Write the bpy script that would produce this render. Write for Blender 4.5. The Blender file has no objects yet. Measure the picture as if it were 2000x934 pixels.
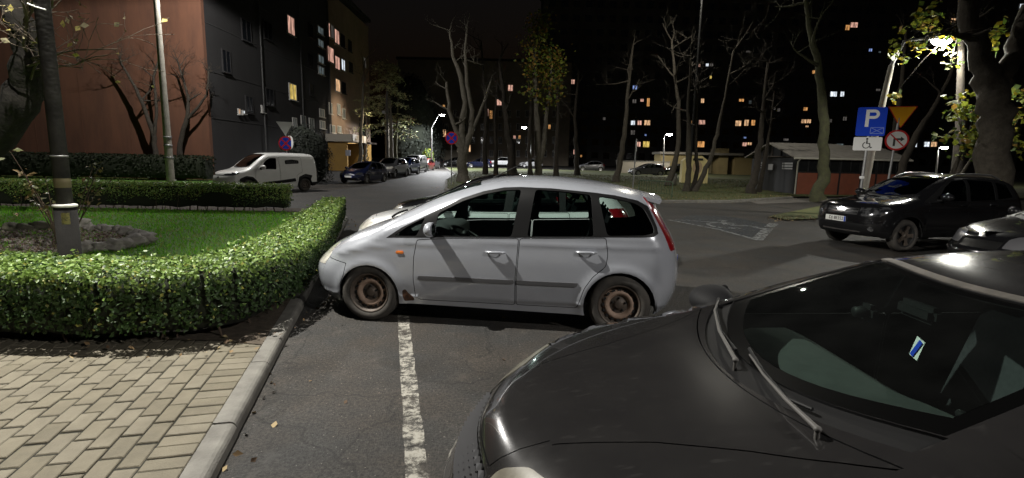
import bpy, bmesh, math, random
import numpy as np
from mathutils import Vector, Matrix, noise
from mathutils.geometry import delaunay_2d_cdt

random.seed(11)
S = bpy.context.scene
C = S.collection
PI = math.pi
rad = math.radians

# ------------------------------------------------------------------ camera geometry (phone held at 1.75 m)
FOC, CAMH, PITCH, ROLL = 1000.0, 1.75, rad(8.8), rad(1.2)

def ray(u, v):
    dx, dy = (u - 1000) / FOC, (v - 467) / FOC
    x = dx * math.cos(ROLL) + dy * math.sin(ROLL)
    y = -dx * math.sin(ROLL) + dy * math.cos(ROLL)
    return (x, math.cos(PITCH) - y * math.sin(PITCH), -math.sin(PITCH) - y * math.cos(PITCH))

def at_z(u, v, z=0.0):
    d = ray(u, v); t = (z - CAMH) / d[2]
    return Vector((d[0] * t, d[1] * t, z))

def at_y(u, v, Y):
    d = ray(u, v); t = Y / d[1]
    return Vector((d[0] * t, Y, CAMH + d[2] * t))

def gz(y):
    """the ground climbs very gently away from the car park"""
    return 0.0 if y < 30 else 0.0095 * (y - 30) if y < 110 else 0.76

# ------------------------------------------------------------------ materials
def srgb(r, g, b):
    f = lambda c: c / 12.92 if c <= 0.04045 else ((c + 0.055) / 1.055) ** 2.4
    return (f(r / 255), f(g / 255), f(b / 255))

def mat(name, col, rough=0.6, metal=0.0, col2=None, scale=6.0, detail=5.0, bump=0.0, bscale=None, coat=0.0,
        spec=0.5, emit=None, estr=0.0, lo=0.35, hi=0.65, trans=0.0, rvar=0.0, stretch=None):
    m = bpy.data.materials.new(name); m.use_nodes = True
    nt = m.node_tree; N = nt.nodes; L = nt.links
    p = N['Principled BSDF']
    p.inputs['Base Color'].default_value = (*col, 1)
    p.inputs['Roughness'].default_value = rough
    p.inputs['Metallic'].default_value = metal
    p.inputs['Specular IOR Level'].default_value = spec
    p.inputs['Coat Weight'].default_value = coat
    p.inputs['Coat Roughness'].default_value = 0.04
    p.inputs['Transmission Weight'].default_value = trans
    tc = None
    if col2 is not None or bump or rvar:
        tc = N.new('ShaderNodeTexCoord')
        nz = N.new('ShaderNodeTexNoise'); nz.inputs['Scale'].default_value = scale; nz.inputs['Detail'].default_value = detail
        nz.inputs['Roughness'].default_value = 0.65
        if stretch:
            mp_ = N.new('ShaderNodeMapping'); mp_.inputs['Scale'].default_value = stretch; L.new(tc.outputs['Object'], mp_.inputs['Vector']); L.new(mp_.outputs['Vector'], nz.inputs['Vector'])
        else: L.new(tc.outputs['Object'], nz.inputs['Vector'])
    if col2 is not None:
        r = N.new('ShaderNodeValToRGB')
        r.color_ramp.elements[0].position = lo; r.color_ramp.elements[1].position = hi
        r.color_ramp.elements[0].color = (*col, 1); r.color_ramp.elements[1].color = (*col2, 1)
        L.new(nz.outputs['Fac'], r.inputs['Fac']); L.new(r.outputs['Color'], p.inputs['Base Color'])
    if rvar:
        mr = N.new('ShaderNodeMapRange')
        mr.inputs['From Min'].default_value = 0.3; mr.inputs['From Max'].default_value = 0.7
        mr.inputs['To Min'].default_value = max(0.02, rough - rvar); mr.inputs['To Max'].default_value = min(1, rough + rvar)
        L.new(nz.outputs['Fac'], mr.inputs['Value']); L.new(mr.outputs['Result'], p.inputs['Roughness'])
    if bump:
        n2 = N.new('ShaderNodeTexNoise'); n2.inputs['Scale'].default_value = bscale or scale * 4; n2.inputs['Detail'].default_value = 6
        L.new(tc.outputs['Object'], n2.inputs['Vector'])
        b = N.new('ShaderNodeBump'); b.inputs['Strength'].default_value = bump; b.inputs['Distance'].default_value = 0.02
        L.new(n2.outputs['Fac'], b.inputs['Height']); L.new(b.outputs['Normal'], p.inputs['Normal'])
    if emit is not None:
        p.inputs['Emission Color'].default_value = (*emit, 1); p.inputs['Emission Strength'].default_value = estr
    return m

def glass_mat(name, tint=(0.62, 0.72, 0.68), ior=1.5, rough=0.015, dirt=0.0):
    m = bpy.data.materials.new(name); m.use_nodes = True
    nt = m.node_tree; N = nt.nodes; L = nt.links; N.clear()
    o = N.new('ShaderNodeOutputMaterial'); t = N.new('ShaderNodeBsdfTransparent'); g = N.new('ShaderNodeBsdfGlossy')
    fr = N.new('ShaderNodeFresnel'); fr.inputs['IOR'].default_value = ior
    t.inputs['Color'].default_value = (*tint, 1); g.inputs['Roughness'].default_value = rough
    g.inputs['Color'].default_value = (0.9, 0.95, 0.95, 1)
    mx = N.new('ShaderNodeMixShader'); L.new(fr.outputs['Fac'], mx.inputs['Fac'])
    L.new(t.outputs['BSDF'], mx.inputs[1]); L.new(g.outputs['BSDF'], mx.inputs[2])
    last = mx
    if dirt:
        d = N.new('ShaderNodeBsdfDiffuse'); d.inputs['Color'].default_value = (0.5, 0.52, 0.5, 1)
        tc = N.new('ShaderNodeTexCoord'); nz = N.new('ShaderNodeTexNoise'); nz.inputs['Scale'].default_value = 5
        nz.inputs['Detail'].default_value = 6
        mp = N.new('ShaderNodeMapRange'); mp.inputs['To Max'].default_value = dirt
        L.new(tc.outputs['Object'], nz.inputs['Vector']); L.new(nz.outputs['Fac'], mp.inputs['Value'])
        m2 = N.new('ShaderNodeMixShader'); L.new(mp.outputs['Result'], m2.inputs['Fac'])
        L.new(mx.outputs['Shader'], m2.inputs[1]); L.new(d.outputs['BSDF'], m2.inputs[2]); last = m2
    L.new(last.outputs['Shader'], o.inputs['Surface'])
    return m

def emat(name, col, strength):
    return mat(name, (0.02, 0.02, 0.02), 0.5, emit=col, estr=strength)

# ------------------------------------------------------------------ mesh builder
class MB:
    def __init__(s):
        s.v = []; s.f = []; s.mi = []; s.sm = []
    def add(s, vs, fs, mi=0, smooth=False):
        o = len(s.v); s.v += [tuple(v) for v in vs]
        for f in fs:
            s.f.append(tuple(i + o for i in f)); s.mi.append(mi); s.sm.append(smooth)
        return s
    def box(s, c, d, rot=None, mi=0, bevel=0.0):
        """box with centre c and full sizes d, optional Matrix rot, chamfered edges when bevel > 0"""
        hx, hy, hz = d[0] / 2, d[1] / 2, d[2] / 2
        b = min(bevel, hx * .9, hy * .9, hz * .9)
        if b <= 0:
            vs = [Vector((x, y, z)) for x in (-hx, hx) for y in (-hy, hy) for z in (-hz, hz)]
            fs = [(0, 1, 3, 2), (4, 6, 7, 5), (0, 4, 5, 1), (2, 3, 7, 6), (0, 2, 6, 4), (1, 5, 7, 3)]
        else:
            bm = bmesh.new(); bmesh.ops.create_cube(bm, size=1)
            for v in bm.verts: v.co = Vector((v.co.x * 2 * hx, v.co.y * 2 * hy, v.co.z * 2 * hz))
            bmesh.ops.bevel(bm, geom=bm.edges[:], offset=b, segments=2, affect='EDGES')
            bm.verts.index_update()
            vs = [v.co.copy() for v in bm.verts]; fs = [tuple(v.index for v in f.verts) for f in bm.faces]; bm.free()
        if rot is not None: vs = [rot @ v for v in vs]
        vs = [v + Vector(c) for v in vs]
        return s.add(vs, fs, mi, bevel > 0 and False)
    def tube(s, pts, r, n=8, mi=0, cap=True, smooth=True):
        pts = [Vector(p) for p in pts]
        if not isinstance(r, (list, tuple)): r = [r] * len(pts)
        vs = []; fs = []
        t = (pts[1] - pts[0]).normalized()
        ref = Vector((0, 0, 1)) if abs(t.z) < .9 else Vector((1, 0, 0))
        a = t.cross(ref).normalized()
        for i, p in enumerate(pts):
            if 0 < i < len(pts) - 1: t = (pts[i + 1] - pts[i - 1])
            elif i: t = (pts[i] - pts[i - 1])
            t = t.normalized()
            a = (a - t * a.dot(t)); a = a.normalized() if a.length > 1e-6 else t.orthogonal().normalized()
            b = t.cross(a)
            for k in range(n):
                g = 2 * PI * k / n
                vs.append(p + (a * math.cos(g) + b * math.sin(g)) * r[i])
        for i in range(len(pts) - 1):
            for k in range(n):
                k2 = (k + 1) % n
                fs.append((i * n + k, i * n + k2, (i + 1) * n + k2, (i + 1) * n + k))
        s.add(vs, fs, mi, smooth)
        if cap:
            s.add(vs[:n], [tuple(range(n))[::-1]], mi); s.add(vs[-n:], [tuple(range(n))], mi)
        return s
    def lathe(s, prof, n=24, axis='Z', c=(0, 0, 0), mi=0, smooth=True, flip=False):
        vs = []; fs = []
        for r, h in prof:
            for k in range(n):
                g = 2 * PI * k / n
                x, y = r * math.cos(g), r * math.sin(g)
                p = (x, y, h) if axis == 'Z' else (x, h, y) if axis == 'Y' else (h, x, y)
                vs.append((p[0] + c[0], p[1] + c[1], p[2] + c[2]))
        for i in range(len(prof) - 1):
            for k in range(n):
                k2 = (k + 1) % n
                f = (i * n + k, i * n + k2, (i + 1) * n + k2, (i + 1) * n + k)
                fs.append(f[::-1] if flip else f)
        return s.add(vs, fs, mi, smooth)
    def prism(s, poly, h0, h1, M=None, mi=0):
        """2D polygon (x, y) extruded h0..h1 along local z, placed by matrix M"""
        n = len(poly)
        a = sum(poly[i][0] * poly[(i + 1) % n][1] - poly[(i + 1) % n][0] * poly[i][1] for i in range(n))
        if a < 0: poly = poly[::-1]
        vs = [Vector((x, y, h0)) for x, y in poly] + [Vector((x, y, h1)) for x, y in poly]
        if M is not None: vs = [M @ v for v in vs]
        fs = [tuple(range(n))[::-1], tuple(range(n, 2 * n))] + [(i, (i + 1) % n, n + (i + 1) % n, n + i) for i in range(n)]
        return s.add(vs, fs, mi)
    def ball(s, c, r, n=10, mi=0, jit=0.0, squash=(1, 1, 1), seed=0):
        bm = bmesh.new(); bmesh.ops.create_icosphere(bm, subdivisions=2 if n < 12 else 3, radius=1)
        vs = []
        for v in bm.verts:
            k = 1 + jit * noise.noise(v.co * 1.7 + Vector((seed * 3.1, seed, 0)))
            vs.append(Vector((v.co.x * squash[0] * r * k + c[0], v.co.y * squash[1] * r * k + c[1], v.co.z * squash[2] * r * k + c[2])))
        bm.verts.index_update()
        fs = [tuple(v.index for v in f.verts) for f in bm.faces]; bm.free()
        return s.add(vs, fs, mi, True)
    def build(s, name, m, parent=None, loc=None, rot=None):
        me = bpy.data.meshes.new(name)
        me.from_pydata(s.v, [], s.f)
        for x in (m if isinstance(m, (list, tuple)) else [m]): me.materials.append(x)
        me.polygons.foreach_set('material_index', s.mi); me.polygons.foreach_set('use_smooth', s.sm)
        me.update()
        o = bpy.data.objects.new(name, me); C.objects.link(o)
        if parent is not None: o.parent = parent
        if loc is not None: o.location = loc
        if rot is not None: o.rotation_euler = rot
        return o

def tag(o, label=None, cat=None, group=None, kind=None):
    if label: o['label'] = label
    if cat: o['category'] = cat
    if group: o['group'] = group
    if kind: o['kind'] = kind
    return o

def thing(name, label, cat, loc=(0, 0, 0), rz=0.0, group=None):
    o = bpy.data.objects.new(name, None); C.objects.link(o)
    o.location = loc; o.rotation_euler = (0, 0, rz); o.empty_display_size = .2
    return tag(o, label, cat, group)

def struct(name, mb, m, **k):
    return tag(mb.build(name, m, **k), kind='structure')

def text_mesh(body, size, name, m, parent, M, extrude=0.001, align='CENTER', bold=0.0):
    cu = bpy.data.curves.new(name, 'FONT'); cu.body = body; cu.size = size; cu.align_x = align; cu.align_y = 'CENTER'
    cu.extrude = extrude; cu.offset = bold
    o = bpy.data.objects.new(name, cu); C.objects.link(o)
    dg = bpy.context.evaluated_depsgraph_get(); dg.update()
    me = bpy.data.meshes.new_from_object(o.evaluated_get(dg))
    bpy.data.objects.remove(o)
    me.transform(M); me.materials.clear(); me.materials.append(m)
    n = bpy.data.objects.new(name, me); C.objects.link(n); n.parent = parent
    return n

# ------------------------------------------------------------------ curves
def pchip(pts):
    xs = np.array([p[0] for p in pts], float); ys = np.array([p[1] for p in pts], float)
    if len(xs) == 2 or len(xs) == 1:
        return lambda q: np.interp(q, xs, ys)
    h = np.diff(xs); d = np.diff(ys) / h
    m = np.zeros(len(xs)); m[0], m[-1] = d[0], d[-1]
    for i in range(1, len(xs) - 1):
        if d[i - 1] * d[i] > 0:
            w1, w2 = 2 * h[i] + h[i - 1], h[i] + 2 * h[i - 1]
            m[i] = (w1 + w2) / (w1 / d[i - 1] + w2 / d[i])
    def f(q):
        q = np.clip(np.asarray(q, float), xs[0], xs[-1])
        i = np.clip(np.searchsorted(xs, q, side='right') - 1, 0, len(xs) - 2)
        t = (q - xs[i]) / h[i]
        return ((1 + 2 * t) * (1 - t) ** 2 * ys[i] + t * (1 - t) ** 2 * h[i] * m[i]
                + t * t * (3 - 2 * t) * ys[i + 1] + t * t * (t - 1) * h[i] * m[i + 1])
    return f

def chaikin(p, it=2, closed=True):
    p = [tuple(q) for q in p]
    for _ in range(it):
        r = []
        n = len(p)
        for i in range(n if closed else n - 1):
            a, b = p[i], p[(i + 1) % n]
            r += [(a[0] * .75 + b[0] * .25, a[1] * .75 + b[1] * .25), (a[0] * .25 + b[0] * .75, a[1] * .25 + b[1] * .75)]
        if not closed: r = [p[0]] + r + [p[-1]]
        p = r
    return p

def rcorner(p, r=0.03, seg=4):
    """rounds polygon corners with radius about r, keeping the straight runs"""
    out = []; n = len(p)
    for i in range(n):
        a, b, c = Vector(p[i - 1]), Vector(p[i]), Vector(p[(i + 1) % n])
        u, w = (a - b), (c - b)
        k = min(r, u.length * .45, w.length * .45)
        s, e = b + u.normalized() * k, b + w.normalized() * k
        for j in range(seg + 1):
            t = j / seg
            q = s * (1 - t) ** 2 + b * 2 * t * (1 - t) + e * t * t
            out.append((q.x, q.y))
    return out

def resample(loop, sp):
    out = []; n = len(loop)
    for i in range(n):
        a, b = loop[i], loop[(i + 1) % n]
        d = math.hypot(b[0] - a[0], b[1] - a[1])
        if d < 1e-7: continue
        k = max(1, int(math.ceil(d / sp)))
        for j in range(k): out.append((a[0] + (b[0] - a[0]) * j / k, a[1] + (b[1] - a[1]) * j / k))
    return out

def inset(loop, g):
    n = len(loop)
    A = sum(loop[i][0] * loop[(i + 1) % n][1] - loop[(i + 1) % n][0] * loop[i][1] for i in range(n))
    sg = 1 if A > 0 else -1
    out = []
    for i in range(n):
        a, b, c = loop[i - 1], loop[i], loop[(i + 1) % n]
        e1 = Vector((b[0] - a[0], b[1] - a[1])); e2 = Vector((c[0] - b[0], c[1] - b[1]))
        if e1.length < 1e-9 or e2.length < 1e-9: out.append(b); continue
        e1.normalize(); e2.normalize()
        nn = Vector((-e1.y - e2.y, e1.x + e2.x)) * sg
        if nn.length < 1e-6: out.append(b); continue
        nn.normalize(); k = max(.4, nn.dot(Vector((-e1.y, e1.x)) * sg))
        out.append((b[0] + nn.x * g / k, b[1] + nn.y * g / k))
    return out

def inside(loop, P):
    L = np.asarray(loop); x, y = P[:, 0], P[:, 1]; r = np.zeros(len(P), bool)
    x1, y1 = L[:, 0], L[:, 1]; x2, y2 = np.roll(x1, -1), np.roll(y1, -1)
    for i in range(len(L)):
        c = ((y1[i] > y) != (y2[i] > y))
        with np.errstate(divide='ignore', invalid='ignore'):
            r ^= c & (x < (x2[i] - x1[i]) * (y - y1[i]) / (y2[i] - y1[i] + 1e-30) + x1[i])
    return r

def segdist(loop, P):
    L = np.asarray(loop); best = np.full(len(P), 9e9)
    for i in range(len(L)):
        a, b = L[i], L[(i + 1) % len(L)]; d = b - a; q = d @ d
        if q < 1e-14: continue
        t = np.clip(((P - a) @ d) / q, 0, 1)
        best = np.minimum(best, np.hypot(*(P - a - t[:, None] * d).T))
    return best

def carve(domain, regions, sp):
    """domain loop + ordered regions [(key, loop, gap)] -> points, {key: triangles}; what no region claims is 'rest'"""
    loops = [resample(domain, sp)]; tests = []
    for key, lp, gap in regions:
        lp = resample(lp, sp); loops.append(lp)
        if gap:
            ins = inset(lp, gap); loops.append(ins); tests.append((key, lp, ins))
        else: tests.append((key, lp, lp))
    D = np.asarray(loops[0])
    lo, hi = D.min(0), D.max(0)
    gx, gy = np.meshgrid(np.arange(lo[0] + sp / 2, hi[0], sp), np.arange(lo[1] + sp / 2, hi[1], sp))
    G = np.stack([gx.ravel(), gy.ravel()], 1)
    G = G[inside(loops[0], G)]
    for lp in loops: G = G[segdist(lp, G) > sp * .3]
    verts = []; edges = []
    for lp in loops:
        o = len(verts); n = len(lp); verts += [Vector(p) for p in lp]
        edges += [(o + i, o + (i + 1) % n) for i in range(n)]
    verts += [Vector(p) for p in G]
    vo, eo, fo, *_ = delaunay_2d_cdt(verts, edges, [], 0, 1e-5)
    P = np.array([(v.x, v.y) for v in vo]); T = np.array([f for f in fo if len(f) == 3])
    cen = P[T].mean(1)
    ar = np.abs((P[T[:, 1], 0] - P[T[:, 0], 0]) * (P[T[:, 2], 1] - P[T[:, 0], 1]) - (P[T[:, 2], 0] - P[T[:, 0], 0]) * (P[T[:, 1], 1] - P[T[:, 0], 1]))
    ok = inside(loops[0], cen) & (ar > 1e-9)
    T, cen = T[ok], cen[ok]
    done = np.zeros(len(T), bool); res = {}
    for key, lp, ins in tests:
        w = inside(lp, cen) & ~done
        use = w & inside(ins, cen) if ins is not lp else w
        done |= w
        res.setdefault(key, []).append(T[use])
    res = {k: np.concatenate(v) for k, v in res.items()}
    res['rest'] = T[~done]
    return P, res

def shell(name, P, N, T, mats, parent, thick=0.018, off=0.0):
    """a panel: outer skin with exact normals, inner skin and rim"""
    if len(T) == 0: return None
    used, inv = np.unique(T.ravel(), return_inverse=True)
    T = inv.reshape(-1, 3); P = P[used] + N[used] * off; N = N[used]
    fn = np.cross(P[T[:, 1]] - P[T[:, 0]], P[T[:, 2]] - P[T[:, 0]])
    fl = (fn * N[T[:, 0]]).sum(1) < 0
    T[fl] = T[fl][:, ::-1]
    n = len(P); faces = [tuple(t) for t in T]; mi = [0] * len(T); norms = [N[i] for t in T for i in t]
    V = P
    if thick:
        V = np.concatenate([P, P - N * thick])
        for t in T:
            faces.append((t[2] + n, t[1] + n, t[0] + n)); mi.append(1 if len(mats) > 1 else 0)
            norms += [-N[t[2]], -N[t[1]], -N[t[0]]]
        ec = {}
        for t in T:
            for a, b in ((t[0], t[1]), (t[1], t[2]), (t[2], t[0])):
                if (b, a) in ec: del ec[(b, a)]
                else: ec[(a, b)] = 1
        for a, b in ec:
            faces.append((b, a, a + n, b + n)); mi.append(1 if len(mats) > 1 else 0)
            q = np.cross(P[b] - P[a], N[a]); q = q / (np.linalg.norm(q) + 1e-12)
            norms += [q] * 4
    me = bpy.data.meshes.new(name); me.from_pydata([tuple(v) for v in V], [], faces)
    for m in mats: me.materials.append(m)
    me.polygons.foreach_set('material_index', mi)
    me.polygons.foreach_set('use_smooth', [True] * len(faces))
    me.update()
    me.normals_split_custom_set([tuple(x) for x in norms])
    o = bpy.data.objects.new(name, me); C.objects.link(o); o.parent = parent
    return o
# ------------------------------------------------------------------ car bodies: one rounded solid, cut into panels
class Body:
    def __init__(s, d):
        def g(k, df=None):
            f = pchip(d.get(k, df)); p = d.get(k, df)
            if not d.get('soft') or len(p) < 3: return f
            sg = d['soft'] * (.5 if k in ('nose', 'tail') else 1)
            xs = np.arange(p[0][0] - .3, p[-1][0] + .3, .002); ys = f(xs); n = int(4 * sg / .002)
            kk = np.exp(-.5 * (np.arange(-n, n + 1) * .002 / sg) ** 2); kk /= kk.sum()
            ys = np.convolve(np.pad(ys, n, mode='edge'), kk, mode='valid')
            return lambda q: np.interp(q, xs, ys)
        s.W = g('W'); s.p = g('nose'); s.q = g('tail'); s.T = g('top'); s.B = g('belt')
        s.k = g('tum', [(0, .14), (9, .14)]); s.n = g('nn', [(0, 6), (9, 6)]); s.m = g('mm', [(0, 2.5), (9, 2.5)])
        s.plan = g('plan', [(0, 1), (9, 1)])
        s.af, s.mf, s.ar, s.mr = d.get('af', .6), d.get('mf', 2.6), d.get('ar', .5), d.get('mr', 3.0)
        s.arches = d.get('arches', []); s.crease = d.get('crease', [])
        s.zlo = min(z for z, w in d['W'])
    def Y(s, x, z):
        w = s.W(z) * s.plan(x)
        e = lambda t, m: (1 - np.clip(t, 0, 1) ** m) ** (1 / m)
        w = w * e(1 - (x - s.p(z)) / s.af, s.mf) * e(1 - (s.q(z) - x) / s.ar, s.mr)
        B, T = s.B(x), s.T(x)
        q = np.clip((z - B) / np.maximum(T - B, .01), 0, 1)
        n = s.n(x); m = s.m(x)
        w = w * (1 - s.k(x) * q) * np.clip(1 - q ** n, 0, 1) ** (1 / m)
        ex = 0
        for cx, cz, r in s.arches:
            dd = np.hypot(x - cx, z - cz)
            ex = ex + .021 * np.exp(-((dd - r - .01) / .06) ** 2)
        for zf, a, wd in s.crease:
            ex = ex + a * np.exp(-((z - zf(x)) / wd) ** 2)
        return w + np.where(w > .25, ex, 0) * np.clip((w - .25) * 4, 0, 1)
    def Z(s, x, y):
        y = np.abs(y); lo = s.B(x) - .35; hi = s.T(x)
        for _ in range(30):
            md = (lo + hi) / 2; c = s.Y(x, md) >= y
            lo = np.where(c, md, lo); hi = np.where(c, hi, md)
        z = (lo + hi) / 2; zc = getattr(s, 'zc', None)
        return z if zc is None else np.maximum(z, np.where(x < zc[2], zc[0], zc[1]) - .004)
    def Xf(s, y, z):
        y = np.abs(y); lo = s.p(z); hi = lo + 1.1
        for _ in range(30):
            md = (lo + hi) / 2; c = s.Y(md, z) >= y
            hi = np.where(c, md, hi); lo = np.where(c, lo, md)
        return (lo + hi) / 2
    def Xr(s, y, z):
        y = np.abs(y); hi = s.q(z); lo = hi - 1.2
        for _ in range(30):
            md = (lo + hi) / 2; c = s.Y(md, z) >= y
            lo = np.where(c, md, lo); hi = np.where(c, hi, md)
        return (lo + hi) / 2
    def side(s, P, sg):
        x, z = P[:, 0], P[:, 1]; h = .006
        y = s.Y(x, z)
        N = np.stack([-(s.Y(x + h, z) - s.Y(x - h, z)) / (2 * h), np.ones(len(x)), -(s.Y(x, z + h) - s.Y(x, z - h)) / (2 * h)], 1)
        N /= np.linalg.norm(N, axis=1)[:, None]; N[:, 1] *= sg
        return np.stack([x, sg * y, z], 1), N
    def topm(s, P):
        x, y = P[:, 0], P[:, 1]; h = .008; z = s.Z(x, y)
        N = np.stack([-(s.Z(x + h, y) - s.Z(x - h, y)) / (2 * h), -(s.Z(x, y + h) - s.Z(x, y - h)) / (2 * h), np.ones(len(x))], 1)
        N /= np.linalg.norm(N, axis=1)[:, None]
        return np.stack([x, y, z], 1), N
    def frontm(s, P, rear=False):
        y, z = P[:, 0], P[:, 1]; h = .004; F = s.Xr if rear else s.Xf
        x = F(y, z); sg = 1 if rear else -1
        N = np.stack([np.ones(len(y)), -(F(y + h, z) - F(y - h, z)) / (2 * h), -(F(y, z + h) - F(y, z - h)) / (2 * h)], 1) * sg
        N /= np.linalg.norm(N, axis=1)[:, None]
        return np.stack([x, y, z], 1), N

def arc(cx, cz, r, a0, a1, n=18):
    return [(cx + r * math.cos(rad(a0 + (a1 - a0) * i / n)), cz + r * math.sin(rad(a0 + (a1 - a0) * i / n))) for i in range(n + 1)]

def wheel(parent, x, y, r, w, sg, M, style='steel', n=32, simple=False, rimr=.69):
    """wheel with its outer face towards sg*y"""
    e = bpy.data.objects.new('wheel', None); C.objects.link(e); e.parent = parent
    e.location = (x, y, r); e.rotation_euler = (0, 0, 0 if sg < 0 else PI)
    R = r * rimr; h = w / 2
    t = MB().lathe([(R, -h * .85), (R * 1.03, -h), (R * 1.22, -h * 1.04), (r * .93, -h * .93), (r, -h * .62), (r, h * .62), (r * .93, h * .93), (R * 1.03, h), (R, h * .8)], n, 'Y', flip=True)
    t.build('tyre', M['tyre'], e)
    if simple:
        d = MB().lathe([(R, -h * .86), (R * .9, -h * .8), (R * .35, -h * .72), (0.001, -h * .76)], n, 'Y', flip=False)
        d.build('rim', M['rim'], e); return e
    if style == 'steel':
        d = MB()
        d.lathe([(R * 1.0, -h * .9), (R * .97, -h * .95), (R * .92, -h * .86), (R * .86, -h * .45), (R * .80, -h * .28)], n, 'Y')
        d.lathe([(R * .80, -h * .28), (R * .74, -h * .38), (R * .66, -h * .6), (R * .58, -h * .64), (R * .5, -h * .5), (R * .43, -h * .32)], n, 'Y', mi=1)
        d.lathe([(R * .43, -h * .32), (R * .22, -h * .3), (R * .2, -h * .5), (R * .15, -h * .54), (.001, -h * .54)], n, 'Y', mi=0)
        for k in range(16):
            a = 2 * PI * k / 16
            d.lathe([(.019, 0), (.0005, 0)], 8, 'Y', c=(R * .715 * math.cos(a), -h * .545, R * .715 * math.sin(a)), mi=2)
        for k in range(5):
            a = 2 * PI * k / 5 + .3
            d.lathe([(.011, -h * .28), (.011, -h * .46), (.0005, -h * .48)], 6, 'Y', c=(R * .32 * math.cos(a), 0, R * .32 * math.sin(a)), mi=2, flip=True)
        d.build('rim', [M['rim_dark'], M['rim_rust'], M['black']], e)
    else:
        d = MB()
        d.lathe([(R * 1.0, -h * .88), (R * .97, -h * .94), (R * .9, -h * .8), (R * .86, -h * .2), (R * .2, -h * .1), (.001, -h * .1)], n, 'Y', mi=1)
        for k in range(5):
            a = 2 * PI * k / 5
            ca, sa = math.cos(a), math.sin(a)
            pts = []
            for q, wd in ((R * .12, .055), (R * .55, .03), (R * .95, .045)):
                pts.append((q, wd))
            for (q0, w0), (q1, w1) in zip(pts[:-1], pts[1:]):
                vs = []
                for q, wd, yy in ((q0, w0, -h * .72), (q1, w1, -h * .8)):
                    for s_ in (-1, 1):
                        X, Z = q * ca - s_ * wd * sa, q * sa + s_ * wd * ca
                        vs += [(X, yy, Z), (X, yy + h * .3, Z)]
                d.add(vs, [(0, 2, 6, 4), (0, 4, 5, 1), (2, 3, 7, 6)])
        d.lathe([(R * .2, -h * .6), (R * .2, -h * .74), (.001, -h * .78)], 14, 'Y')
        d.build('rim', [M['rim'], M['black']], e)
    return e

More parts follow.
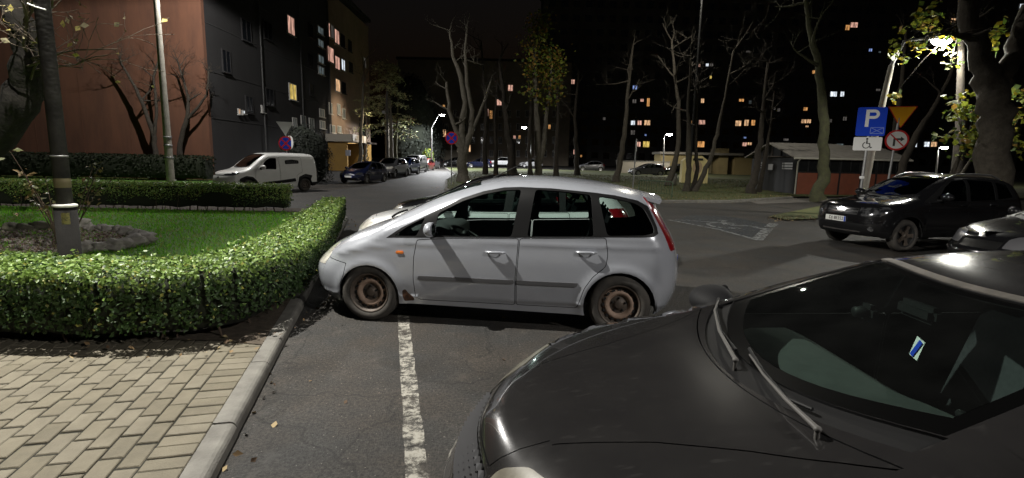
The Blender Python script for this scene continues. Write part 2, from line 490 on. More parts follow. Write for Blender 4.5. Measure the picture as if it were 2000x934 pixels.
def car(name, label, cat, loc, rz, d, M, group=None, sp=.06, detail=2):
    """d: the shape of this kind of car.  M: its materials.  detail 2 hero, 1 mid, 0 far."""
    root = thing(name, label, cat, loc, rz, group)
    b = Body(d); paint = M['paint']; inner = M['inner']
    cf, cr = d.get('cf', .35), d.get('cr', .35)
    st = pchip(d.get('split', [(0, .88), (9, .88)]))
    zt = lambda x: b.B(x) + st(x) * (b.T(x) - b.B(x))
    # ---- limits between the side, top, front and rear skins
    zz = np.linspace(b.zlo + .15, 1.9, 700)
    d['znose'] = float(zz[np.argmax(zt(b.p(zz) + cf * b.af) <= zz)])
    d['ztail'] = float(zz[np.argmax(zt(b.q(zz) - cr * b.ar) <= zz)])
    b.zc = (d['znose'], d['ztail'], d['L'] / 2)
    zn = np.linspace(b.zlo, d['znose'], 14)
    xs_f = [(float(b.p(z) + cf * b.af), float(z)) for z in zn]
    zr = np.linspace(b.zlo, d['ztail'], 20)
    xs_r = [(float(b.q(z) - cr * b.ar), float(z)) for z in zr]
    x0, x1 = xs_f[-1][0], xs_r[-1][0]
    xt = np.linspace(x0, x1, 70)
    topc = [(float(x), float(zt(x))) for x in xt]
    bot = pchip(d['bottom'])
    botc = [(float(x), float(bot(x))) for x in np.linspace(xs_r[0][0], xs_f[0][0], 30)]
    dom = [p for p in xs_f if p[1] > bot(p[0])] + topc[1:-1] + [p for p in xs_r[::-1] if p[1] > bot(p[0])] + botc
    regs = []
    for cx, cz, r in d['arches']:
        regs.append(('void', arc(cx, cz, r, -25, 205), 0))
    kinds = {}
    for i, (key, lp, par) in enumerate(d['side']):
        k = key + '#%d' % i; kinds[k] = (key, par)
        gap = .007 if key in ('front_door', 'rear_door', 'side_door', 'front_bumper') else .0
        regs.append((k, lp, gap))
    P, R = carve(dom, regs, sp)
    objs = {}
    for sg in (-1, 1):
        Q, N = b.side(P, sg); made = {}
        order = sorted([k for k in R if k not in ('void', 'rest')], key=lambda k: kinds[k][1] is not None)
        for k in order:
            key, par = kinds[k]
            pa = made.get(par, root) if par else root
            if key in ('window', 'quarter_window'): o = shell(key, Q, N, R[k], [M['glass']], pa, 0, -.006)
            elif key in ('pillar_trim', 'bumper_trim', 'cladding', 'sill_trim'): o = shell(key, Q, N, R[k], [M['trim'], inner], pa, .016, .001)
            elif key == 'rub_strip': o = shell(key, Q, N, R[k], [M['strip']], pa, .03, .014)
            elif key == 'tail_lamp': o = shell(key, Q, N, R[k], [M['tail']], pa, .02, .004)
            elif key == 'waist_strip': o = shell(key, Q, N, R[k], [paint], pa, .03, .011)
            elif key == 'headlight': o = shell(key, Q, N, R[k], [M['lamp']], pa, .02, .003)
            elif key == 'fuel_flap': o = shell(key, Q, N, R[k], [paint], pa, .01, .0)
            elif key == 'rust_patch': o = shell(key, Q, N, R[k], [M['rust'], inner], pa, .016, .0005)
            elif key == 'logo': o = shell(key, Q, N, R[k], [M['logo']], pa, .004, .003)
            else: o = shell(key, Q, N, R[k], [paint, inner], pa, .016)
            if o is not None: made[key] = o; objs.setdefault(key, []).append(o)
        o = shell('body', Q, N, R['rest'], [paint, inner], root, .016)
        objs.setdefault('body', []).append(o)
    # ---- top skin: bonnet, windscreen, roof
    xe = np.linspace(x0, x1, 70)
    edge = [(float(x), float(b.Y(x, zt(x)))) for x in xe]
    yf = edge[0][1]; zf_ = d['znose']
    fr = [(float(b.Xf(np.array([y]), np.array([zf_]))[0]), float(y)) for y in np.linspace(-yf, yf, 22)]
    yr = edge[-1][1]; ztl = d['ztail']
    rr = [(float(b.Xr(np.array([y]), np.array([ztl]))[0]), float(y)) for y in np.linspace(yr, -yr, 22)]
    dom = fr[:-1] + edge[:-1] + rr[:-1] + [(x, -y) for x, y in edge[::-1]][:-1]
    regs = []; kinds = {}
    for i, (key, lp) in enumerate(d['topr']):
        k = key + '#%d' % i; kinds[k] = key
        regs.append((k, lp, .006 if key in ('bonnet',) else 0))
    P, R = carve(dom, regs, d.get('sptop', sp))
    Q, N = b.topm(P)
    for k in R:
        if k == 'rest': continue
        key = kinds[k]
        if key in ('windscreen', 'rear_window'): o = shell(key, Q, N, R[k], [M.get('screen', M['glass'])], root, 0, -.003)
        elif key == 'cowl': o = shell(key, Q, N, R[k], [M['trim']], root, .012, -.012)
        elif key == 'seal': o = shell(key, Q, N, R[k], [M['seal']], root, .012, .004)
        elif key == 'frit': o = shell(key, Q, N, R[k], [M['frit']], root, .004, -.004)
        else: o = shell(key, Q, N, R[k], [paint, inner], root, .016)
        objs.setdefault(key, []).append(o)
    objs['roof'] = [shell('roof', Q, N, R['rest'], [paint, inner], root, .016)]
    # ---- front and rear skins
    for rear in (False, True):
        crv = xs_r if rear else xs_f
        crv = [(x, z) for x, z in crv if z > float(bot(x)) - .02]
        e = [(float(b.Y(x, z)), z) for x, z in crv]
        dom = [(y, z) for y, z in e] + [(-y, z) for y, z in e[::-1]]
        regs = []; kinds = {}
        for i, (key, lp) in enumerate(d['rearr' if rear else 'frontr']):
            k = key + '#%d' % i; kinds[k] = key; regs.append((k, lp, .005 if key == 'bonnet_lip' else 0))
        P, R = carve(dom, regs, d.get('spfront', sp))
        Q, N = b.frontm(P, rear)
        for k in R:
            if k == 'rest': continue
            key = kinds[k]
            if key == 'rear_window': o = shell(key, Q, N, R[k], [M['glass']], root, 0, -.003)
            elif key == 'headlight': o = shell(key, Q, N, R[k], [M['lamp']], root, .02, .003)
            elif key == 'tail_lamp': o = shell(key, Q, N, R[k], [M['tail']], root, .02, .003)
            elif key == 'grille': o = shell(key, Q, N, R[k], [M['grille']], root, .02, -.012)
            elif key == 'bumper_trim': o = shell(key, Q, N, R[k], [M['trim']], root, .02, .001)
            elif key == 'grille_bar': o = shell(key, Q, N, R[k], [M['chrome']], root, .02, .004)
            elif key == 'fog_lamp': o = shell(key, Q, N, R[k], [M['lamp']], root, .02, .003)
            elif key == 'badge': o = shell(key, Q, N, R[k], [M['chrome']], root, .02, .008)
            else: o = shell(key, Q, N, R[k], [paint, inner], root, .016)
            objs.setdefault(key, []).append(o)
        nm = 'tailgate' if rear else 'bumper'
        objs[nm] = [shell(nm, Q, N, R['rest'], [paint, inner], root, .016)]
    # ---- underbody, arch liners, wheels
    xa = [a[0] for a in d['arches']]; ra = [a[2] for a in d['arches']]
    Wm = float(b.W(.5)); ub = MB(); zl = d.get('floor', .24)
    for xl, xr_, w in ((.25, xa[0] - ra[0] - .02, Wm * .72), (xa[0] - ra[0] - .02, xa[0] + ra[0] + .02, Wm * .62), (xa[0] + ra[0] + .02, xa[1] - ra[1] - .02, Wm * .93),
                       (xa[1] - ra[1] - .02, xa[1] + ra[1] + .02, Wm * .62), (xa[1] + ra[1] + .02, d['L'] - .25, Wm * .78)):
        ub.box(((xl + xr_) / 2, 0, zl + .06), (xr_ - xl - .004, 2 * w, .12))
    ub.box((xa[0] * .5 + .35, 0, .5), (xa[0] + ra[0] - .35, Wm * 1.2, .35))
    for (cx, cz, r) in d['arches']:
        for sg in (-1, 1):
            ps = arc(cx, cz, r + .012, -6, 186, 20)
            vs = [(x, sg * Wm * .60, z) for x, z in ps] + [(x, sg * (Wm * .965), z) for x, z in ps]
            n = len(ps)
            ub.add(vs, [(i, i + 1, n + i + 1, n + i) for i in range(n - 1)])
            ub.add([(x, sg * Wm * .605, z) for x, z in ps], [tuple(range(n))])
    ub.build('underbody', M['under'], root)
    for cx, r in zip(xa, d['wheelr']):
        for sg in (-1, 1):
            wheel(root, cx, sg * (Wm - .105 - d.get('wheel_in', 0)), r, .2, sg, M, d.get('rim', 'steel'), 36 if detail == 2 else 20, detail == 0)
    root['_'] = 0; del root['_']
    return root, b, objs
# ------------------------------------------------------------------ kinds of car (front at x = 0, tail at x = L)
def finish(d, screen, rearw=None, bonnet=None, extra_top=None, pillar=.05):
    """adds the windscreen, the cowl and the bonnet, fitted between the pillars of the body"""
    b = Body(d); st = pchip(d.get('split', [(0, .88), (9, .88)]))
    zt = lambda x: b.B(x) + st(x) * (b.T(x) - b.B(x))
    def lens(xa, xb, bowa, bowb, pil, edge0=None):
        """area between x = xa and xb on the centre line, bowed at both ends, inside the pillars"""
        ye = lambda x: float(b.Y(x, zt(x))) - pil
        sa, sb = xa + bowa, xb + bowb
        xs = np.linspace(sa, sb, 16); ys = [ye(x) for x in xs]
        y0, y1 = ys[0], ys[-1]
        low = [(xa + bowa * (y / y0) ** 2, y) for y in np.linspace(-y0, y0, 17)]
        upp = [(xb + bowb * (y / y1) ** 2, y) for y in np.linspace(y1, -y1, 17)]
        return low[:-1] + [(float(x), y) for x, y in zip(xs, ys)][:-1] + upp[:-1] + [(float(x), -y) for x, y in zip(xs[::-1], ys[::-1])][:-1]
    xa, xb, ba, bb = screen
    tr = list(extra_top(b, zt, lens) if extra_top else [])
    fr_ = d.get('frit', 0)
    if fr_:
        tr.append(('windscreen', lens(xa + fr_ * 1.2, xb - fr_ * .8, ba, bb, pillar + fr_))); tr.append(('frit', lens(xa, xb, ba, bb, pillar)))
    else: tr.append(('windscreen', lens(xa, xb, ba, bb, pillar)))
    cw = d.get('cowlw', .09)
    tr.append(('cowl', lens(xa - cw, xa + .001, ba, ba, pillar * .8)))
    if bonnet:
        f, w0, w1 = bonnet
        xr = xa - cw - .012
        lo = [(f + .10 * (y / w0) ** 2, y) for y in np.linspace(-w0, w0, 13)]
        up = [(xr + ba * (y / w1) ** 2 * .9, y) for y in np.linspace(w1, -w1, 13)]
        tr.append(('bonnet', lo + up))
    if rearw: tr.append(('rear_window', lens(*rearw, pillar)))
    d['topr'] = tr
    return d

def spec_minivan():
    d = dict(L=4.13, soft=.04, W=[(.18, .84), (.3, .875), (.5, .895), (.7, .892), (1.0, .865), (1.7, .865)],
        nose=[(.18, .11), (.24, .075), (.40, .025), (.5, .02), (.6, .055), (.68, .12)],
        tail=[(.18, 3.98), (.3, 4.07), (.45, 4.12), (.62, 4.135), (.75, 4.12), (.88, 4.095), (1.0, 4.04), (1.2, 3.93), (1.38, 3.83), (1.5, 3.76)],
        top=[(.05, .62), (.11, .69), (.20, .755), (.37, .835), (.5, .90), (.67, .975), (.9, 1.058), (1.2, 1.21), (1.53, 1.37), (1.84, 1.482), (2.07, 1.54), (2.3, 1.568), (2.52, 1.577),
             (2.75, 1.572), (3.0, 1.556), (3.2, 1.535), (3.41, 1.503), (3.63, 1.458), (3.83, 1.41), (4.2, 1.33)],
        belt=[(0, .52), (.2, .57), (.5, .70), (.8, .80), (1.05, .905), (1.73, .942), (2.43, .966), (3.3, 1.003), (3.8, 1.015), (4.2, 1.02)],
        tum=[(0, .0), (.95, .0), (1.3, .11), (2.2, .145), (4.2, .145)], nn=[(0, 2.2), (.8, 2.6), (1.2, 4.5), (1.9, 7), (4.2, 7)],
        mm=[(0, 2.0), (1, 2.2), (2, 2.4), (4.2, 2.4)], plan=[(0, .95), (.8, .99), (1.8, 1), (3, 1), (4.2, .955)],
        af=.62, mf=2.5, ar=.42, mr=3.0, cf=.42, cr=.30, znose=.66, ztail=1.33,
        split=[(0, .72), (.7, .74), (1.2, .86), (2, .89), (4.2, .89)],
        arches=[(.845, .285, .335), (3.475, .295, .362)], wheelr=(.312, .312),
        bottom=[(0, .27), (.3, .235), (.5, .20), (1.3, .212), (3.1, .19), (3.8, .22), (4.2, .3)],
        crease=[(pchip([(0, .64), (1.3, .86), (4.2, .93)]), .006, .03), (pchip([(0, .29), (4.2, .31)]), .013, .017)])
    tri = rcorner([(1.12, .935), (1.365, .945), (1.445, 1.135), (1.27, 1.045)], .02)
    fwin = rcorner([(1.545, .955), (2.362, .975), (2.44, 1.448), (2.265, 1.437), (2.053, 1.392), (1.839, 1.318), (1.585, 1.185)], .035)
    rwin = rcorner([(2.522, .985), (3.19, 1.01), (3.15, 1.413), (2.869, 1.44), (2.585, 1.452)], .03)
    qwin = rcorner([(3.325, 1.018), (3.70, 1.035), (3.79, 1.06), (3.78, 1.12), (3.69, 1.285), (3.584, 1.345), (3.381, 1.388), (3.225, 1.405)], .04)
    surround = [(1.04, .914), (1.73, .944), (2.43, .967), (3.3, 1.004), (3.78, 1.018), (3.83, 1.05), (3.82, 1.11), (3.73, 1.30), (3.62, 1.362), (3.4, 1.407), (3.18, 1.43), (2.76, 1.462), (2.43, 1.467), (2.13, 1.43),
                (1.91, 1.362), (1.7, 1.265), (1.4, 1.122), (1.2, 1.02)]
    surround2 = [(1.04, .914), (1.73, .944), (2.43, .967), (3.3, 1.004), (3.78, 1.018), (3.83, 1.05), (3.82, 1.11), (3.73, 1.31), (3.62, 1.368), (3.4, 1.412), (3.18, 1.436), (2.76, 1.466), (2.43, 1.472), (2.25, 1.462),
                 (2.04, 1.418), (1.82, 1.342), (1.56, 1.208), (1.42, 1.137), (1.2, 1.025)]
    fd = rcorner([(1.372, .91), (1.338, .72), (1.332, .5), (1.352, .30), (1.40, .262), (2.417, .262), (2.415, .535), (2.44, .962), (1.73, .938)], .03)
    rdr = rcorner([(2.446, .962), (3.315, 1.0), (3.342, .83), (3.325, .71), (3.20, .60), (3.12, .48), (3.08, .35), (3.05, .262), (2.424, .262), (2.421, .535)], .03)
    d['side'] = [('window', tri, None), ('window', fwin, None), ('window', rwin, None), ('quarter_window', qwin, None),
                 ('pillar_trim', surround2, None),
                 ('rub_strip', rcorner([(1.385, .492), (2.40, .492), (2.40, .532), (1.395, .532)], .012), None),
                 ('rub_strip', rcorner([(2.428, .492), (3.04, .492), (3.055, .532), (2.428, .532)], .012), None),
                 ('headlight', rcorner([(.1, .60), (.26, .635), (.37, .71), (.43, .80), (.36, .81), (.1, .76)], .02), None),
                 ('tail_lamp', rcorner([(3.755, 1.36), (3.80, 1.22), (3.90, 1.03), (3.965, .87), (4.3, .87), (4.3, 1.4), (3.8, 1.42)], .02), None),
                 ('rust_patch', rcorner([(1.215, .36), (1.25, .38), (1.28, .33), (1.335, .30), (1.34, .25), (1.23, .24)], .02), None),
                 ('front_bumper', [(-.2, .655), (.2, .665), (.36, .668), (.60, .628), (.575, .5), (.53, .4), (.5, .1), (-.2, .1)], None),
                 ('front_door', fd, None), ('rear_door', rdr, None)]
    d['frontr'] = [('headlight', rcorner([(.42, .56), (.95, .60), (.95, .8), (.5, .8)], .03)), ('headlight', rcorner([(-.42, .56), (-.95, .60), (-.95, .8), (-.5, .8)], .03)),
                   ('grille', rcorner([(-.45, .28), (.45, .28), (.5, .4), (-.5, .4)], .03)), ('grille', rcorner([(-.3, .56), (.3, .56), (.33, .62), (-.33, .62)], .02))]
    d['rearr'] = [('rear_window', rcorner([(-.5, 1.06), (.5, 1.06), (.45, 1.3), (-.45, 1.3)], .05)), ('tail_lamp', [(.60, .87), (1, .87), (1, 1.4), (.5, 1.4)]), ('tail_lamp', [(-.60, .87), (-1, .87), (-1, 1.4), (-.5, 1.4)])]
    return finish(d, (.98, 1.93, .13, .06), None, (.34, .5, .62))

def spec_hatch(bonnet_low=0.0):
    """ordinary five-door hatchback used for several parked cars"""
    d = dict(L=4.1, W=[(.18, .80), (.3, .84), (.5, .865), (.7, .86), (.95, .83), (1.7, .83)],
        nose=[(.18, .10), (.3, .03), (.45, .0), (.55, .02), (.66, .08)],
        tail=[(.18, 4.0), (.3, 4.07), (.45, 4.10), (.62, 4.10), (.8, 4.06), (1.0, 3.96), (1.2, 3.80), (1.45, 3.55)],
        top=[(0, .58), (.05, .66), (.12, .71), (.3, .78), (.6, .85), (.95, .92), (1.1, .965), (1.4, 1.11), (1.75, 1.27), (2.05, 1.375), (2.4, 1.43), (2.8, 1.44), (3.2, 1.41), (3.6, 1.34), (4.1, 1.2)],
        belt=[(0, .5), (.3, .60), (.7, .74), (1.05, .87), (2, .90), (3, .94), (4.1, .96)],
        tum=[(0, .05), (.8, .08), (1.3, .14), (2.2, .17), (4.2, .17)], nn=[(0, 2.2), (.8, 2.6), (1.2, 4.5), (1.9, 6.5), (4.2, 6.5)],
        mm=[(0, 2.0), (1, 2.2), (2, 2.4), (4.2, 2.4)], plan=[(0, .95), (.8, .99), (1.8, 1), (3, 1), (4.2, .95)],
        af=.55, mf=2.5, ar=.45, mr=3.0, cf=.42, cr=.32, znose=.63, ztail=1.25, split=[(0, .72), (.7, .74), (1.2, .86), (2, .88), (4.2, .88)],
        arches=[(.82, .30, .34), (3.35, .30, .34)], wheelr=(.305, .305), rim='alloy',
        bottom=[(0, .26), (.3, .22), (.5, .2), (1.2, .2), (3, .2), (3.7, .22), (4.2, .3)], crease=[(pchip([(0, .62), (1.3, .80), (4.2, .86)]), .007, .03)])
    fwin = rcorner([(1.45, .91), (2.25, .925), (2.30, 1.335), (2.05, 1.30), (1.75, 1.18)], .03)
    rwin = rcorner([(2.36, .925), (3.02, .945), (3.0, 1.30), (2.42, 1.34)], .03)
    qwin = rcorner([(3.1, .95), (3.48, .975), (3.35, 1.2), (3.1, 1.28)], .03)
    sur = [(1.12, .895), (2, .905), (3, .935), (3.55, .955), (3.5, 1.08), (3.38, 1.235), (3.05, 1.325), (2.4, 1.365), (2.05, 1.33), (1.72, 1.20), (1.4, 1.04)]
    d['side'] = [('window', fwin, None), ('window', rwin, None), ('window', qwin, None), ('pillar_trim', sur, None),
                 ('headlight', rcorner([(.0, .52), (.25, .58), (.42, .70), (.3, .75), (.0, .73)], .02), None),
                 ('tail_lamp', rcorner([(3.78, .72), (4.2, .72), (4.2, 1.02), (3.68, 1.0)], .02), None),
                 ('front_door', rcorner([(1.28, .885), (1.22, .5), (1.26, .26), (2.3, .26), (2.32, .90)], .03), None),
                 ('rear_door', rcorner([(2.33, .90), (2.31, .26), (2.95, .26), (3.02, .5), (3.2, .68), (3.15, .935)], .03), None)]
    d['frontr'] = [('headlight', rcorner([(.40, .55), (.95, .58), (.95, .74), (.46, .71)], .03)), ('headlight', rcorner([(-.40, .55), (-.95, .58), (-.95, .74), (-.46, .71)], .03)),
                   ('grille_bar', rcorner([(-.12, .61), (.12, .61), (.12, .64), (-.12, .64)], .012)),
                   ('grille', rcorner([(-.30, .57), (.30, .57), (.34, .65), (-.34, .65)], .02)),
                   ('grille', rcorner([(-.52, .25), (.52, .25), (.45, .38), (-.45, .38)], .03)),
                   ('fog_lamp', rcorner([(.56, .29), (.68, .29), (.68, .37), (.56, .37)], .04)), ('fog_lamp', rcorner([(-.56, .29), (-.68, .29), (-.68, .37), (-.56, .37)], .04))]
    d['rearr'] = [('rear_window', rcorner([(-.5, 1.0), (.5, 1.0), (.44, 1.24), (-.44, 1.24)], .05)), ('tail_lamp', [(.50, .72), (1, .72), (1, 1.0), (.52, 1.0)]), ('tail_lamp', [(-.50, .72), (-1, .72), (-1, 1.0), (-.52, 1.0)])]
    return finish(d, (1.10, 1.95, .14, .06), None, (.26, .5, .64))

def spec_near():
    """dark hatchback whose bonnet and windscreen fill the lower right"""
    d = dict(L=4.2, W=[(.18, .87), (.3, .92), (.5, .96), (.7, .96), (.95, .945), (1.7, .945)],
        nose=[(.18, .10), (.3, .02), (.42, -.02), (.48, -.01), (.52, .03), (.60, .09), (.66, .13), (.74, .175)],
        tail=[(.18, 4.1), (.3, 4.17), (.45, 4.2), (.62, 4.2), (.8, 4.16), (1.0, 4.04), (1.2, 3.86), (1.45, 3.6)],
        top=[(.05, .55), (.09, .63), (.14, .70), (.22, .735), (.4, .79), (.6, .835), (.9, .89), (1.15, .935), (1.25, .965), (1.5, 1.07), (1.8, 1.195), (2.03, 1.285), (2.15, 1.325), (2.5, 1.375), (2.9, 1.395), (3.3, 1.375), (3.7, 1.30), (4.2, 1.1)],
        belt=[(0, .52), (.15, .60), (.5, .72), (1.1, .83), (1.4, .875), (2, .895), (4.2, .95)],
        tum=[(0, .0), (.9, .0), (1.3, .06), (2.2, .18), (4.2, .19)], nn=[(0, 2.4), (.8, 2.8), (1.3, 5.0), (1.9, 6.5), (4.2, 6.5)],
        mm=[(0, 2.4), (1, 2.4), (2, 2.4), (4.2, 2.4)], plan=[(0, .93), (.8, .99), (1.8, 1), (3, 1), (4.2, .95)],
        af=.75, mf=2.1, ar=.45, mr=3.0, cf=.40, cr=.32, znose=.655, ztail=1.2, split=[(0, .70), (.7, .70), (1.3, .82), (2, .86), (4.2, .88)],
        arches=[(.85, .30, .34), (3.4, .30, .34)], wheelr=(.305, .305), rim='alloy', cowlw=.10, frit=.05, soft=.045,
        bottom=[(0, .26), (.3, .22), (.5, .2), (1.2, .2), (3, .2), (3.7, .22), (4.3, .3)], crease=[(pchip([(0, .60), (1.3, .79), (4.2, .84)]), .007, .03)])
    fwin = rcorner([(1.62, .92), (2.45, .935), (2.48, 1.28), (2.15, 1.255), (1.88, 1.13)], .03)
    rwin = rcorner([(2.56, .935), (3.25, .95), (3.15, 1.26), (2.58, 1.285)], .03)
    sur = [(1.35, .892), (2, .90), (3.5, .945), (3.45, 1.08), (3.3, 1.24), (2.55, 1.315), (2.15, 1.285), (1.85, 1.16), (1.6, 1.03)]
    d['side'] = [('window', fwin, None), ('window', rwin, None), ('pillar_trim', sur, None),
                 ('headlight', rcorner([(.0, .50), (.35, .55), (.62, .70), (.5, .74), (.0, .72)], .02), None),
                 ('bumper_trim', [(-.1, .15), (.55, .15), (.55, .40), (-.1, .40)], None),
                 ('front_door', rcorner([(1.42, .885), (1.36, .5), (1.40, .26), (2.45, .26), (2.47, .91)], .03), None),
                 ('rear_door', rcorner([(2.48, .91), (2.46, .26), (3.0, .26), (3.05, .5), (3.25, .68), (3.2, .935)], .03), None)]
    d['frontr'] = [('headlight', rcorner([(.37, .56), (.95, .56), (.95, .81), (.43, .745), (.37, .70)], .02)), ('headlight', rcorner([(-.37, .56), (-.95, .56), (-.95, .81), (-.43, .745), (-.37, .70)], .02)),
                   ('grille', rcorner([(-.33, .525), (.33, .525), (.34, .655), (-.34, .655)], .02)), ('bonnet_lip', [(-.315, .668), (.315, .668), (.345, .9), (-.345, .9)]),
                   ('bumper_trim', rcorner([(-1, .15), (1, .15), (1, .44), (-1, .44)], .03))]
    d['rearr'] = [('tail_lamp', [(.50, .72), (1, .72), (1, 1.0), (.52, 1.0)]), ('tail_lamp', [(-.50, .72), (-1, .72), (-1, 1.0), (-.52, 1.0)])]
    def extra(b, zt, lens):
        return [('seal', lens(2.035, 2.068, .13, .13, .03))]
    d['sptop'] = .035
    h_ = [(.05, .332), (.25, .335), (.42, .36), (.73, .45), (.98, .56), (1.18, .67), (1.32, .765)]
    d = finish(d, (1.22, 2.03, .23, .13), None, None, extra, .045)
    d['topr'].append(('bonnet', [(x, -y) for x, y in h_[::-1]] + [(.03, -.15), (.03, 0), (.03, .15)] + h_ + [(1.108 + .20 * (y / .75) ** 2, y) for y in np.linspace(.74, -.74, 17)]))
    return d

def spec_suv():
    d = dict(L=4.32, W=[(.25, .84), (.4, .885), (.6, .91), (.85, .905), (1.1, .875), (1.7, .875)],
        nose=[(.25, .12), (.4, .03), (.55, .0), (.75, .02), (.9, .06)],
        tail=[(.25, 4.2), (.4, 4.28), (.6, 4.32), (.85, 4.31), (1.1, 4.24), (1.3, 4.14), (1.6, 3.95)],
        top=[(0, .84), (.05, .93), (.12, .97), (.35, 1.03), (.8, 1.08), (1.15, 1.12), (1.25, 1.16), (1.6, 1.37), (1.95, 1.545), (2.2, 1.61), (2.6, 1.64), (3.2, 1.63), (3.7, 1.58), (4.3, 1.45)],
        belt=[(0, .70), (.3, .84), (.8, .94), (1.2, 1.02), (2, 1.05), (3, 1.09), (4.3, 1.12)],
        tum=[(0, .04), (.8, .06), (1.3, .12), (2.2, .15), (4.3, .15)], nn=[(0, 3), (.8, 3), (1.2, 5), (1.9, 7), (4.3, 7)],
        mm=[(0, 2.4), (4.3, 2.4)], plan=[(0, .95), (.8, .99), (1.8, 1), (3, 1), (4.3, .95)],
        af=.5, mf=2.6, ar=.42, mr=3.0, cf=.42, cr=.32, znose=.88, ztail=1.45, split=[(0, .74), (.7, .74), (1.2, .86), (2, .89), (4.3, .89)],
        arches=[(.85, .35, .40), (3.5, .35, .40)], wheelr=(.34, .34), rim='alloy', floor=.3, wheel_in=.02,
        bottom=[(0, .32), (.4, .28), (1.2, .3), (3, .3), (3.8, .3), (4.4, .36)], crease=[(pchip([(0, .8), (1.3, .96), (4.3, 1.0)]), .008, .035)])
    fwin = rcorner([(1.55, 1.06), (2.38, 1.075), (2.42, 1.525), (2.1, 1.49), (1.85, 1.36)], .03)
    rwin = rcorner([(2.48, 1.075), (3.2, 1.10), (3.18, 1.50), (2.5, 1.525)], .03)
    qwin = rcorner([(3.28, 1.11), (3.75, 1.16), (3.6, 1.42), (3.27, 1.48)], .03)
    sur = [(1.2, 1.035), (2, 1.055), (3, 1.088), (3.85, 1.125), (3.8, 1.25), (3.65, 1.46), (3.2, 1.535), (2.4, 1.555), (2.08, 1.52), (1.78, 1.37), (1.5, 1.20)]
    d['side'] = [('window', fwin, None), ('window', rwin, None), ('window', qwin, None), ('pillar_trim', sur, None),
                 ('headlight', rcorner([(.0, .70), (.2, .74), (.42, .86), (.38, .94), (.0, .92)], .02), None),
                 ('sill_trim', [(-.1, .2), (4.5, .2), (4.5, .42), (-.1, .42)], None),
                 ('front_door', rcorner([(1.36, 1.03), (1.30, .6), (1.34, .43), (2.42, .43), (2.44, 1.06)], .03), None),
                 ('rear_door', rcorner([(2.45, 1.06), (2.43, .43), (3.05, .43), (3.1, .6), (3.3, .8), (3.25, 1.085)], .03), None)]
    d['frontr'] = [('headlight', rcorner([(.40, .72), (.95, .74), (.95, .92), (.42, .90)], .03)), ('headlight', rcorner([(-.40, .72), (-.95, .74), (-.95, .92), (-.42, .90)], .03)),
                   ('badge', [(.1 * math.cos(k * PI / 6), .825 + .06 * math.sin(k * PI / 6)) for k in range(12)]),
                   ('grille_bar', rcorner([(-.38, .845), (.38, .845), (.38, .862), (-.38, .862)], .006)), ('grille_bar', rcorner([(-.38, .78), (.38, .78), (.38, .797), (-.38, .797)], .006)),
                   ('grille', rcorner([(-.39, .74), (.39, .74), (.40, .89), (-.40, .89)], .02)),
                   ('grille_bar', rcorner([(-.48, .375), (.48, .375), (.46, .405), (-.46, .405)], .01)),
                   ('fog_lamp', [(.66 + .05 * math.cos(k * PI / 6), .47 + .05 * math.sin(k * PI / 6)) for k in range(12)]), ('fog_lamp', [(-.66 + .05 * math.cos(k * PI / 6), .47 + .05 * math.sin(k * PI / 6)) for k in range(12)]),
                   ('bumper_trim', rcorner([(-1, .2), (1, .2), (1, .37), (.5, .56), (-.5, .56), (-1, .37)], .03))]
    d['rearr'] = [('rear_window', rcorner([(-.55, 1.13), (.55, 1.13), (.5, 1.42), (-.5, 1.42)], .05)), ('tail_lamp', [(.62, .85), (1, .85), (1, 1.12), (.62, 1.12)]), ('tail_lamp', [(-.62, .85), (-1, .85), (-1, 1.12), (-.62, 1.12)])]
    return finish(d, (1.24, 2.08, .13, .06), None, (.16, .56, .70))

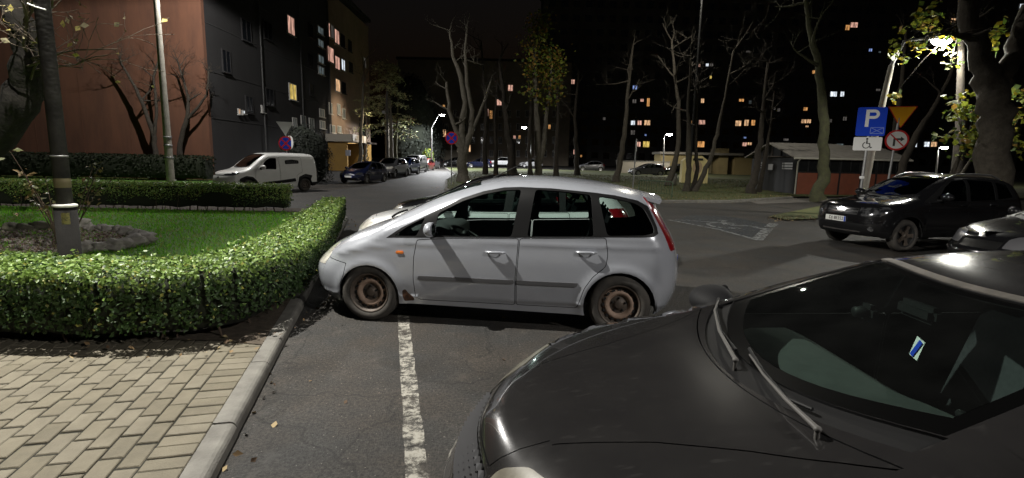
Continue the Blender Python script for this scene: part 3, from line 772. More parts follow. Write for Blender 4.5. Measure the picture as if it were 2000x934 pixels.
def spec_van():
    d = dict(L=4.55, W=[(.2, .86), (.35, .90), (.6, .92), (.9, .915), (1.2, .89), (2.0, .89)],
        nose=[(.2, .14), (.35, .05), (.5, .0), (.7, .02), (.85, .07)],
        tail=[(.2, 4.42), (.35, 4.5), (.6, 4.55), (1.0, 4.55), (1.4, 4.52), (1.7, 4.47), (1.85, 4.43)],
        top=[(0, .78), (.06, .88), (.14, .94), (.4, 1.02), (.75, 1.09), (.95, 1.14), (1.05, 1.19), (1.4, 1.47), (1.7, 1.69), (1.9, 1.79), (2.2, 1.84), (3, 1.86), (4, 1.85), (4.4, 1.82), (4.6, 1.78)],
        belt=[(0, .66), (.3, .82), (.8, .95), (1.1, 1.05), (2, 1.10), (4.6, 1.12)],
        tum=[(0, .04), (.8, .06), (1.3, .11), (2.2, .12), (4.6, .12)], nn=[(0, 3), (.8, 3), (1.2, 6), (1.9, 9), (4.6, 9)],
        mm=[(0, 2.4), (4.6, 2.4)], plan=[(0, .95), (.8, .99), (1.8, 1), (3.5, 1), (4.6, .98)],
        af=.55, mf=2.5, ar=.25, mr=3.2, cf=.42, cr=.32, znose=.84, ztail=1.66, split=[(0, .74), (.7, .74), (1.2, .86), (2, .91), (4.6, .91)],
        arches=[(.9, .32, .38), (3.75, .32, .38)], wheelr=(.32, .32), rim='steel', floor=.28, wheel_in=.02,
        bottom=[(0, .28), (.4, .24), (1.3, .24), (3.3, .24), (4.1, .26), (4.6, .32)], crease=[])
    fwin = rcorner([(1.42, 1.10), (2.25, 1.08), (2.30, 1.60), (2.0, 1.60), (1.78, 1.48)], .06)
    d['side'] = [('window', fwin, None),
                 ('headlight', rcorner([(.0, .80), (.3, .82), (.55, .94), (.3, .95), (.0, .90)], .02), None),
                 ('cladding', rcorner([(1.5, .40), (2.35, .42), (3.25, .50), (3.2, .66), (2.4, .57), (1.55, .50)], .02), None),
                 ('cladding', rcorner([(3.3, .2), (4.7, .2), (4.7, .46), (4.0, .46), (4.15, .78), (3.75, .86), (3.4, .72), (3.32, .4)], .05), None),
                 ('cladding', rcorner([(-.1, .2), (1.35, .2), (1.3, .55), (1.1, .75), (.8, .80), (.5, .68), (.42, .38), (-.1, .38)], .05), None),
                 ('logo', rcorner([(2.72, 1.32), (3.45, 1.35), (3.45, 1.50), (3.1, 1.54), (2.72, 1.50)], .05), None),
                 ('front_door', rcorner([(1.25, 1.04), (1.2, .6), (1.35, .42), (2.4, .42), (2.42, 1.3), (2.36, 1.66), (1.95, 1.66), (1.6, 1.38)], .04), None),
                 ('side_door', rcorner([(2.44, .42), (3.3, .46), (3.3, .8), (3.6, .95), (3.6, 1.64), (2.44, 1.66)], .04), None)]
    d['frontr'] = [('headlight', rcorner([(.34, .80), (.95, .82), (.95, .93), (.5, .90), (.34, .86)], .02)), ('headlight', rcorner([(-.34, .80), (-.95, .82), (-.95, .93), (-.5, .90), (-.34, .86)], .02)),
                   ('grille', rcorner([(-.34, .80), (.34, .80), (.34, .84), (-.34, .84)], .01)), ('grille', rcorner([(-.06, .68), (.06, .68), (.06, .76), (-.06, .76)], .01)),
                   ('bumper_trim', rcorner([(-1, .2), (1, .2), (1, .40), (.6, .46), (-.6, .46), (-1, .40)], .03))]
    d['rearr'] = [('tail_lamp', [(.78, .75), (1, .75), (1, 1.3), (.78, 1.3)]), ('tail_lamp', [(-.78, .75), (-1, .75), (-1, 1.3), (-.78, 1.3)])]
    return finish(d, (1.03, 1.86, .14, .06), None, (.2, .5, .68))

# ------------------------------------------------------------------ car materials
TYRE = mat('tyre_rubber', (.030, .028, .026), .85, col2=(.065, .058, .050), scale=7, bump=.1, bscale=40)
CHROME = mat('chrome', (.75, .75, .76), .12, 1.0)
ALLOY = mat('alloy', (.42, .42, .43), .35, .85)
BLACKP = mat('black_plastic', (.0045, .0045, .005), .6, spec=.25)
UNDER = mat('underbody_black', (.006, .006, .006), .9)
INNER = mat('door_lining', (.010, .010, .011), .8, spec=.2)
SEATM = mat('seat_fabric', (.022, .023, .026), .95, col2=(.032, .033, .037), scale=40)
TAILM = mat('tail_lamp_red', (.22, .006, .01), .12, coat=1.0)
TAILW = TAILM
LAMPM = mat('headlamp_glass', (.70, .68, .62), .2, .0, coat=1.0, col2=(.40, .38, .34), scale=9)
LAMPCHROME = mat('headlamp_chrome', (.55, .56, .58), .10, .9, coat=1.0, col2=(.08, .08, .09), scale=12, lo=.42, hi=.58)
GRILLE = mat('grille_black', (.003, .003, .003), .4)
GLASS = glass_mat('car_glass', (.66, .76, .72))
GLASSD = glass_mat('tinted_glass', (.16, .18, .18))
PLATE = mat('plate_white', (.75, .75, .72), .35)
PLATEBLUE = mat('plate_blue', (.02, .06, .4), .35)
INK = mat('plate_ink', (.01, .01, .01), .5)
RUST = mat('rust', (.10, .045, .022), .9, col2=(.03, .018, .012), scale=30)
RIMRUST = mat('rusty_steel', (.27, .185, .14), .75, .1, col2=(.36, .26, .20), scale=16, bump=.08, bscale=60)
RIMDARK = mat('dark_steel', (.06, .05, .042), .6, .2, col2=(.11, .085, .068), scale=11)
RIMBLACK = mat('rim_black', (.01, .01, .01), .8)
FRIT = mat('frit_black', (.002, .002, .002), .2)
SEAL = mat('roof_seal', (.075, .07, .062), .5, .1, col2=(.11, .10, .09), scale=14)
STRIP = mat('strip_grey', (.075, .075, .08), .45)

def paint(name, col, rough=.32, metal=.3, dirt=None, coat=1.0):
    return mat(name, col, rough, metal, col2=dirt or tuple(c * .9 for c in col), scale=3.5, detail=8, coat=coat, lo=.3, hi=.7)

def mats(p, glass=None, rim=ALLOY, lamp=LAMPM, **k):
    m = dict(paint=p, inner=INNER, glass=glass or GLASS, trim=BLACKP, strip=STRIP, tail=TAILM, lamp=lamp, seal=SEAL, frit=FRIT, grille=GRILLE, chrome=CHROME,
             under=UNDER, tyre=TYRE, rim=rim, rim_dark=RIMDARK, rim_rust=RIMRUST, black=RIMBLACK, rust=RUST, logo=BLACKP)
    m.update(k); return m

# ------------------------------------------------------------------ fittings
def wing_mirror(root, x, y, z, sg, cap, s=1.0, sq=(.85, 1.35, .9)):
    b = MB(); b.ball((x, y + sg * .12 * s, z + .02), .09 * s, 14, squash=sq)
    # a flat back: push the rear half in
    b.v = [(min(v[0], x + .03 * s), v[1], v[2]) for v in b.v]
    o = b.build('mirror', cap, root)
    MB().tube([(x - .02, y - sg * .03, z - .06), (x - .01, y + sg * .06, z - .05)], [.035 * s, .028 * s], 8).build('bracket', BLACKP, o)
    g = MB(); g.lathe([(.001, .033 * s), (.07 * s, .033 * s)], 14, 'X', c=(x, y + sg * .12 * s, z + .02)); g.build('mirror_glass', CHROME, o)

def door_handle(root, b, x, z, sg, m, L=.2):
    y = float(b.Y(x, z)); d = MB()
    d.lathe([(.001, 0), (.05, 0)], 18, 'Y', c=(0, 0, 0))
    o = MB(); pts = [(x - L / 2, sg * (y + .012), z), (x - L / 2 + .03, sg * (y + .036), z + .001), (x, sg * (y + .042), z + .002), (x + L / 2 - .03, sg * (y + .036), z + .001), (x + L / 2, sg * (y + .012), z)]
    o.tube(pts, [.011, .015, .016, .015, .011], 8)
    h = o.build('handle', m, root)
    c = MB(); cx = x - .01
    P = np.array([(cx + r * math.cos(a), z - .008 + r * .8 * math.sin(a)) for r in (.052, .03, .005) for a in np.linspace(0, 2 * PI, 20, endpoint=False)])
    Q, N = b.side(P, sg); Q = Q + N * np.concatenate([np.full(20, .003), np.full(20, .0025), np.full(20, .002)])[:, None]
    c.add([tuple(q) for q in Q], [(i * 20 + k, i * 20 + (k + 1) % 20, (i + 1) * 20 + (k + 1) % 20, (i + 1) * 20 + k) for i in range(2) for k in range(20)], 0, True)
    c.build('handle_recess', m, h)

def number_plate(root, x, z, rear=False, txt=None, tilt=0.0, y=0.0, name='number_plate'):
    sg = 1 if rear else -1
    p = MB().box((x, y, z), (.012, .52, .114), bevel=.004).build(name, PLATE, root)
    MB().box((x + sg * .0045, y - sg * -.238 if not rear else y - .238, z), (.006, .04, .108)).build('country_band', PLATEBLUE, p)
    if txt:
        M = Matrix(((0, 0, -1, x - .0068), (-1, 0, 0, y - .02), (0, 1, 0, z), (0, 0, 0, 1)))
        text_mesh(txt, .10, 'lettering', INK, p, M, .0008, bold=.0012)
    return p

def seat(root, x, y, z=.45, m=None, head=True):
    s = MB()
    s.box((x, y, z), (.5, .48, .16), bevel=.06)
    R = Matrix.Rotation(rad(18), 3, 'Y')
    s.box((x + .33, y, z + .34), (.14, .47, .62), rot=R, bevel=.06)
    if head:
        s.box((x + .46, y, z + .72), (.09, .26, .19), rot=R, bevel=.045)
        for dy in (-.06, .06): s.tube([(x + .42, y + dy, z + .58), (x + .46, y + dy, z + .70)], .007, 6)
    return s.build('seat', m or SEATM, root)

def interior(root, b, xd, zd, w, seats, lhd=-1, m=None):
    """dashboard, steering wheel and seats; xd, zd: rear top edge of the dashboard"""
    db = MB(); n = 13
    ys = np.linspace(-w, w, n); vs = []
    for y in ys:
        k = (y / w) ** 2
        hump = .05 * math.exp(-((y - lhd * w * .5) / .22) ** 2)
        vs += [(xd - .75 + k * .18, y, zd - .08), (xd - .35 + k * .06, y, zd - .005), (xd - .1, y, zd + hump), (xd, y, zd - .04 + hump), (xd + .02, y, zd - .35)]
    db.add(vs, [(i * 5 + j, i * 5 + j + 1, (i + 1) * 5 + j + 1, (i + 1) * 5 + j) for i in range(n - 1) for j in range(4)], 0, True)
    db.build('dashboard', m or INNER, root)
    sw = MB(); c = Vector((xd + .16, lhd * w * .5, zd - .06)); t = Vector((.42, 0, .9)).normalized(); u = Vector((-.9, 0, .42)).normalized(); e = Vector((0, 1, 0))
    ring = [c + (e * math.cos(g) + u * math.sin(g)) * .185 for g in np.linspace(0, 2 * PI, 29)]
    sw.tube(ring, .015, 7, cap=False)
    for g in (0.1, PI - .1, -PI / 2): sw.tube([c - t * .02, c + (e * math.cos(g) + u * math.sin(g)) * .18], [.03, .014], 6)
    sw.ball(c - t * .02, .065, 10, squash=(.7, 1, 1)); sw.tube([c - t * .03, c - t * .03 + Vector((-.3, 0, -.14))], .03, 6)
    sw.build('steering_wheel', BLACKP, root)
    for x, y in seats: seat(root, x, y)

def wiper(root, b, pts, name='wiper'):
    """pts: (x, y) on the glass from the pivot to the tip"""
    P = np.array(pts, float); Q, N = b.topm(P)
    w = MB(); n = len(pts)
    arm = [Vector(q) + Vector(k) * h for q, k, h in zip(Q, N, [.03, .05, .045, .03])]
    w.tube(arm, [.013, .011, .009, .006], 6)
    return w, Q, N
# ------------------------------------------------------------------ ground, kerbs, paving
ASPH = bpy.data.materials.new('asphalt'); ASPH.use_nodes = True
def _asphalt(m):
    nt = m.node_tree; N = nt.nodes; L = nt.links; p = N['Principled BSDF']
    tc = N.new('ShaderNodeTexCoord')
    def nz(sc, det=4, rough=.6):
        n = N.new('ShaderNodeTexNoise'); n.inputs['Scale'].default_value = sc; n.inputs['Detail'].default_value = det
        n.inputs['Roughness'].default_value = rough; L.new(tc.outputs['Object'], n.inputs['Vector']); return n.outputs['Fac']
    def ramp(f, a, b, ca, cb):
        r = N.new('ShaderNodeValToRGB'); r.color_ramp.elements[0].position = a; r.color_ramp.elements[1].position = b
        r.color_ramp.elements[0].color = (*ca, 1); r.color_ramp.elements[1].color = (*cb, 1); L.new(f, r.inputs['Fac']); return r.outputs['Color']
    base = ramp(nz(.55, 6, .7), .36, .66, (.020, .019, .0178), (.040, .0375, .035))
    fine = ramp(nz(44, 5, .85), .40, .66, (.16, .16, .16), (2.7, 2.64, 2.52))
    mx = N.new('ShaderNodeMix'); mx.data_type = 'RGBA'; mx.blend_type = 'MULTIPLY'; mx.inputs['Factor'].default_value = .85
    L.new(base, mx.inputs['A']); L.new(fine, mx.inputs['B'])
    vo = N.new('ShaderNodeTexVoronoi'); vo.inputs['Scale'].default_value = 30; L.new(tc.outputs['Object'], vo.inputs['Vector'])
    st = N.new('ShaderNodeMath'); st.operation = 'LESS_THAN'; st.inputs[1].default_value = .14; L.new(vo.outputs['Distance'], st.inputs[0])
    sel = N.new('ShaderNodeMath'); sel.operation = 'GREATER_THAN'; sel.inputs[1].default_value = .72
    sx = N.new('ShaderNodeSeparateColor'); L.new(vo.outputs['Color'], sx.inputs['Color']); L.new(sx.outputs['Red'], sel.inputs[0])
    ml = N.new('ShaderNodeMath'); ml.operation = 'MULTIPLY'; L.new(st.outputs[0], ml.inputs[0]); L.new(sel.outputs[0], ml.inputs[1])
    m2 = N.new('ShaderNodeMix'); m2.data_type = 'RGBA'; L.new(ml.outputs[0], m2.inputs['Factor'])
    L.new(mx.outputs['Result'], m2.inputs['A']); m2.inputs['B'].default_value = (.16, .15, .13, 1)
    # pale crusts where the bitumen has worn off
    wear = ramp(nz(3.1, 9, .72), .56, .66, (0, 0, 0), (1, 1, 1))
    m3 = N.new('ShaderNodeMix'); m3.data_type = 'RGBA'
    w2 = N.new('ShaderNodeMath'); w2.operation = 'MULTIPLY'; w2.inputs[1].default_value = .4; L.new(wear, w2.inputs[0]); L.new(w2.outputs[0], m3.inputs['Factor'])
    L.new(m2.outputs['Result'], m3.inputs['A']); m3.inputs['B'].default_value = (.085, .079, .071, 1)
    L.new(m3.outputs['Result'], p.inputs['Base Color'])
    p.inputs['Roughness'].default_value = .72
    # hairline cracks
    wob = N.new('ShaderNodeTexNoise'); wob.inputs['Scale'].default_value = 2.2; wob.inputs['Detail'].default_value = 5; L.new(tc.outputs['Object'], wob.inputs['Vector'])
    ad = N.new('ShaderNodeMix'); ad.data_type = 'RGBA'; ad.blend_type = 'ADD'; ad.inputs['Factor'].default_value = .55; L.new(tc.outputs['Object'], ad.inputs['A']); L.new(wob.outputs['Color'], ad.inputs['B'])
    cr = N.new('ShaderNodeTexVoronoi'); cr.feature = 'DISTANCE_TO_EDGE'; cr.inputs['Scale'].default_value = .42; L.new(ad.outputs['Result'], cr.inputs['Vector'])
    cm = N.new('ShaderNodeMapRange'); cm.inputs['From Max'].default_value = .006; cm.inputs['To Min'].default_value = .35; cm.inputs['To Max'].default_value = 1; L.new(cr.outputs['Distance'], cm.inputs['Value'])
    m4 = N.new('ShaderNodeMix'); m4.data_type = 'RGBA'; m4.blend_type = 'MULTIPLY'; m4.inputs['Factor'].default_value = 1; L.new(m3.outputs['Result'], m4.inputs['A']); L.new(cm.outputs['Result'], m4.inputs['B'])
    # brownish and bluish blotches, oil spots
    bl_ = ramp(nz(1.3, 5, .6), .40, .62, (1.18, 1.0, .84), (.86, .92, 1.0)); m5 = N.new('ShaderNodeMix'); m5.data_type = 'RGBA'; m5.blend_type = 'MULTIPLY'; m5.inputs['Factor'].default_value = .7
    L.new(m4.outputs['Result'], m5.inputs['A']); L.new(bl_, m5.inputs['B'])
    oil = ramp(nz(.9, 3, .5), .60, .70, (1, 1, 1), (.5, .5, .52)); m6 = N.new('ShaderNodeMix'); m6.data_type = 'RGBA'; m6.blend_type = 'MULTIPLY'; m6.inputs['Factor'].default_value = .8
    L.new(m5.outputs['Result'], m6.inputs['A']); L.new(oil, m6.inputs['B']); L.new(m6.outputs['Result'], p.inputs['Base Color'])
    b = N.new('ShaderNodeBump'); b.inputs['Strength'].default_value = 1.0; b.inputs['Distance'].default_value = .012
    L.new(nz(60, 5, .8), b.inputs['Height']); L.new(b.outputs['Normal'], p.inputs['Normal'])
_asphalt(ASPH)

def worn(name, col, lo, hi, scale=9, rough=.6):
    """paint on asphalt, rubbed through in patches"""
    m = mat(name, col, rough, col2=tuple(c * .75 for c in col), scale=4)
    nt = m.node_tree; N = nt.nodes; L = nt.links
    tc = N.new('ShaderNodeTexCoord'); n = N.new('ShaderNodeTexNoise'); n.inputs['Scale'].default_value = scale; n.inputs['Detail'].default_value = 9
    n.inputs['Roughness'].default_value = .78
    L.new(tc.outputs['Object'], n.inputs['Vector'])
    r = N.new('ShaderNodeValToRGB'); r.color_ramp.elements[0].position = lo; r.color_ramp.elements[1].position = hi; L.new(n.outputs['Fac'], r.inputs['Fac'])
    L.new(r.outputs['Color'], N['Principled BSDF'].inputs['Alpha'])
    return m

SOIL = mat('soil', (.045, .034, .024), .95, col2=(.09, .07, .05), scale=14, bump=.5, bscale=40)
CONC = mat('kerb_concrete', (.20, .192, .172), .85, col2=(.125, .118, .106), scale=5, detail=9, bump=.25, bscale=70)
PAVE = mat('paver_concrete', (.170, .150, .108), .85, col2=(.128, .112, .080), scale=4.5, detail=8, bump=.25, bscale=90)
PAVE2 = mat('paver_concrete_worn', (.155, .136, .097), .88, col2=(.118, .104, .075), scale=6, detail=8, bump=.3, bscale=90)
PAVE3 = mat('paver_concrete_pale', (.182, .162, .120), .85, col2=(.138, .122, .090), scale=5, detail=8, bump=.25, bscale=90)
JOINT = mat('mossy_joint', (.022, .021, .012), .95, col2=(.012, .011, .008), scale=30)
GRASSB = mat('grass_ground', (.06, .16, .014), .95, col2=(.09, .19, .022), scale=5, bump=.4, bscale=60)
DULLG = mat('dull_grass', (.05, .078, .02), .95, col2=(.105, .10, .04), scale=1.6, detail=9, bump=.4, bscale=30)

def sheet(name, poly, z, m, step=None, kind='structure'):
    """a flat ground area that follows the gentle rise of the land"""
    mb = MB()
    if step is None:
        mb.add([(x, y, z + gz(y)) for x, y in poly], [tuple(range(len(poly)))])
        o = mb.build(name, m)
    else:
        P, R = carve(poly, [], step)
        T = R['rest']; used, inv = np.unique(T.ravel(), return_inverse=True); T = inv.reshape(-1, 3)
        vs = [(P[i, 0], P[i, 1], z + gz(P[i, 1])) for i in used]
        fs = []
        for t in T:
            a, b, c = (P[used[i]] for i in t)
            fs.append(tuple(t) if (b[0] - a[0]) * (c[1] - a[1]) - (c[0] - a[0]) * (b[1] - a[1]) > 0 else tuple(t[::-1]))
        mb.add(vs, fs); o = mb.build(name, m)
    return tag(o, kind=kind)

ys = [-400, -60, 0, 30, 50, 70, 90, 110, 200, 700]
g = MB()
for y in ys: g.add([(-700, y, -.05 + gz(y)), (700, y, -.05 + gz(y))], [])
g.f = [(2 * i, 2 * i + 1, 2 * i + 3, 2 * i + 2) for i in range(len(ys) - 1)]; g.mi = [0] * len(g.f); g.sm = [False] * len(g.f)
struct('ground', g, SOIL)
g = MB(); ys = [-25, 0, 30, 50, 70, 90, 110, 118]
for y in ys: g.add([(-46, y, gz(y)), (70, y, gz(y))], [])
g.f = [(2 * i, 2 * i + 1, 2 * i + 3, 2 * i + 2) for i in range(len(ys) - 1)]; g.mi = [0] * len(g.f); g.sm = [False] * len(g.f)
struct('road', g, ASPH)

# kerb along the planted bed: straight, about 13 degrees off the line of sight
K0, K1 = Vector((-.93, 0.0)), Vector((-4.613, 14.3))
kd = (K1 - K0).normalized(); kn = Vector((-kd.y, kd.x))       # kn points left, into the bed
def kpt(t, w): return K0 + kd * t + kn * w
KL = (K1 - K0).length
kb = MB(); t = -1.9; kr = random.Random(3)
while t < KL:
    ln = min(1.0, KL - t); zt_ = .085 + kr.uniform(-.004, .004); o_ = kr.uniform(-.006, .006)
    prof = [(.0 + o_, -.02), (.006 + o_, .05), (.014 + o_, zt_ - .020), (.026 + o_, zt_ - .007), (.045 + o_, zt_), (.142, zt_), (.142, -.02)]
    vs = []
    for tt in (t + .006, t + ln - .006):
        for w, z in prof:
            p = kpt(tt, w); vs.append((p.x, p.y, z))
    n = len(prof)
    kb.add(vs, [(i, i + 1, n + i + 1, n + i) for i in range(n - 1)] + [tuple(range(n))[::-1], tuple(range(n, 2 * n))])
    t += ln
struct('kerb', kb, CONC)

# block paving: stretchers along the kerb, one course of headers against it
pv = MB(); pr = random.Random(8)
def paver(t0, t1, w0, w1):
    c = kpt((t0 + t1) / 2, (w0 + w1) / 2)
    if not (-9 < c.x < 0 and .3 < c.y < 4.9): return
    g_ = .0048; z = .081 + pr.uniform(-.003, .003); a, b_ = (t1 - t0) / 2 - g_ * (2.0 if t1 - t0 > .15 else 1.3), (w1 - w0) / 2 - g_; be = .005
    tilt = (pr.uniform(-.006, .006), pr.uniform(-.006, .006)); yaw = pr.uniform(-.012, .012)
    vs = []
    for (sa, sb, zz) in [(a, b_, z - be), (a - be, b_ - be, z)]:
        for u_, w_ in ((-1, -1), (1, -1), (1, 1), (-1, 1)):
            tt, ww = u_ * sa, w_ * sb
            q = c + kd * (tt - yaw * ww) + kn * (ww + yaw * tt); vs.append((q.x, q.y, zz + tt * tilt[0] + ww * tilt[1]))
    lo_ = [(v[0], v[1], .03) for v in vs[:4]]
    vs = lo_ + vs
    m_ = pr.choice((0, 0, 1, 2, 2))
    pv.add(vs, [(0, 1, 5, 4), (1, 2, 6, 5), (2, 3, 7, 6), (3, 0, 4, 7), (4, 5, 9, 8), (5, 6, 10, 9), (6, 7, 11, 10), (7, 4, 8, 11), (8, 9, 10, 11)], m_)
w0 = .146
for k in range(60): paver(-.4 + k * .122, -.4 + (k + 1) * .122, w0, w0 + .235)
for r_ in range(68):
    wa = w0 + .235 + r_ * .122; off = (.122 if r_ % 2 else 0) + pr.uniform(-.01, .01)
    for k in range(34): paver(-1.2 + off + k * .244, -1.2 + off + (k + 1) * .244, wa, wa + .122)
struct('pavement', pv, [PAVE, PAVE2, PAVE3])
sheet('paving_joint', [tuple(kpt(-1.9, .143)), tuple(kpt(5.2, .143)), (-12, 5.2), (-12, -1.9)], .073, JOINT).name = 'pavement_joint'

# planted bed behind the paving and along the kerb
sheet('planting_soil', [tuple(kpt(4.50, .143)), tuple(kpt(KL - .1, .143)), (-6.6, 16.2), (-30, 16.2), (-30, 4.45), (-2.6, 4.40)], .09, SOIL)
lawn_poly = [(-3.05, 5.25), (-3.35, 7.2), (-4.45, 12.6), (-6.3, 14.9), (-24, 14.9), (-24, 5.2)]
sheet('lawn', lawn_poly, .10, GRASSB, 1.2)

# faded white line between the bays
l0, l1 = at_z(815, 934), at_z(788, 628)
ld = (l1 - l0).normalized(); ln_ = Vector((-ld.y, ld.x, 0))
a, b_ = l0 - ld * 2.2, l1 + ld * .9
WORNW = worn('worn_white_paint', (.42, .40, .35), .44, .58, 8)
lm = MB(); nn_ = 40
vs = []
for i in range(nn_ + 1):
    p = a + (b_ - a) * i / nn_
    for s_ in (-1, 1):
        q = p + ln_ * s_ * (.062 + random.uniform(-.006, .006)); vs.append((q.x, q.y, .004))
lm.add(vs, [(2 * i, 2 * i + 1, 2 * i + 3, 2 * i + 2) for i in range(nn_)])
struct('parking_line', lm, WORNW)

# blue bay for disabled drivers, white edge lines and a wheelchair mark
def px_poly(pts): return [(p.x, p.y) for p in (at_z(u, v) for u, v in pts)]
sheet('blue_bay', px_poly([(1316, 431), (1400, 449), (1478, 469), (1508, 440), (1430, 424), (1350, 420)]), .004, worn('worn_blue_paint', (.04, .058, .08), .40, .64, 5))
BAYW = worn('bay_white_paint', (.30, .31, .31), .40, .56, 7)
def ground_line(name, pts, w, z=.008, m=BAYW):
    mb = MB(); ps = [at_z(u, v) for u, v in pts]; vs = []
    for i, p in enumerate(ps):
        t_ = (ps[min(i + 1, len(ps) - 1)] - ps[max(i - 1, 0)]).normalized(); n_ = Vector((-t_.y, t_.x, 0)) * w / 2
        vs += [(p.x - n_.x, p.y - n_.y, z), (p.x + n_.x, p.y + n_.y, z)]
    mb.add(vs, [(2 * i, 2 * i + 1, 2 * i + 3, 2 * i + 2) for i in range(len(ps) - 1)]); return struct(name, mb, m)
ground_line('bay_line', [(1306, 430), (1400, 448), (1482, 470)], .12)
ground_line('bay_line', [(1478, 470), (1500, 447)], .26, .012)
ground_line('bay_line', [(1502, 444), (1512, 437)], .26)
ground_line('bay_line', [(1318, 430), (1400, 435), (1440, 441)], .10, .012)
wc = MB()
cc = at_z(1418, 441); ex, ey = Vector((.95, -.3, 0)), Vector((.3, .95, 0))
ring = [cc + (ex * math.cos(g_) * .55 + ey * math.sin(g_) * .75) for g_ in np.linspace(.9, 5.4, 22)]
for i in range(21):
    p, q = ring[i], ring[i + 1]; k = .80
    a_, b2 = cc + (p - cc) * k, cc + (q - cc) * k
    wc.add([(p.x, p.y, .014), (q.x, q.y, .014), (b2.x, b2.y, .014), (a_.x, a_.y, .014)], [(0, 1, 2, 3)])
for p, q in ((cc + ey * 1.0, cc + ey * .1), (cc + ey * .1, cc + ex * .7 + ey * .1), (cc + ex * .7 + ey * .1, cc + ex * 1.0 - ey * .8)):
    t_ = (q - p).normalized(); n_ = Vector((-t_.y, t_.x, 0)) * .07
    wc.add([(v.x, v.y, .016) for v in (p - n_, q - n_, q + n_, p + n_)], [(0, 1, 2, 3)])
wc.lathe([(.001, .018), (.15, .018)], 14, 'Z', c=(cc.x + ey.x * 1.25, cc.y + ey.y * 1.25, 0))
struct('wheelchair_marking', wc, BAYW)

# park lawn behind the car park with its kerb
isl = [at_z(*p) for p in ((838, 344), (850, 356), (872, 372), (905, 386), (1000, 392), (1150, 396), (1290, 396), (1420, 396), (1500, 391), (1545, 388))]
isl = [(p.x, p.y) for p in isl]
isl[0] = (-5.6, 50.0); isl[1] = (-4.9, 38.0)
park = [(-9.5, 72)] + isl + [(21.5, 30.0), (34, 31), (62, 42), (62, 72)]
sheet('park_lawn', park, .11, DULLG, 3.0)
kb2 = MB(); pts = [Vector((x, y, 0)) for x, y in [(-9.5, 72)] + isl]
vs = []
for i, p in enumerate(pts):
    t_ = (pts[min(i + 1, len(pts) - 1)] - pts[max(i - 1, 0)]).normalized(); n_ = Vector((-t_.y, t_.x, 0))
    for w_, z_ in ((-.13, -.02), (-.11, .10), (-.0, .125), (.04, .12), (.04, 0)):
        q = p + n_ * w_ * 1.0; vs.append((q.x, q.y, z_ + gz(q.y)))
kb2.add(vs, [(i * 5 + j, i * 5 + j + 1, (i + 1) * 5 + j + 1, (i + 1) * 5 + j) for i in range(len(pts) - 1) for j in range(4)])
struct('kerb', kb2, CONC)
# grass wedge round the lone tree, grass strip left of the van
sheet('verge', px_poly([(1500, 425), (1535, 432), (1590, 430), (1700, 412), (1700, 400), (1605, 404)]), .05, DULLG)
sheet('verge', [(-46, 17.6), (-15.5, 17.6), (-16.5, 24), (-18.2, 32.8), (-46, 32.8)], .06, GRASSB)
sheet('footpath', px_poly([(1440, 388), (1545, 385.5), (1720, 386), (1720, 394), (1560, 396), (1480, 399)]), .013, mat('path_concrete', (.16, .15, .135), .85, col2=(.11, .10, .09), scale=2, bump=.2))

# ------------------------------------------------------------------ foliage
def leafm(name, col, rough, tr=.32):
    m = mat(name, col, rough, col2=tuple(c * .72 for c in col), scale=9, spec=.45); nt = m.node_tree; N = nt.nodes; L = nt.links
    t = N.new('ShaderNodeBsdfTranslucent'); t.inputs['Color'].default_value = (*[min(1, c * 1.4) for c in col], 1); x = N.new('ShaderNodeMixShader'); x.inputs['Fac'].default_value = tr
    L.new(N['Principled BSDF'].outputs['BSDF'], x.inputs[1]); L.new(t.outputs['BSDF'], x.inputs[2]); L.new(x.outputs['Shader'], N['Material Output'].inputs['Surface']); return m
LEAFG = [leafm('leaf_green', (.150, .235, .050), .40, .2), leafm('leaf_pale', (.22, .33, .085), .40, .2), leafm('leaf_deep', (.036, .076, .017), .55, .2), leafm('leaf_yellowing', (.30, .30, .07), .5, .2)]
LEAFY = [leafm('maple_yellow', (.40, .33, .035), .6), leafm('maple_lime', (.24, .28, .035), .6), leafm('maple_green', (.10, .16, .028), .6), leafm('maple_ochre', (.33, .20, .04), .6)]
DRYL = [mat('dry_leaf', (.20, .13, .06), .8), mat('dry_leaf_pale', (.33, .25, .13), .8), mat('dry_leaf_dark', (.09, .055, .03), .8)]
TWIG = mat('twig_brown', (.075, .052, .036), .9)
BARK = mat('bark_brown', (.048, .040, .030), .95, col2=(.085, .074, .056), scale=6, detail=8, bump=.8, bscale=22)
BARKD = mat('bark_dark', (.026, .021, .017), .95, col2=(.05, .041, .03), scale=5, detail=8, bump=.8, bscale=20)
BARKM = mat('bark_mossy', (.040, .037, .022), .95, col2=(.068, .072, .032), scale=5, detail=8, bump=.8, bscale=20)
BARKG = mat('bark_grey', (.07, .062, .048), .95, col2=(.12, .108, .085), scale=7, detail=8, bump=.7, bscale=25)

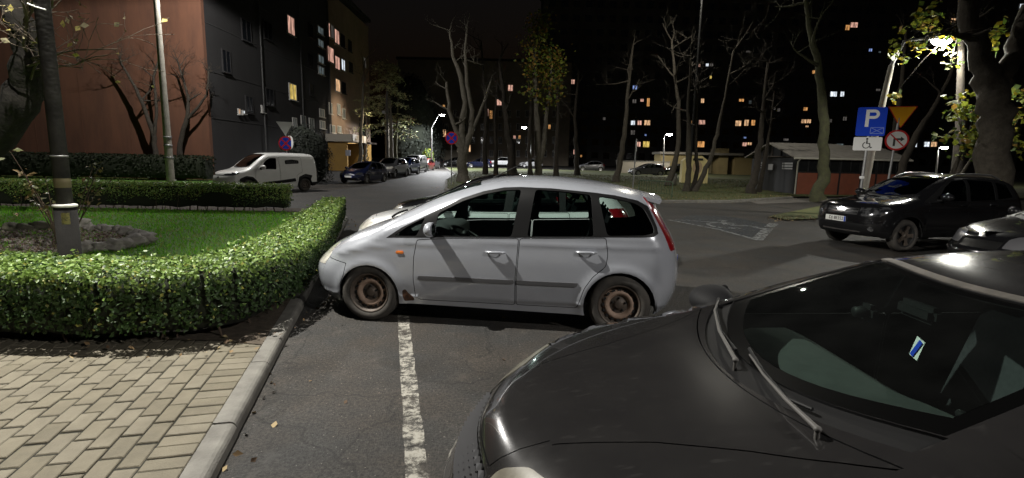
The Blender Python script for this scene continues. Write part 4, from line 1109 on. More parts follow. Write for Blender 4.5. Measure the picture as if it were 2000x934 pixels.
def leaf_object(name, P, D, size, ms, parent=None, seed=0, wid=.55, weights=None, fold=.25):
    """many small folded leaves: P centres, D preferred facing"""
    r = np.random.default_rng(seed); n = len(P); P = np.asarray(P, float); D = np.asarray(D, float)
    nv = D + r.normal(0, .55, (n, 3)); nv /= np.linalg.norm(nv, axis=1)[:, None] + 1e-9
    t = r.normal(0, 1, (n, 3)); t -= nv * (t * nv).sum(1)[:, None]; t /= np.linalg.norm(t, axis=1)[:, None] + 1e-9
    b = np.cross(nv, t); s = size * r.uniform(.6, 1.35, n)[:, None]
    V = np.stack([P - t * s * .5, P + b * s * wid * .5 + nv * s * fold * .3 - t * s * .05, P + t * s * .5, P - b * s * wid * .5 + nv * s * fold * .3 - t * s * .05], 1).reshape(-1, 3)
    me = bpy.data.meshes.new(name); me.vertices.add(4 * n); me.vertices.foreach_set('co', V.ravel())
    idx = np.arange(n) * 4
    F = np.stack([idx, idx + 1, idx + 2, idx, idx + 2, idx + 3], 1).ravel()
    me.loops.add(6 * n); me.loops.foreach_set('vertex_index', F)
    me.polygons.add(2 * n); me.polygons.foreach_set('loop_start', np.arange(2 * n) * 3); me.polygons.foreach_set('loop_total', np.full(2 * n, 3))
    for m in ms: me.materials.append(m)
    w = weights or [1 / len(ms)] * len(ms)
    me.polygons.foreach_set('material_index', np.repeat(r.choice(len(ms), n, p=w), 2).astype(np.int32))
    me.update(calc_edges=True); me.validate()
    o = bpy.data.objects.new(name, me); C.objects.link(o)
    if parent is not None: o.parent = parent
    return o

def path_frames(path, step):
    pts = [Vector((*p, 0)) for p in path]; out = []
    for i in range(len(pts) - 1):
        n = max(1, int((pts[i + 1] - pts[i]).length / step))
        for k in range(n): out.append(pts[i].lerp(pts[i + 1], k / n))
    out.append(pts[-1]); fr = []
    for i, p in enumerate(out):
        t = (out[min(i + 2, len(out) - 1)] - out[max(i - 2, 0)]).normalized()
        fr.append((p, Vector((-t.y, t.x, 0))))
    return fr

def hedge(name, label, path, widths, h, z0, seed, per_m, size, sparse=0.0, weights=(.48, .27, .2, .05), ms=None):
    """clipped hedge: stems, a dark twiggy heart and a skin of leaves, thin towards the foot"""
    root = thing(name, label, 'hedge', (path[0][0], path[0][1], z0))
    O = Vector((path[0][0], path[0][1], 0))
    fr = path_frames(chaikin(path, 2, False), .12); n = len(fr)
    W = pchip([(i / (len(widths) - 1), w) for i, w in enumerate(widths)])
    r = random.Random(seed); rn = np.random.default_rng(seed)
    core = MB(); vs = []; k = 8
    for i, (p, nn2) in enumerate(fr):
        w = float(W(i / (n - 1))) / 2 - .10
        e = 1 if 2 < i < n - 3 else .75
        for j in range(k):
            a_ = j / k; prof = [(-.75, .16), (-1, .3), (-1, .82), (-.8, 1), (.8, 1), (1, .82), (1, .3), (.75, .16)][j]
            jit = noise.noise(Vector((i * .31, j * 1.7, seed))) * .05
            q = p + nn2 * (prof[0] * w * e + jit) - O
            vs.append((q.x, q.y, prof[1] * (h - .09) * (1 if e == 1 else .93) + jit))
    core.add(vs, [(i * k + j, i * k + (j + 1) % k, (i + 1) * k + (j + 1) % k, (i + 1) * k + j) for i in range(n - 1) for j in range(k)], 0, True)
    core.add(vs[:k], [tuple(range(k))]); core.add(vs[-k:], [tuple(range(k))[::-1]])
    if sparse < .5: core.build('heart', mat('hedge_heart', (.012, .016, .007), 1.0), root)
    st = MB()
    for i in range(0, n, 2 if sparse < .5 else 4):
        p, nn2 = fr[i]; w = float(W(i / (n - 1))) / 2
        for _ in range(2 if sparse < .5 else 5):
            q = p + nn2 * r.uniform(-.6, .6) * w - O + Vector((r.uniform(-.1, .1), r.uniform(-.1, .1), 0))
            top = q + Vector((r.uniform(-.16, .16), r.uniform(-.16, .16), h * r.uniform(.6, .9)))
            st.tube([(q.x, q.y, -.02), tuple(q.lerp(top, .5) + Vector((r.uniform(-.04, .04), r.uniform(-.04, .04), 0))), tuple(top)], [.011, .008, .004], 5, cap=False)
    tag(st.build('stems', TWIG, root), kind='stuff')
    # leaves on the skin, deeper ones too
    L_ = sum((fr[i + 1][0] - fr[i][0]).length for i in range(n - 1)); N = int(per_m * L_)
    ii = rn.integers(0, n, N); u = rn.random(N); P = np.zeros((N, 3)); D = np.zeros((N, 3))
    for q in range(N):
        i = ii[q]; p, nn2 = fr[i]; w = float(W(i / (n - 1))) / 2
        depth = abs(rn.normal(0, .035)); ta = rn.uniform(-.11, .11)
        tx, ty = nn2.y, -nn2.x
        lump = noise.noise(Vector((p.x * 2.1, p.y * 2.1, u[q] * 3 + seed))) * .022
        e = 1.0 if i > 2 and i < n - 3 else .9
        if u[q] < .38:
            o = rn.uniform(-1, 1); ed = max(0, abs(o) - .8) / .2
            z = h + lump - depth - ed * ed * .05; off = o * w * e; d = (nn2.x * ed * o, nn2.y * ed * o, 1)
        else:
            sd = -1 if u[q] < .69 else 1
            zz = rn.random() ** (.62 if not sparse else .55)
            z = .10 + (h - .12) * zz; bulge = 1 - .16 * (1 - zz) ** 2
            off = sd * (w * e * bulge + lump - depth); d = (nn2.x * sd, nn2.y * sd, .35)
        P[q] = (p.x - O.x + nn2.x * off + tx * ta, p.y - O.y + nn2.y * off + ty * ta, z); D[q] = d
    if sparse:
        keep = np.array([noise.noise(Vector((a[0] * 1.5, a[1] * 1.5, a[2] * 3.0 + 5))) + a[2] / h * 1.1 > .42 for a in P]); P, D = P[keep], D[keep]
    # stray shoots that stick out of the clipped top
    ns = int(L_ * 22); Q = []; E_ = []
    for _ in range(ns):
        i = r.randrange(n); p, nn2 = fr[i]; w = float(W(i / (n - 1))) / 2; o = r.uniform(-1, 1) * w
        for s_ in range(r.randint(2, 4)):
            Q.append((p.x - O.x + nn2.x * o + r.uniform(-.03, .03), p.y - O.y + nn2.y * o + r.uniform(-.03, .03), h + .012 * s_ + r.uniform(0, .03))); E_.append((r.uniform(-1, 1), r.uniform(-1, 1), .8))
    # ends closed with leaves
    for i, sg in ((0, -1), (n - 1, 1)):
        p, nn2 = fr[i]; w = float(W(i / (n - 1))) / 2
        for _ in range(int(per_m * .35)):
            o = r.uniform(-1, 1) * w; z = .1 + (h - .1) * r.random() ** .7
            Q.append((p.x - O.x + nn2.x * o + nn2.y * sg * r.uniform(-.05, .05), p.y - O.y + nn2.y * o - nn2.x * sg * r.uniform(-.05, .05), z)); E_.append((nn2.y * sg, -nn2.x * sg, .3))
    P = np.concatenate([P, np.array(Q)]); D = np.concatenate([D, np.array(E_)])
    if ms: leaf_object('leaves', P, D, size, ms, root, seed, .6); return root
    # paler leaves on top; low ones darker in colour, standing in for shade
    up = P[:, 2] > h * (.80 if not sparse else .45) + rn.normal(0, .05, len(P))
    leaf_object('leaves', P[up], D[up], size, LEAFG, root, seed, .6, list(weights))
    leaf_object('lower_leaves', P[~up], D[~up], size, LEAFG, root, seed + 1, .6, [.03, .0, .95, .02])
    return root

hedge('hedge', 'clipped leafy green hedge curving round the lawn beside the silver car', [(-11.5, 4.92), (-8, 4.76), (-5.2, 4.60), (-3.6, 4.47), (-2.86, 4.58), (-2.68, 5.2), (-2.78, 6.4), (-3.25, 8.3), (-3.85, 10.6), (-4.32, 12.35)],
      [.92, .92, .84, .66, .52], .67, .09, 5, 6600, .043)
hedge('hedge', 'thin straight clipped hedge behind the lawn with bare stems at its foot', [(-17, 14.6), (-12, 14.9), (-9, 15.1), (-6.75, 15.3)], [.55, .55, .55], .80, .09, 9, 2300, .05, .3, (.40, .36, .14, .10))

# lawn blades
def blades(name, n, area, seed, hgt, ms, label=None):
    r = np.random.default_rng(seed); lo = np.min(area, 0); hi = np.max(area, 0)
    P = r.uniform(lo, hi, (n * 2, 2)); P = P[inside(area, P)][:n]; m = len(P)
    a = r.uniform(0, 2 * PI, m); h = hgt * r.uniform(.5, 1.4, m); w = .006 + .004 * P[:, 1] / 10; lx = r.normal(0, .45, m) * h; ly = r.normal(0, .45, m) * h
    z0 = np.array([.10 + gz(y) for y in P[:, 1]])
    V = np.stack([np.stack([P[:, 0] - np.cos(a) * w, P[:, 1] - np.sin(a) * w, z0], 1), np.stack([P[:, 0] + np.cos(a) * w, P[:, 1] + np.sin(a) * w, z0], 1), np.stack([P[:, 0] + lx, P[:, 1] + ly, z0 + h], 1)], 1).reshape(-1, 3)
    me = bpy.data.meshes.new(name); me.from_pydata(V.tolist(), [], (np.arange(3 * m).reshape(-1, 3)).tolist())
    for k in ms: me.materials.append(k)
    mi_ = r.integers(0, len(ms), m); pt = np.array([noise.noise(Vector((a_ * .9, b_ * .9, 3.3))) + .5 * noise.noise(Vector((a_ * 3, b_ * 3, 1))) for a_, b_ in P]); mi_[(pt > .30) & (r.random(m) < .6)] = len(ms) - 1
    me.polygons.foreach_set('material_index', mi_.astype(np.int32)); me.update()
    o = bpy.data.objects.new(name, me); C.objects.link(o); return tag(o, kind='stuff', label=label, cat='grass' if label else None)
bed = [(p.x, p.y) for p in (at_z(u, v, .1) for u, v in ((-140, 470), (-60, 452), (60, 447), (150, 442), (215, 452), (262, 464), (280, 474), (240, 482), (130, 492), (-60, 505), (-200, 505)))]
GB = [leafm('blade_green', (.12, .38, .012), .7), leafm('blade_light', (.18, .44, .022), .7), leafm('blade_dark', (.08, .27, .010), .7), leafm('blade_dry', (.22, .26, .07), .7)]
o = blades('grass', 52000, np.array(lawn_poly), 4, .055, GB[:3] + GB[:2] + GB[3:], 'short bright green grass of the small lawn inside the hedges')
o2 = blades('grass', 26000, np.array(park[1:12] + [(34, 45), (-4, 60)]), 6, .08, [mat('park_blade', (.07, .10, .022), .8), mat('park_blade_dry', (.12, .10, .035), .8)], 'dull patchy grass of the dark park under the bare trees')

# stony bed and its ring of rocks
PEB = [mat('bark_chip', (.17, .12, .095), .9), mat('pebble_grey', (.22, .19, .17), .85), mat('pebble_brown', (.11, .075, .055), .9), mat('pebble_pale', (.33, .29, .26), .85)]
sheet('planting_bed', bed, .112, mat('bed_soil', (.06, .042, .032), .95, col2=(.11, .08, .062), scale=20, bump=.6))
pb = MB(); rg = random.Random(5); A_ = np.array(bed); lo, hi = A_.min(0), A_.max(0); cnt = 0
while cnt < 2600:
    q = np.array([[rg.uniform(lo[0], hi[0]), rg.uniform(lo[1], hi[1])]])
    if not inside(bed, q)[0]: continue
    cnt += 1; x, y = q[0]; s_ = rg.uniform(.012, .032)
    ax = [Vector((rg.gauss(0, 1), rg.gauss(0, 1), rg.gauss(0, .5))).normalized() for _ in range(1)][0]; bx_ = ax.orthogonal().normalized(); cx_ = ax.cross(bx_)
    c_ = Vector((x, y, .118 + rg.uniform(0, .02)))
    vs = [c_ + ax * s_ * 1.4, c_ - ax * s_ * 1.4, c_ + bx_ * s_, c_ - bx_ * s_, c_ + cx_ * s_ * .7, c_ - cx_ * s_ * .7]
    pb.add(vs, [(0, 2, 4), (0, 4, 3), (0, 3, 5), (0, 5, 2), (1, 4, 2), (1, 3, 4), (1, 5, 3), (1, 2, 5)], rg.randrange(4))
tag(pb.build('gravel', PEB), 'brown and grey stone chips filling the round bed inside the rocks', 'gravel', kind='stuff')
ROCK = mat('rock_grey', (.20, .185, .165), .9, col2=(.36, .34, .31), scale=6, detail=8, bump=.7, bscale=18)
ROCKD = mat('rock_mossy', (.09, .09, .06), .95, col2=(.17, .16, .12), scale=6, detail=8, bump=.7, bscale=18)
rocks = [(-30, 447, .16, 1), (22, 449, .17, 1), (50, 448, .15, 1), (78, 446, .17, 1), (152, 441, .20, 0), (176, 447, .13, 0), (198, 447, .14, 0), (214, 449, .15, 0), (232, 451, .14, 0), (246, 454, .16, 0), (268, 461, .16, 0),
         (284, 464, .15, 0), (292, 472, .14, 0), (268, 475, .18, 0), (247, 480, .16, 0), (222, 484, .17, 0), (196, 486, .15, 0), (168, 488, .16, 0)]
for i, (u, v, s_, dk) in enumerate(rocks):
    p = at_z(u, v + 4, .1); b_ = MB(); b_.ball((0, 0, s_ * .42), s_, 14, jit=.55, squash=(rg.uniform(.9, 1.25), rg.uniform(.7, 1), .62), seed=i + 3)
    o = b_.build('rock', ROCKD if dk else ROCK, loc=(p.x, p.y, .1), rot=(0, 0, rg.uniform(0, 6)))
    lb = 'dark mossy rock on the left rim of the stone-chip bed' if dk else ('pale grey rock in the cluster at the right end of the bed' if i >= 8 else 'grey rock on the far rim of the stone-chip bed')
    tag(o, lb, 'rock', 'dark mossy rocks' if dk else 'pale rocks at the right end' if i >= 8 else 'grey rocks on the far rim')

# fallen leaves: along the kerb foot, on the park edge and a few on the asphalt
P = []; rg = random.Random(21)
for _ in range(50):
    t_ = rg.uniform(.5, KL); w_ = -abs(rg.gauss(0, .10)) - .005; q = kpt(t_, w_); P.append((q.x, q.y, .008))
for _ in range(26):
    q = kpt(rg.uniform(4.3, 4.8), rg.uniform(.0, 1.6)); P.append((q.x, q.y, .112))
for _ in range(45): P.append((rg.uniform(-2, 3), rg.uniform(2.2, 9), .008))
for _ in range(70):
    q = np.array([[rg.uniform(-13, -3), rg.uniform(5.3, 14.8)]])
    if inside(lawn_poly, q)[0]: P.append((q[0, 0], q[0, 1], .15))
for _ in range(1500):
    i = rg.randrange(2, len(isl) - 1); f_ = rg.random(); x = isl[i][0] * (1 - f_) + isl[i + 1][0] * f_; y = isl[i][1] * (1 - f_) + isl[i + 1][1] * f_
    dy = abs(rg.gauss(0, 1.6)) - .3; P.append((x + rg.uniform(-1, 1), y + dy, (.125 if dy > .1 else .01) + gz(y + dy)))
for _ in range(160):
    q = at_z(rg.uniform(1500, 1600), rg.uniform(424, 436)); P.append((q.x, q.y, .06))
o = leaf_object('fallen_leaves', P, [(0, 0, 1)] * len(P), .05, DRYL, None, 3, .7)
tag(o, 'dry brown leaves scattered along the kerbs and park edge', 'leaves', kind='stuff')
# ------------------------------------------------------------------ trees
def limb(mb, p, d, ln, r0, r1, rng, n=7, wob=.10, up=.0, sides=8):
    """one wandering tapered limb; returns its points and radii"""
    p = Vector(p); d = Vector(d).normalized(); pts = [p.copy()]; rs = [r0]
    for i in range(n):
        d = (d + Vector((rng.gauss(0, wob), rng.gauss(0, wob), rng.gauss(0, wob * .6) + up))).normalized()
        p = p + d * ln / n; pts.append(p.copy()); rs.append(r0 + (r1 - r0) * (i + 1) / n)
    mb.tube(pts, rs, sides, cap=False); return pts, rs, d

def grow(tr, tw, pts, rs, d, ln, depth, rng, tips, spread=.75, kids=(2, 4), up=.06):
    k = rng.randint(*kids)
    for _ in range(k):
        i = rng.randint(max(1, len(pts) // 3), len(pts) - 1)
        a = Vector((rng.gauss(0, 1), rng.gauss(0, 1), rng.gauss(.25, .6))).normalized()
        nd = (d * (1 - spread) + a * spread).normalized(); l2 = ln * rng.uniform(.5, .75); r0 = rs[i] * .62
        mb = tr if r0 > .028 else tw
        q = limb(mb, pts[i], nd, l2, r0, max(.004, r0 * .3), rng, 5, .16, up, 6 if r0 > .03 else 4)
        if depth > 0: grow(tr, tw, q[0], q[1], q[2], l2, depth - 1, rng, tips, spread, kids, up)
        else: tips += q[0][2:]

def tree(label, base, stems, bark, seed, leaves=0, lm=None, lsize=.10, depth=2, group=None, kids=(2, 4), lw=None, leaf_box=None, spread=.75, name='tree', kidlen=1.0, roots=True, clump=.22, early=.5):
    """stems: lists of (x, y, z, r) from the foot up, relative to base"""
    rng = random.Random(seed); root = thing(name, label, 'tree', base, 0, group)
    tr, tw = MB(), MB(); tips = []
    for st in stems:
        P = [Vector(s[:3]) for s in st]; R = [s[3] for s in st]
        # finer path with a little wander
        q = []; rr = []
        for i in range(len(P) - 1):
            for k in range(4):
                f = k / 4; w = (P[i].lerp(P[i + 1], f)); j = 0 if (i == 0 and k == 0) else R[i] * .16
                q.append(w + Vector((rng.gauss(0, j), rng.gauss(0, j), 0))); rr.append((R[i] * (1 - f) + R[i + 1] * f) * rng.uniform(.94, 1.06))
        q.append(P[-1]); rr.append(R[-1])
        if roots and st[0][2] < .05: rr[0] *= 1.35; rr[1] *= 1.08
        tr.tube(q, rr, 11, cap=True)
        d = (q[-1] - q[-3]).normalized(); H = (q[-1] - q[0]).length
        if depth >= 0:
            grow(tr, tw, q[int(len(q) * early):], rr[int(len(q) * early):], d, H * .38 * kidlen, depth, rng, tips, spread, kids)
            grow(tr, tw, q[-3:], rr[-3:], d, H * .3 * kidlen, depth, rng, tips, spread * .8, (2, 3))
    t = tr.build('trunk', bark, root)
    if tw.v: tw.build('crown', bark if leaves == 0 else bark, root)
    if leaves and tips:
        L_ = []
        if leaf_box: tips = [p for p in tips if leaf_box[0] <= p.z <= leaf_box[1]] or tips
        for _ in range(leaves):
            p = rng.choice(tips); L_.append((p.x + rng.gauss(0, clump), p.y + rng.gauss(0, clump), p.z + rng.gauss(0, clump * .8) - .05))
        leaf_object('foliage', L_, [(rng.gauss(0, .6), -.5, .8) for _ in L_], lsize, lm or LEAFY, root, seed, .8, lw)
    return root

def foot(u, Y): return Vector((at_y(u, 320, Y).x, Y, gz(Y) + (.10 if Y > 24 and u > 860 else 0)))
def rel(base, pts, Y, rs): # picture points at depth Y made relative to the foot
    return [tuple(at_y(u, v, Y + dy) - base) + (r,) for (u, v, dy), r in zip(pts, rs)]

# far left: thick leaning trunk with lamplit bare twigs
b_ = Vector((-9.6, 8.2, .1))
st = [(0, 0, 0, .30), (.35, 0, 1.1, .27)] + rel(b_, [(20, 235, 8.0), (45, 165, 7.8), (56, 110, 7.6), (40, 40, 7.4), (10, -60, 7.2)], 0, [.25, .23, .20, .17, .12])
rngl = random.Random(2)
lt = tree('thick leaning bare tree at the left edge behind the lamp post', b_, [st], mat('bark_blackish', (.013, .011, .009), .95, col2=(.028, .024, .019), scale=6, detail=8, bump=.8, bscale=20), 5, depth=1, kids=(2, 3), kidlen=.5)
tw = MB(); tips = []
for (u0, v0, dy0), (u1, v1, dy1), r in [((52, 120, 7.6), (135, 62, 6.3), .02), ((52, 95, 7.6), (190, 15, 6.0), .022), ((50, 130, 7.6), (200, 105, 6.1), .018), ((60, 120, 7.6), (158, 125, 6.4), .014), ((56, 100, 7.6), (5, 40, 7.0), .02), ((56, 105, 7.6), (2, 82, 6.6), .02),
        ((58, 160, 7.7), (68, 95, 6.9), .016), ((45, 60, 7.4), (120, 20, 6.2), .02), ((45, 50, 7.4), (165, -10, 6.2), .022), ((45, 45, 7.4), (110, -30, 6.3), .02), ((60, 140, 7.7), (215, 88, 6.2), .014), ((50, 90, 7.5), (20, 10, 6.5), .02)]:
    a, c = at_y(u0, v0, dy0) - b_, at_y(u1, v1, dy1) - b_
    q = limb(tw, a, (c - a), (c - a).length, r, .006, rngl, 7, .07, .0, 5)
    grow(tw, tw, q[0], q[1], q[2], (c - a).length * .42, 1, rngl, tips, .5, (2, 3), .02)
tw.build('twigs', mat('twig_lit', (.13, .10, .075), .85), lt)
top = [p for p in tips if at_y(0, 0, 1) and p.z + b_.z > 3.9]
Lf = [(p.x + rngl.gauss(0, .04), p.y + rngl.gauss(0, .04), p.z + rngl.gauss(0, .04)) for p in rngl.sample(top, min(150, len(top)))] + [(p.x, p.y, p.z) for p in rngl.sample(tips, 50)]
leaf_object('foliage', Lf, [(0, -.4, .6)] * len(Lf), .075, [mat('leaf_faded', (.38, .34, .20), .7), mat('leaf_faded_yellow', (.42, .36, .10), .7)], lt, 4, .7)

# bare trees before the brick-red gable
for lb, u, Y, ss, seed in [('bare dark tree left of the concrete pole before the red gable', 312, 32.0, [[(305, 320), (300, 270), (280, 205), (262, 168), (235, 120)], [(300, 270), (306, 215), (300, 150), (318, 90)]], 12),
                           ('bare dark tree right of the concrete pole before the red gable', 352, 32.2, [[(350, 320), (352, 280), (366, 225), (368, 190), (350, 130)], [(362, 235), (385, 212), (404, 185), (408, 140)]], 15)]:
    f = foot(u, Y); f.z = 0
    stems = []
    for k, pp in enumerate(ss):
        rr = [.17, .14, .11, .08, .05] if k == 0 else [.10, .08, .06, .04]
        pr_ = rel(f, [(a, c, Y) for a, c in pp], 0, rr)
        stems.append(([(0, 0, 0, .2)] if k == 0 else []) + pr_)
    tree(lb, f, stems, BARKD, seed, depth=3, kids=(3, 4), spread=.7, kidlen=.75)

# park trees, each with its own stems
def simple(label, u, Y, top, r, seed, bark=BARKD, forks=0, depth=1, leaves=0, group=None, lean=None, **k):
    f = foot(u, Y); P = [(0, 0, 0, r)]
    for i, (uu, vv) in enumerate(top):
        q = at_y(uu, vv, Y) - f; P.append((q.x, q.y, q.z, max(.03, r * (1 - .72 * (i + 1) / len(top)))))
    return tree(label, f, [P], bark, seed, leaves=leaves, depth=depth, group=group, **k)

f = foot(905, 36)
tree('thick grey tree with spreading limbs behind the no-stopping sign', f,
     [[(0, 0, 0, .42)] + rel(f, [(903, 318, 36), (902, 285, 36), (890, 255, 36), (877, 215, 36), (872, 160, 36)], 0, [.36, .33, .16, .12, .08]),
      rel(f, [(904, 290, 36), (903, 250, 36), (908, 200, 36), (900, 150, 36), (885, 110, 36), (878, 60, 36)], 0, [.28, .2, .17, .15, .10, .06]),
      rel(f, [(908, 300, 36), (918, 260, 36), (922, 215, 36), (912, 165, 36), (908, 100, 36), (912, 55, 36)], 0, [.27, .2, .15, .11, .08, .05]),
      rel(f, [(912, 285, 36), (925, 250, 36), (940, 212, 36), (958, 160, 36)], 0, [.16, .12, .08, .05])], BARKG, 31, depth=2, kids=(2, 3), kidlen=.7)
f = foot(1052, 42)
tree('slim tree with yellow autumn leaves behind the silver car roof', f,
     [[(0, 0, 0, .32)] + rel(f, [(1052, 310, 42), (1049, 250, 42), (1047, 200, 42), (1044, 150, 42), (1046, 95, 42), (1050, 50, 42)], 0, [.27, .22, .18, .15, .10, .05]),
      rel(f, [(1056, 320, 42), (1063, 270, 42), (1067, 220, 42), (1075, 165, 42), (1078, 110, 42)], 0, [.2, .17, .14, .10, .05])], BARKG, 33, leaves=1900, lm=[LEAFY[3], LEAFY[1], LEAFY[2]], lsize=.26, depth=1, kids=(9, 12), leaf_box=(4.2, 13.5), kidlen=.20, lw=[.35, .35, .30], clump=.45, early=.3)
for lb, u, Y, top, r, sd, bk in [
    ('thin dark tree trunk right of the thick grey park tree', 948, 50, [(947, 270), (950, 220), (944, 150), (940, 80)], .24, 41, BARKD),
    ('thin dark trunk before the parked white cars', 969, 48, [(968, 280), (966, 230), (972, 150)], .20, 42, BARKD),
    ('forked dark trunk between the two parked white cars', 1003, 46, [(1000, 290), (992, 262), (985, 200), (975, 120)], .42, 43, BARKD),
    ('slim dark trunk close behind the yellow-leaved tree', 1036, 50, [(1034, 280), (1036, 200), (1030, 120)], .22, 44, BARKD),
    ('dark trunk right of the yellow-leaved tree', 1087, 48, [(1086, 290), (1090, 220), (1082, 130)], .26, 45, BARKD),
    ('dark trunk deep in the middle of the park', 1128, 52, [(1126, 290), (1122, 230), (1130, 140)], .28, 46, BARKD),
    ('leaning brown trunk left of the plain metal sign post', 1204, 40, [(1212, 310), (1221, 250), (1226, 180), (1236, 90)], .26, 47, BARK),
    ('leaning trunk left of the yellow donation bin', 1308, 36, [(1318, 320), (1326, 270), (1325, 200), (1318, 150), (1312, 80)], .22, 48, BARK),
    ('straight trunk in front of the yellow donation bin', 1344, 30.5, [(1345, 330), (1345, 270), (1344, 200), (1350, 110)], .19, 49, BARK),
    ('slimmer trunk beside the yellow donation bin heart', 1357, 30.6, [(1362, 330), (1358, 290), (1360, 230), (1366, 140)], .14, 50, BARKD),
    ('trunk leaning right across the yellow donation bin', 1360, 30.4, [(1376, 338), (1392, 300), (1402, 250), (1416, 190), (1432, 100)], .16, 51, BARK),
    ('dark trunk before the gable of the dark stall', 1472, 29.6, [(1478, 330), (1484, 280), (1490, 220), (1500, 120)], .24, 52, BARKD),
    ('thin dark trunk by the corner of the dark stall', 1487, 31, [(1496, 300), (1505, 250), (1512, 180)], .14, 53, BARKD),
    ('mossy bare tree in the grass wedge before the red stall panels', 1606, 25.2, [(1607, 340), (1610, 280), (1606, 200), (1598, 130), (1580, 50), (1570, -40)], .30, 54, BARKM),
    ('dark leaning tree behind the yellow warning sign', 1752, 30, [(1765, 320), (1790, 262), (1822, 215), (1856, 150), (1880, 60)], .24, 55, BARKD),
    ('dark straight trunk behind the right street lamp', 1742, 34, [(1744, 320), (1752, 240), (1762, 160), (1770, 60)], .30, 56, BARKD),
    ('bare trunk at the far side of the street beside the yellow entrance', 703, 56, [(704, 280), (707, 230), (709, 180), (712, 120)], .24, 57, BARKG),
    ('lamplit bare trunk right of the yellow entrance', 712, 60, [(714, 280), (716, 230), (722, 170)], .17, 58, BARKG),
    ('lamplit trunk under the cedar', 765, 57.5, [(765, 280), (764, 240), (762, 200)], .26, 59, BARKG),
    ('thinner lamplit trunk under the cedar', 772, 60, [(773, 280), (776, 240), (777, 190)], .22, 60, BARKM)]:
    simple(lb, u, Y, top, r, sd, bk, depth=2, kids=(3, 4), kidlen=.8 if u < 1500 else .6)

# big old maple at the right, its lit leaves and a leafy sapling
f = Vector((14.0, 14.8, .05))
tree('big old maple with a forked trunk at the right edge', f,
     [[(0, 0, 0, .46)] + rel(f, [(1945, 300, 14.8), (1938, 220, 14.8), (1935, 170, 14.8), (1915, 110, 14.8), (1895, 50, 14.8), (1890, -40, 14.8)], 0, [.40, .39, .37, .26, .23, .19]),
      rel(f, [(1945, 200, 14.8), (1962, 150, 14.8), (1985, 90, 14.8), (2010, 10, 14.8)], 0, [.28, .25, .21, .16])], BARK, 71, depth=1, kids=(2, 3), kidlen=.6)
def cluster(label, base, stems, spots, n, seed, lsize=.15, lw=None, bark=BARK):
    root = thing('tree', label, 'tree', base); rng = random.Random(seed); tr, tw = MB(), MB()
    for s in stems: tr.tube([Vector(q[:3]) for q in s], [q[3] for q in s], 8)
    tr.build('trunk', bark, root)
    L_ = []
    for (u, v, Y, ru, rv) in spots:
        c = at_y(u, v, Y) - base; sc = Y / 1000
        m = int(n * ru * rv / 2500) + 12
        e = Vector(stems[0][-1][:3]); tw.tube([tuple(e), tuple(e.lerp(c, .5) + Vector((rng.gauss(0, .1), 0, rng.gauss(0, .1)))), tuple(c)], [.03, .015, .006], 5)
        subs = [c + Vector((rng.gauss(0, .45) * ru * sc, rng.gauss(0, .4) * ru * sc, rng.gauss(0, .45) * rv * sc)) for _ in range(max(3, m // 9))]
        for q in subs: tw.tube([tuple(c), tuple(q)], [.008, .003], 4)
        for _ in range(m):
            q = rng.choice(subs); L_.append(tuple(q + Vector((rng.gauss(0, .12), rng.gauss(0, .12), rng.gauss(0, .10)))))
    tw.build('crown', bark, root)
    leaf_object('foliage', L_, [(-.2, -.5, .8)] * len(L_), lsize, LEAFY, root, seed, .85, lw)
    return root
b3 = Vector((13.35, 15.9, .05))
cluster('leafy young maple with lime and yellow leaves behind the black car', b3, [[(0, 0, 0, .09), (.1, 0, 1.4, .07), (.25, -.1, 2.4, .05)], [(0, 0, .1, .08), (.4, .1, 1.3, .06), (.75, 0, 2.2, .04)]],
        [(1870, 222, 15.6, 26, 18), (1895, 250, 15.6, 32, 24), (1880, 285, 15.6, 32, 20), (1910, 290, 15.4, 24, 20), (1850, 262, 15.6, 16, 14), (1905, 220, 15.9, 22, 14), (1990, 232, 16.2, 20, 30), (1992, 280, 16.0, 16, 22), (1875, 195, 15.8, 12, 8), (1925, 265, 15.2, 14, 18), (1985, 180, 16.4, 14, 16)], 190, 73, .17, [.2, .42, .32, .06])
b4 = Vector((15.2, 17.6, .05))
cluster('tree branch with yellow leaves hanging round the right street lamp', b4, [[(0, 0, 0, .2), (-.2, 0, 3, .16), (-.7, 0, 6.4, .08)]],
        [(1760, 112, 16.9, 14, 18), (1785, 92, 17.0, 18, 18), (1780, 60, 17.2, 22, 22), (1800, 45, 17.4, 26, 14), (1752, 92, 16.9, 8, 10), (1835, 45, 17.8, 24, 16), (1862, 80, 17.0, 10, 12), (1855, 128, 17.0, 8, 8), (1842, 95, 17.4, 6, 10), (1930, 75, 16, 16, 14), (1960, 60, 16, 18, 12), (1945, 95, 16, 12, 8), (1815, 20, 17.6, 20, 14), (1742, 190, 17.5, 8, 6)], 120, 74, .17, [.34, .36, .24, .06], BARKD)

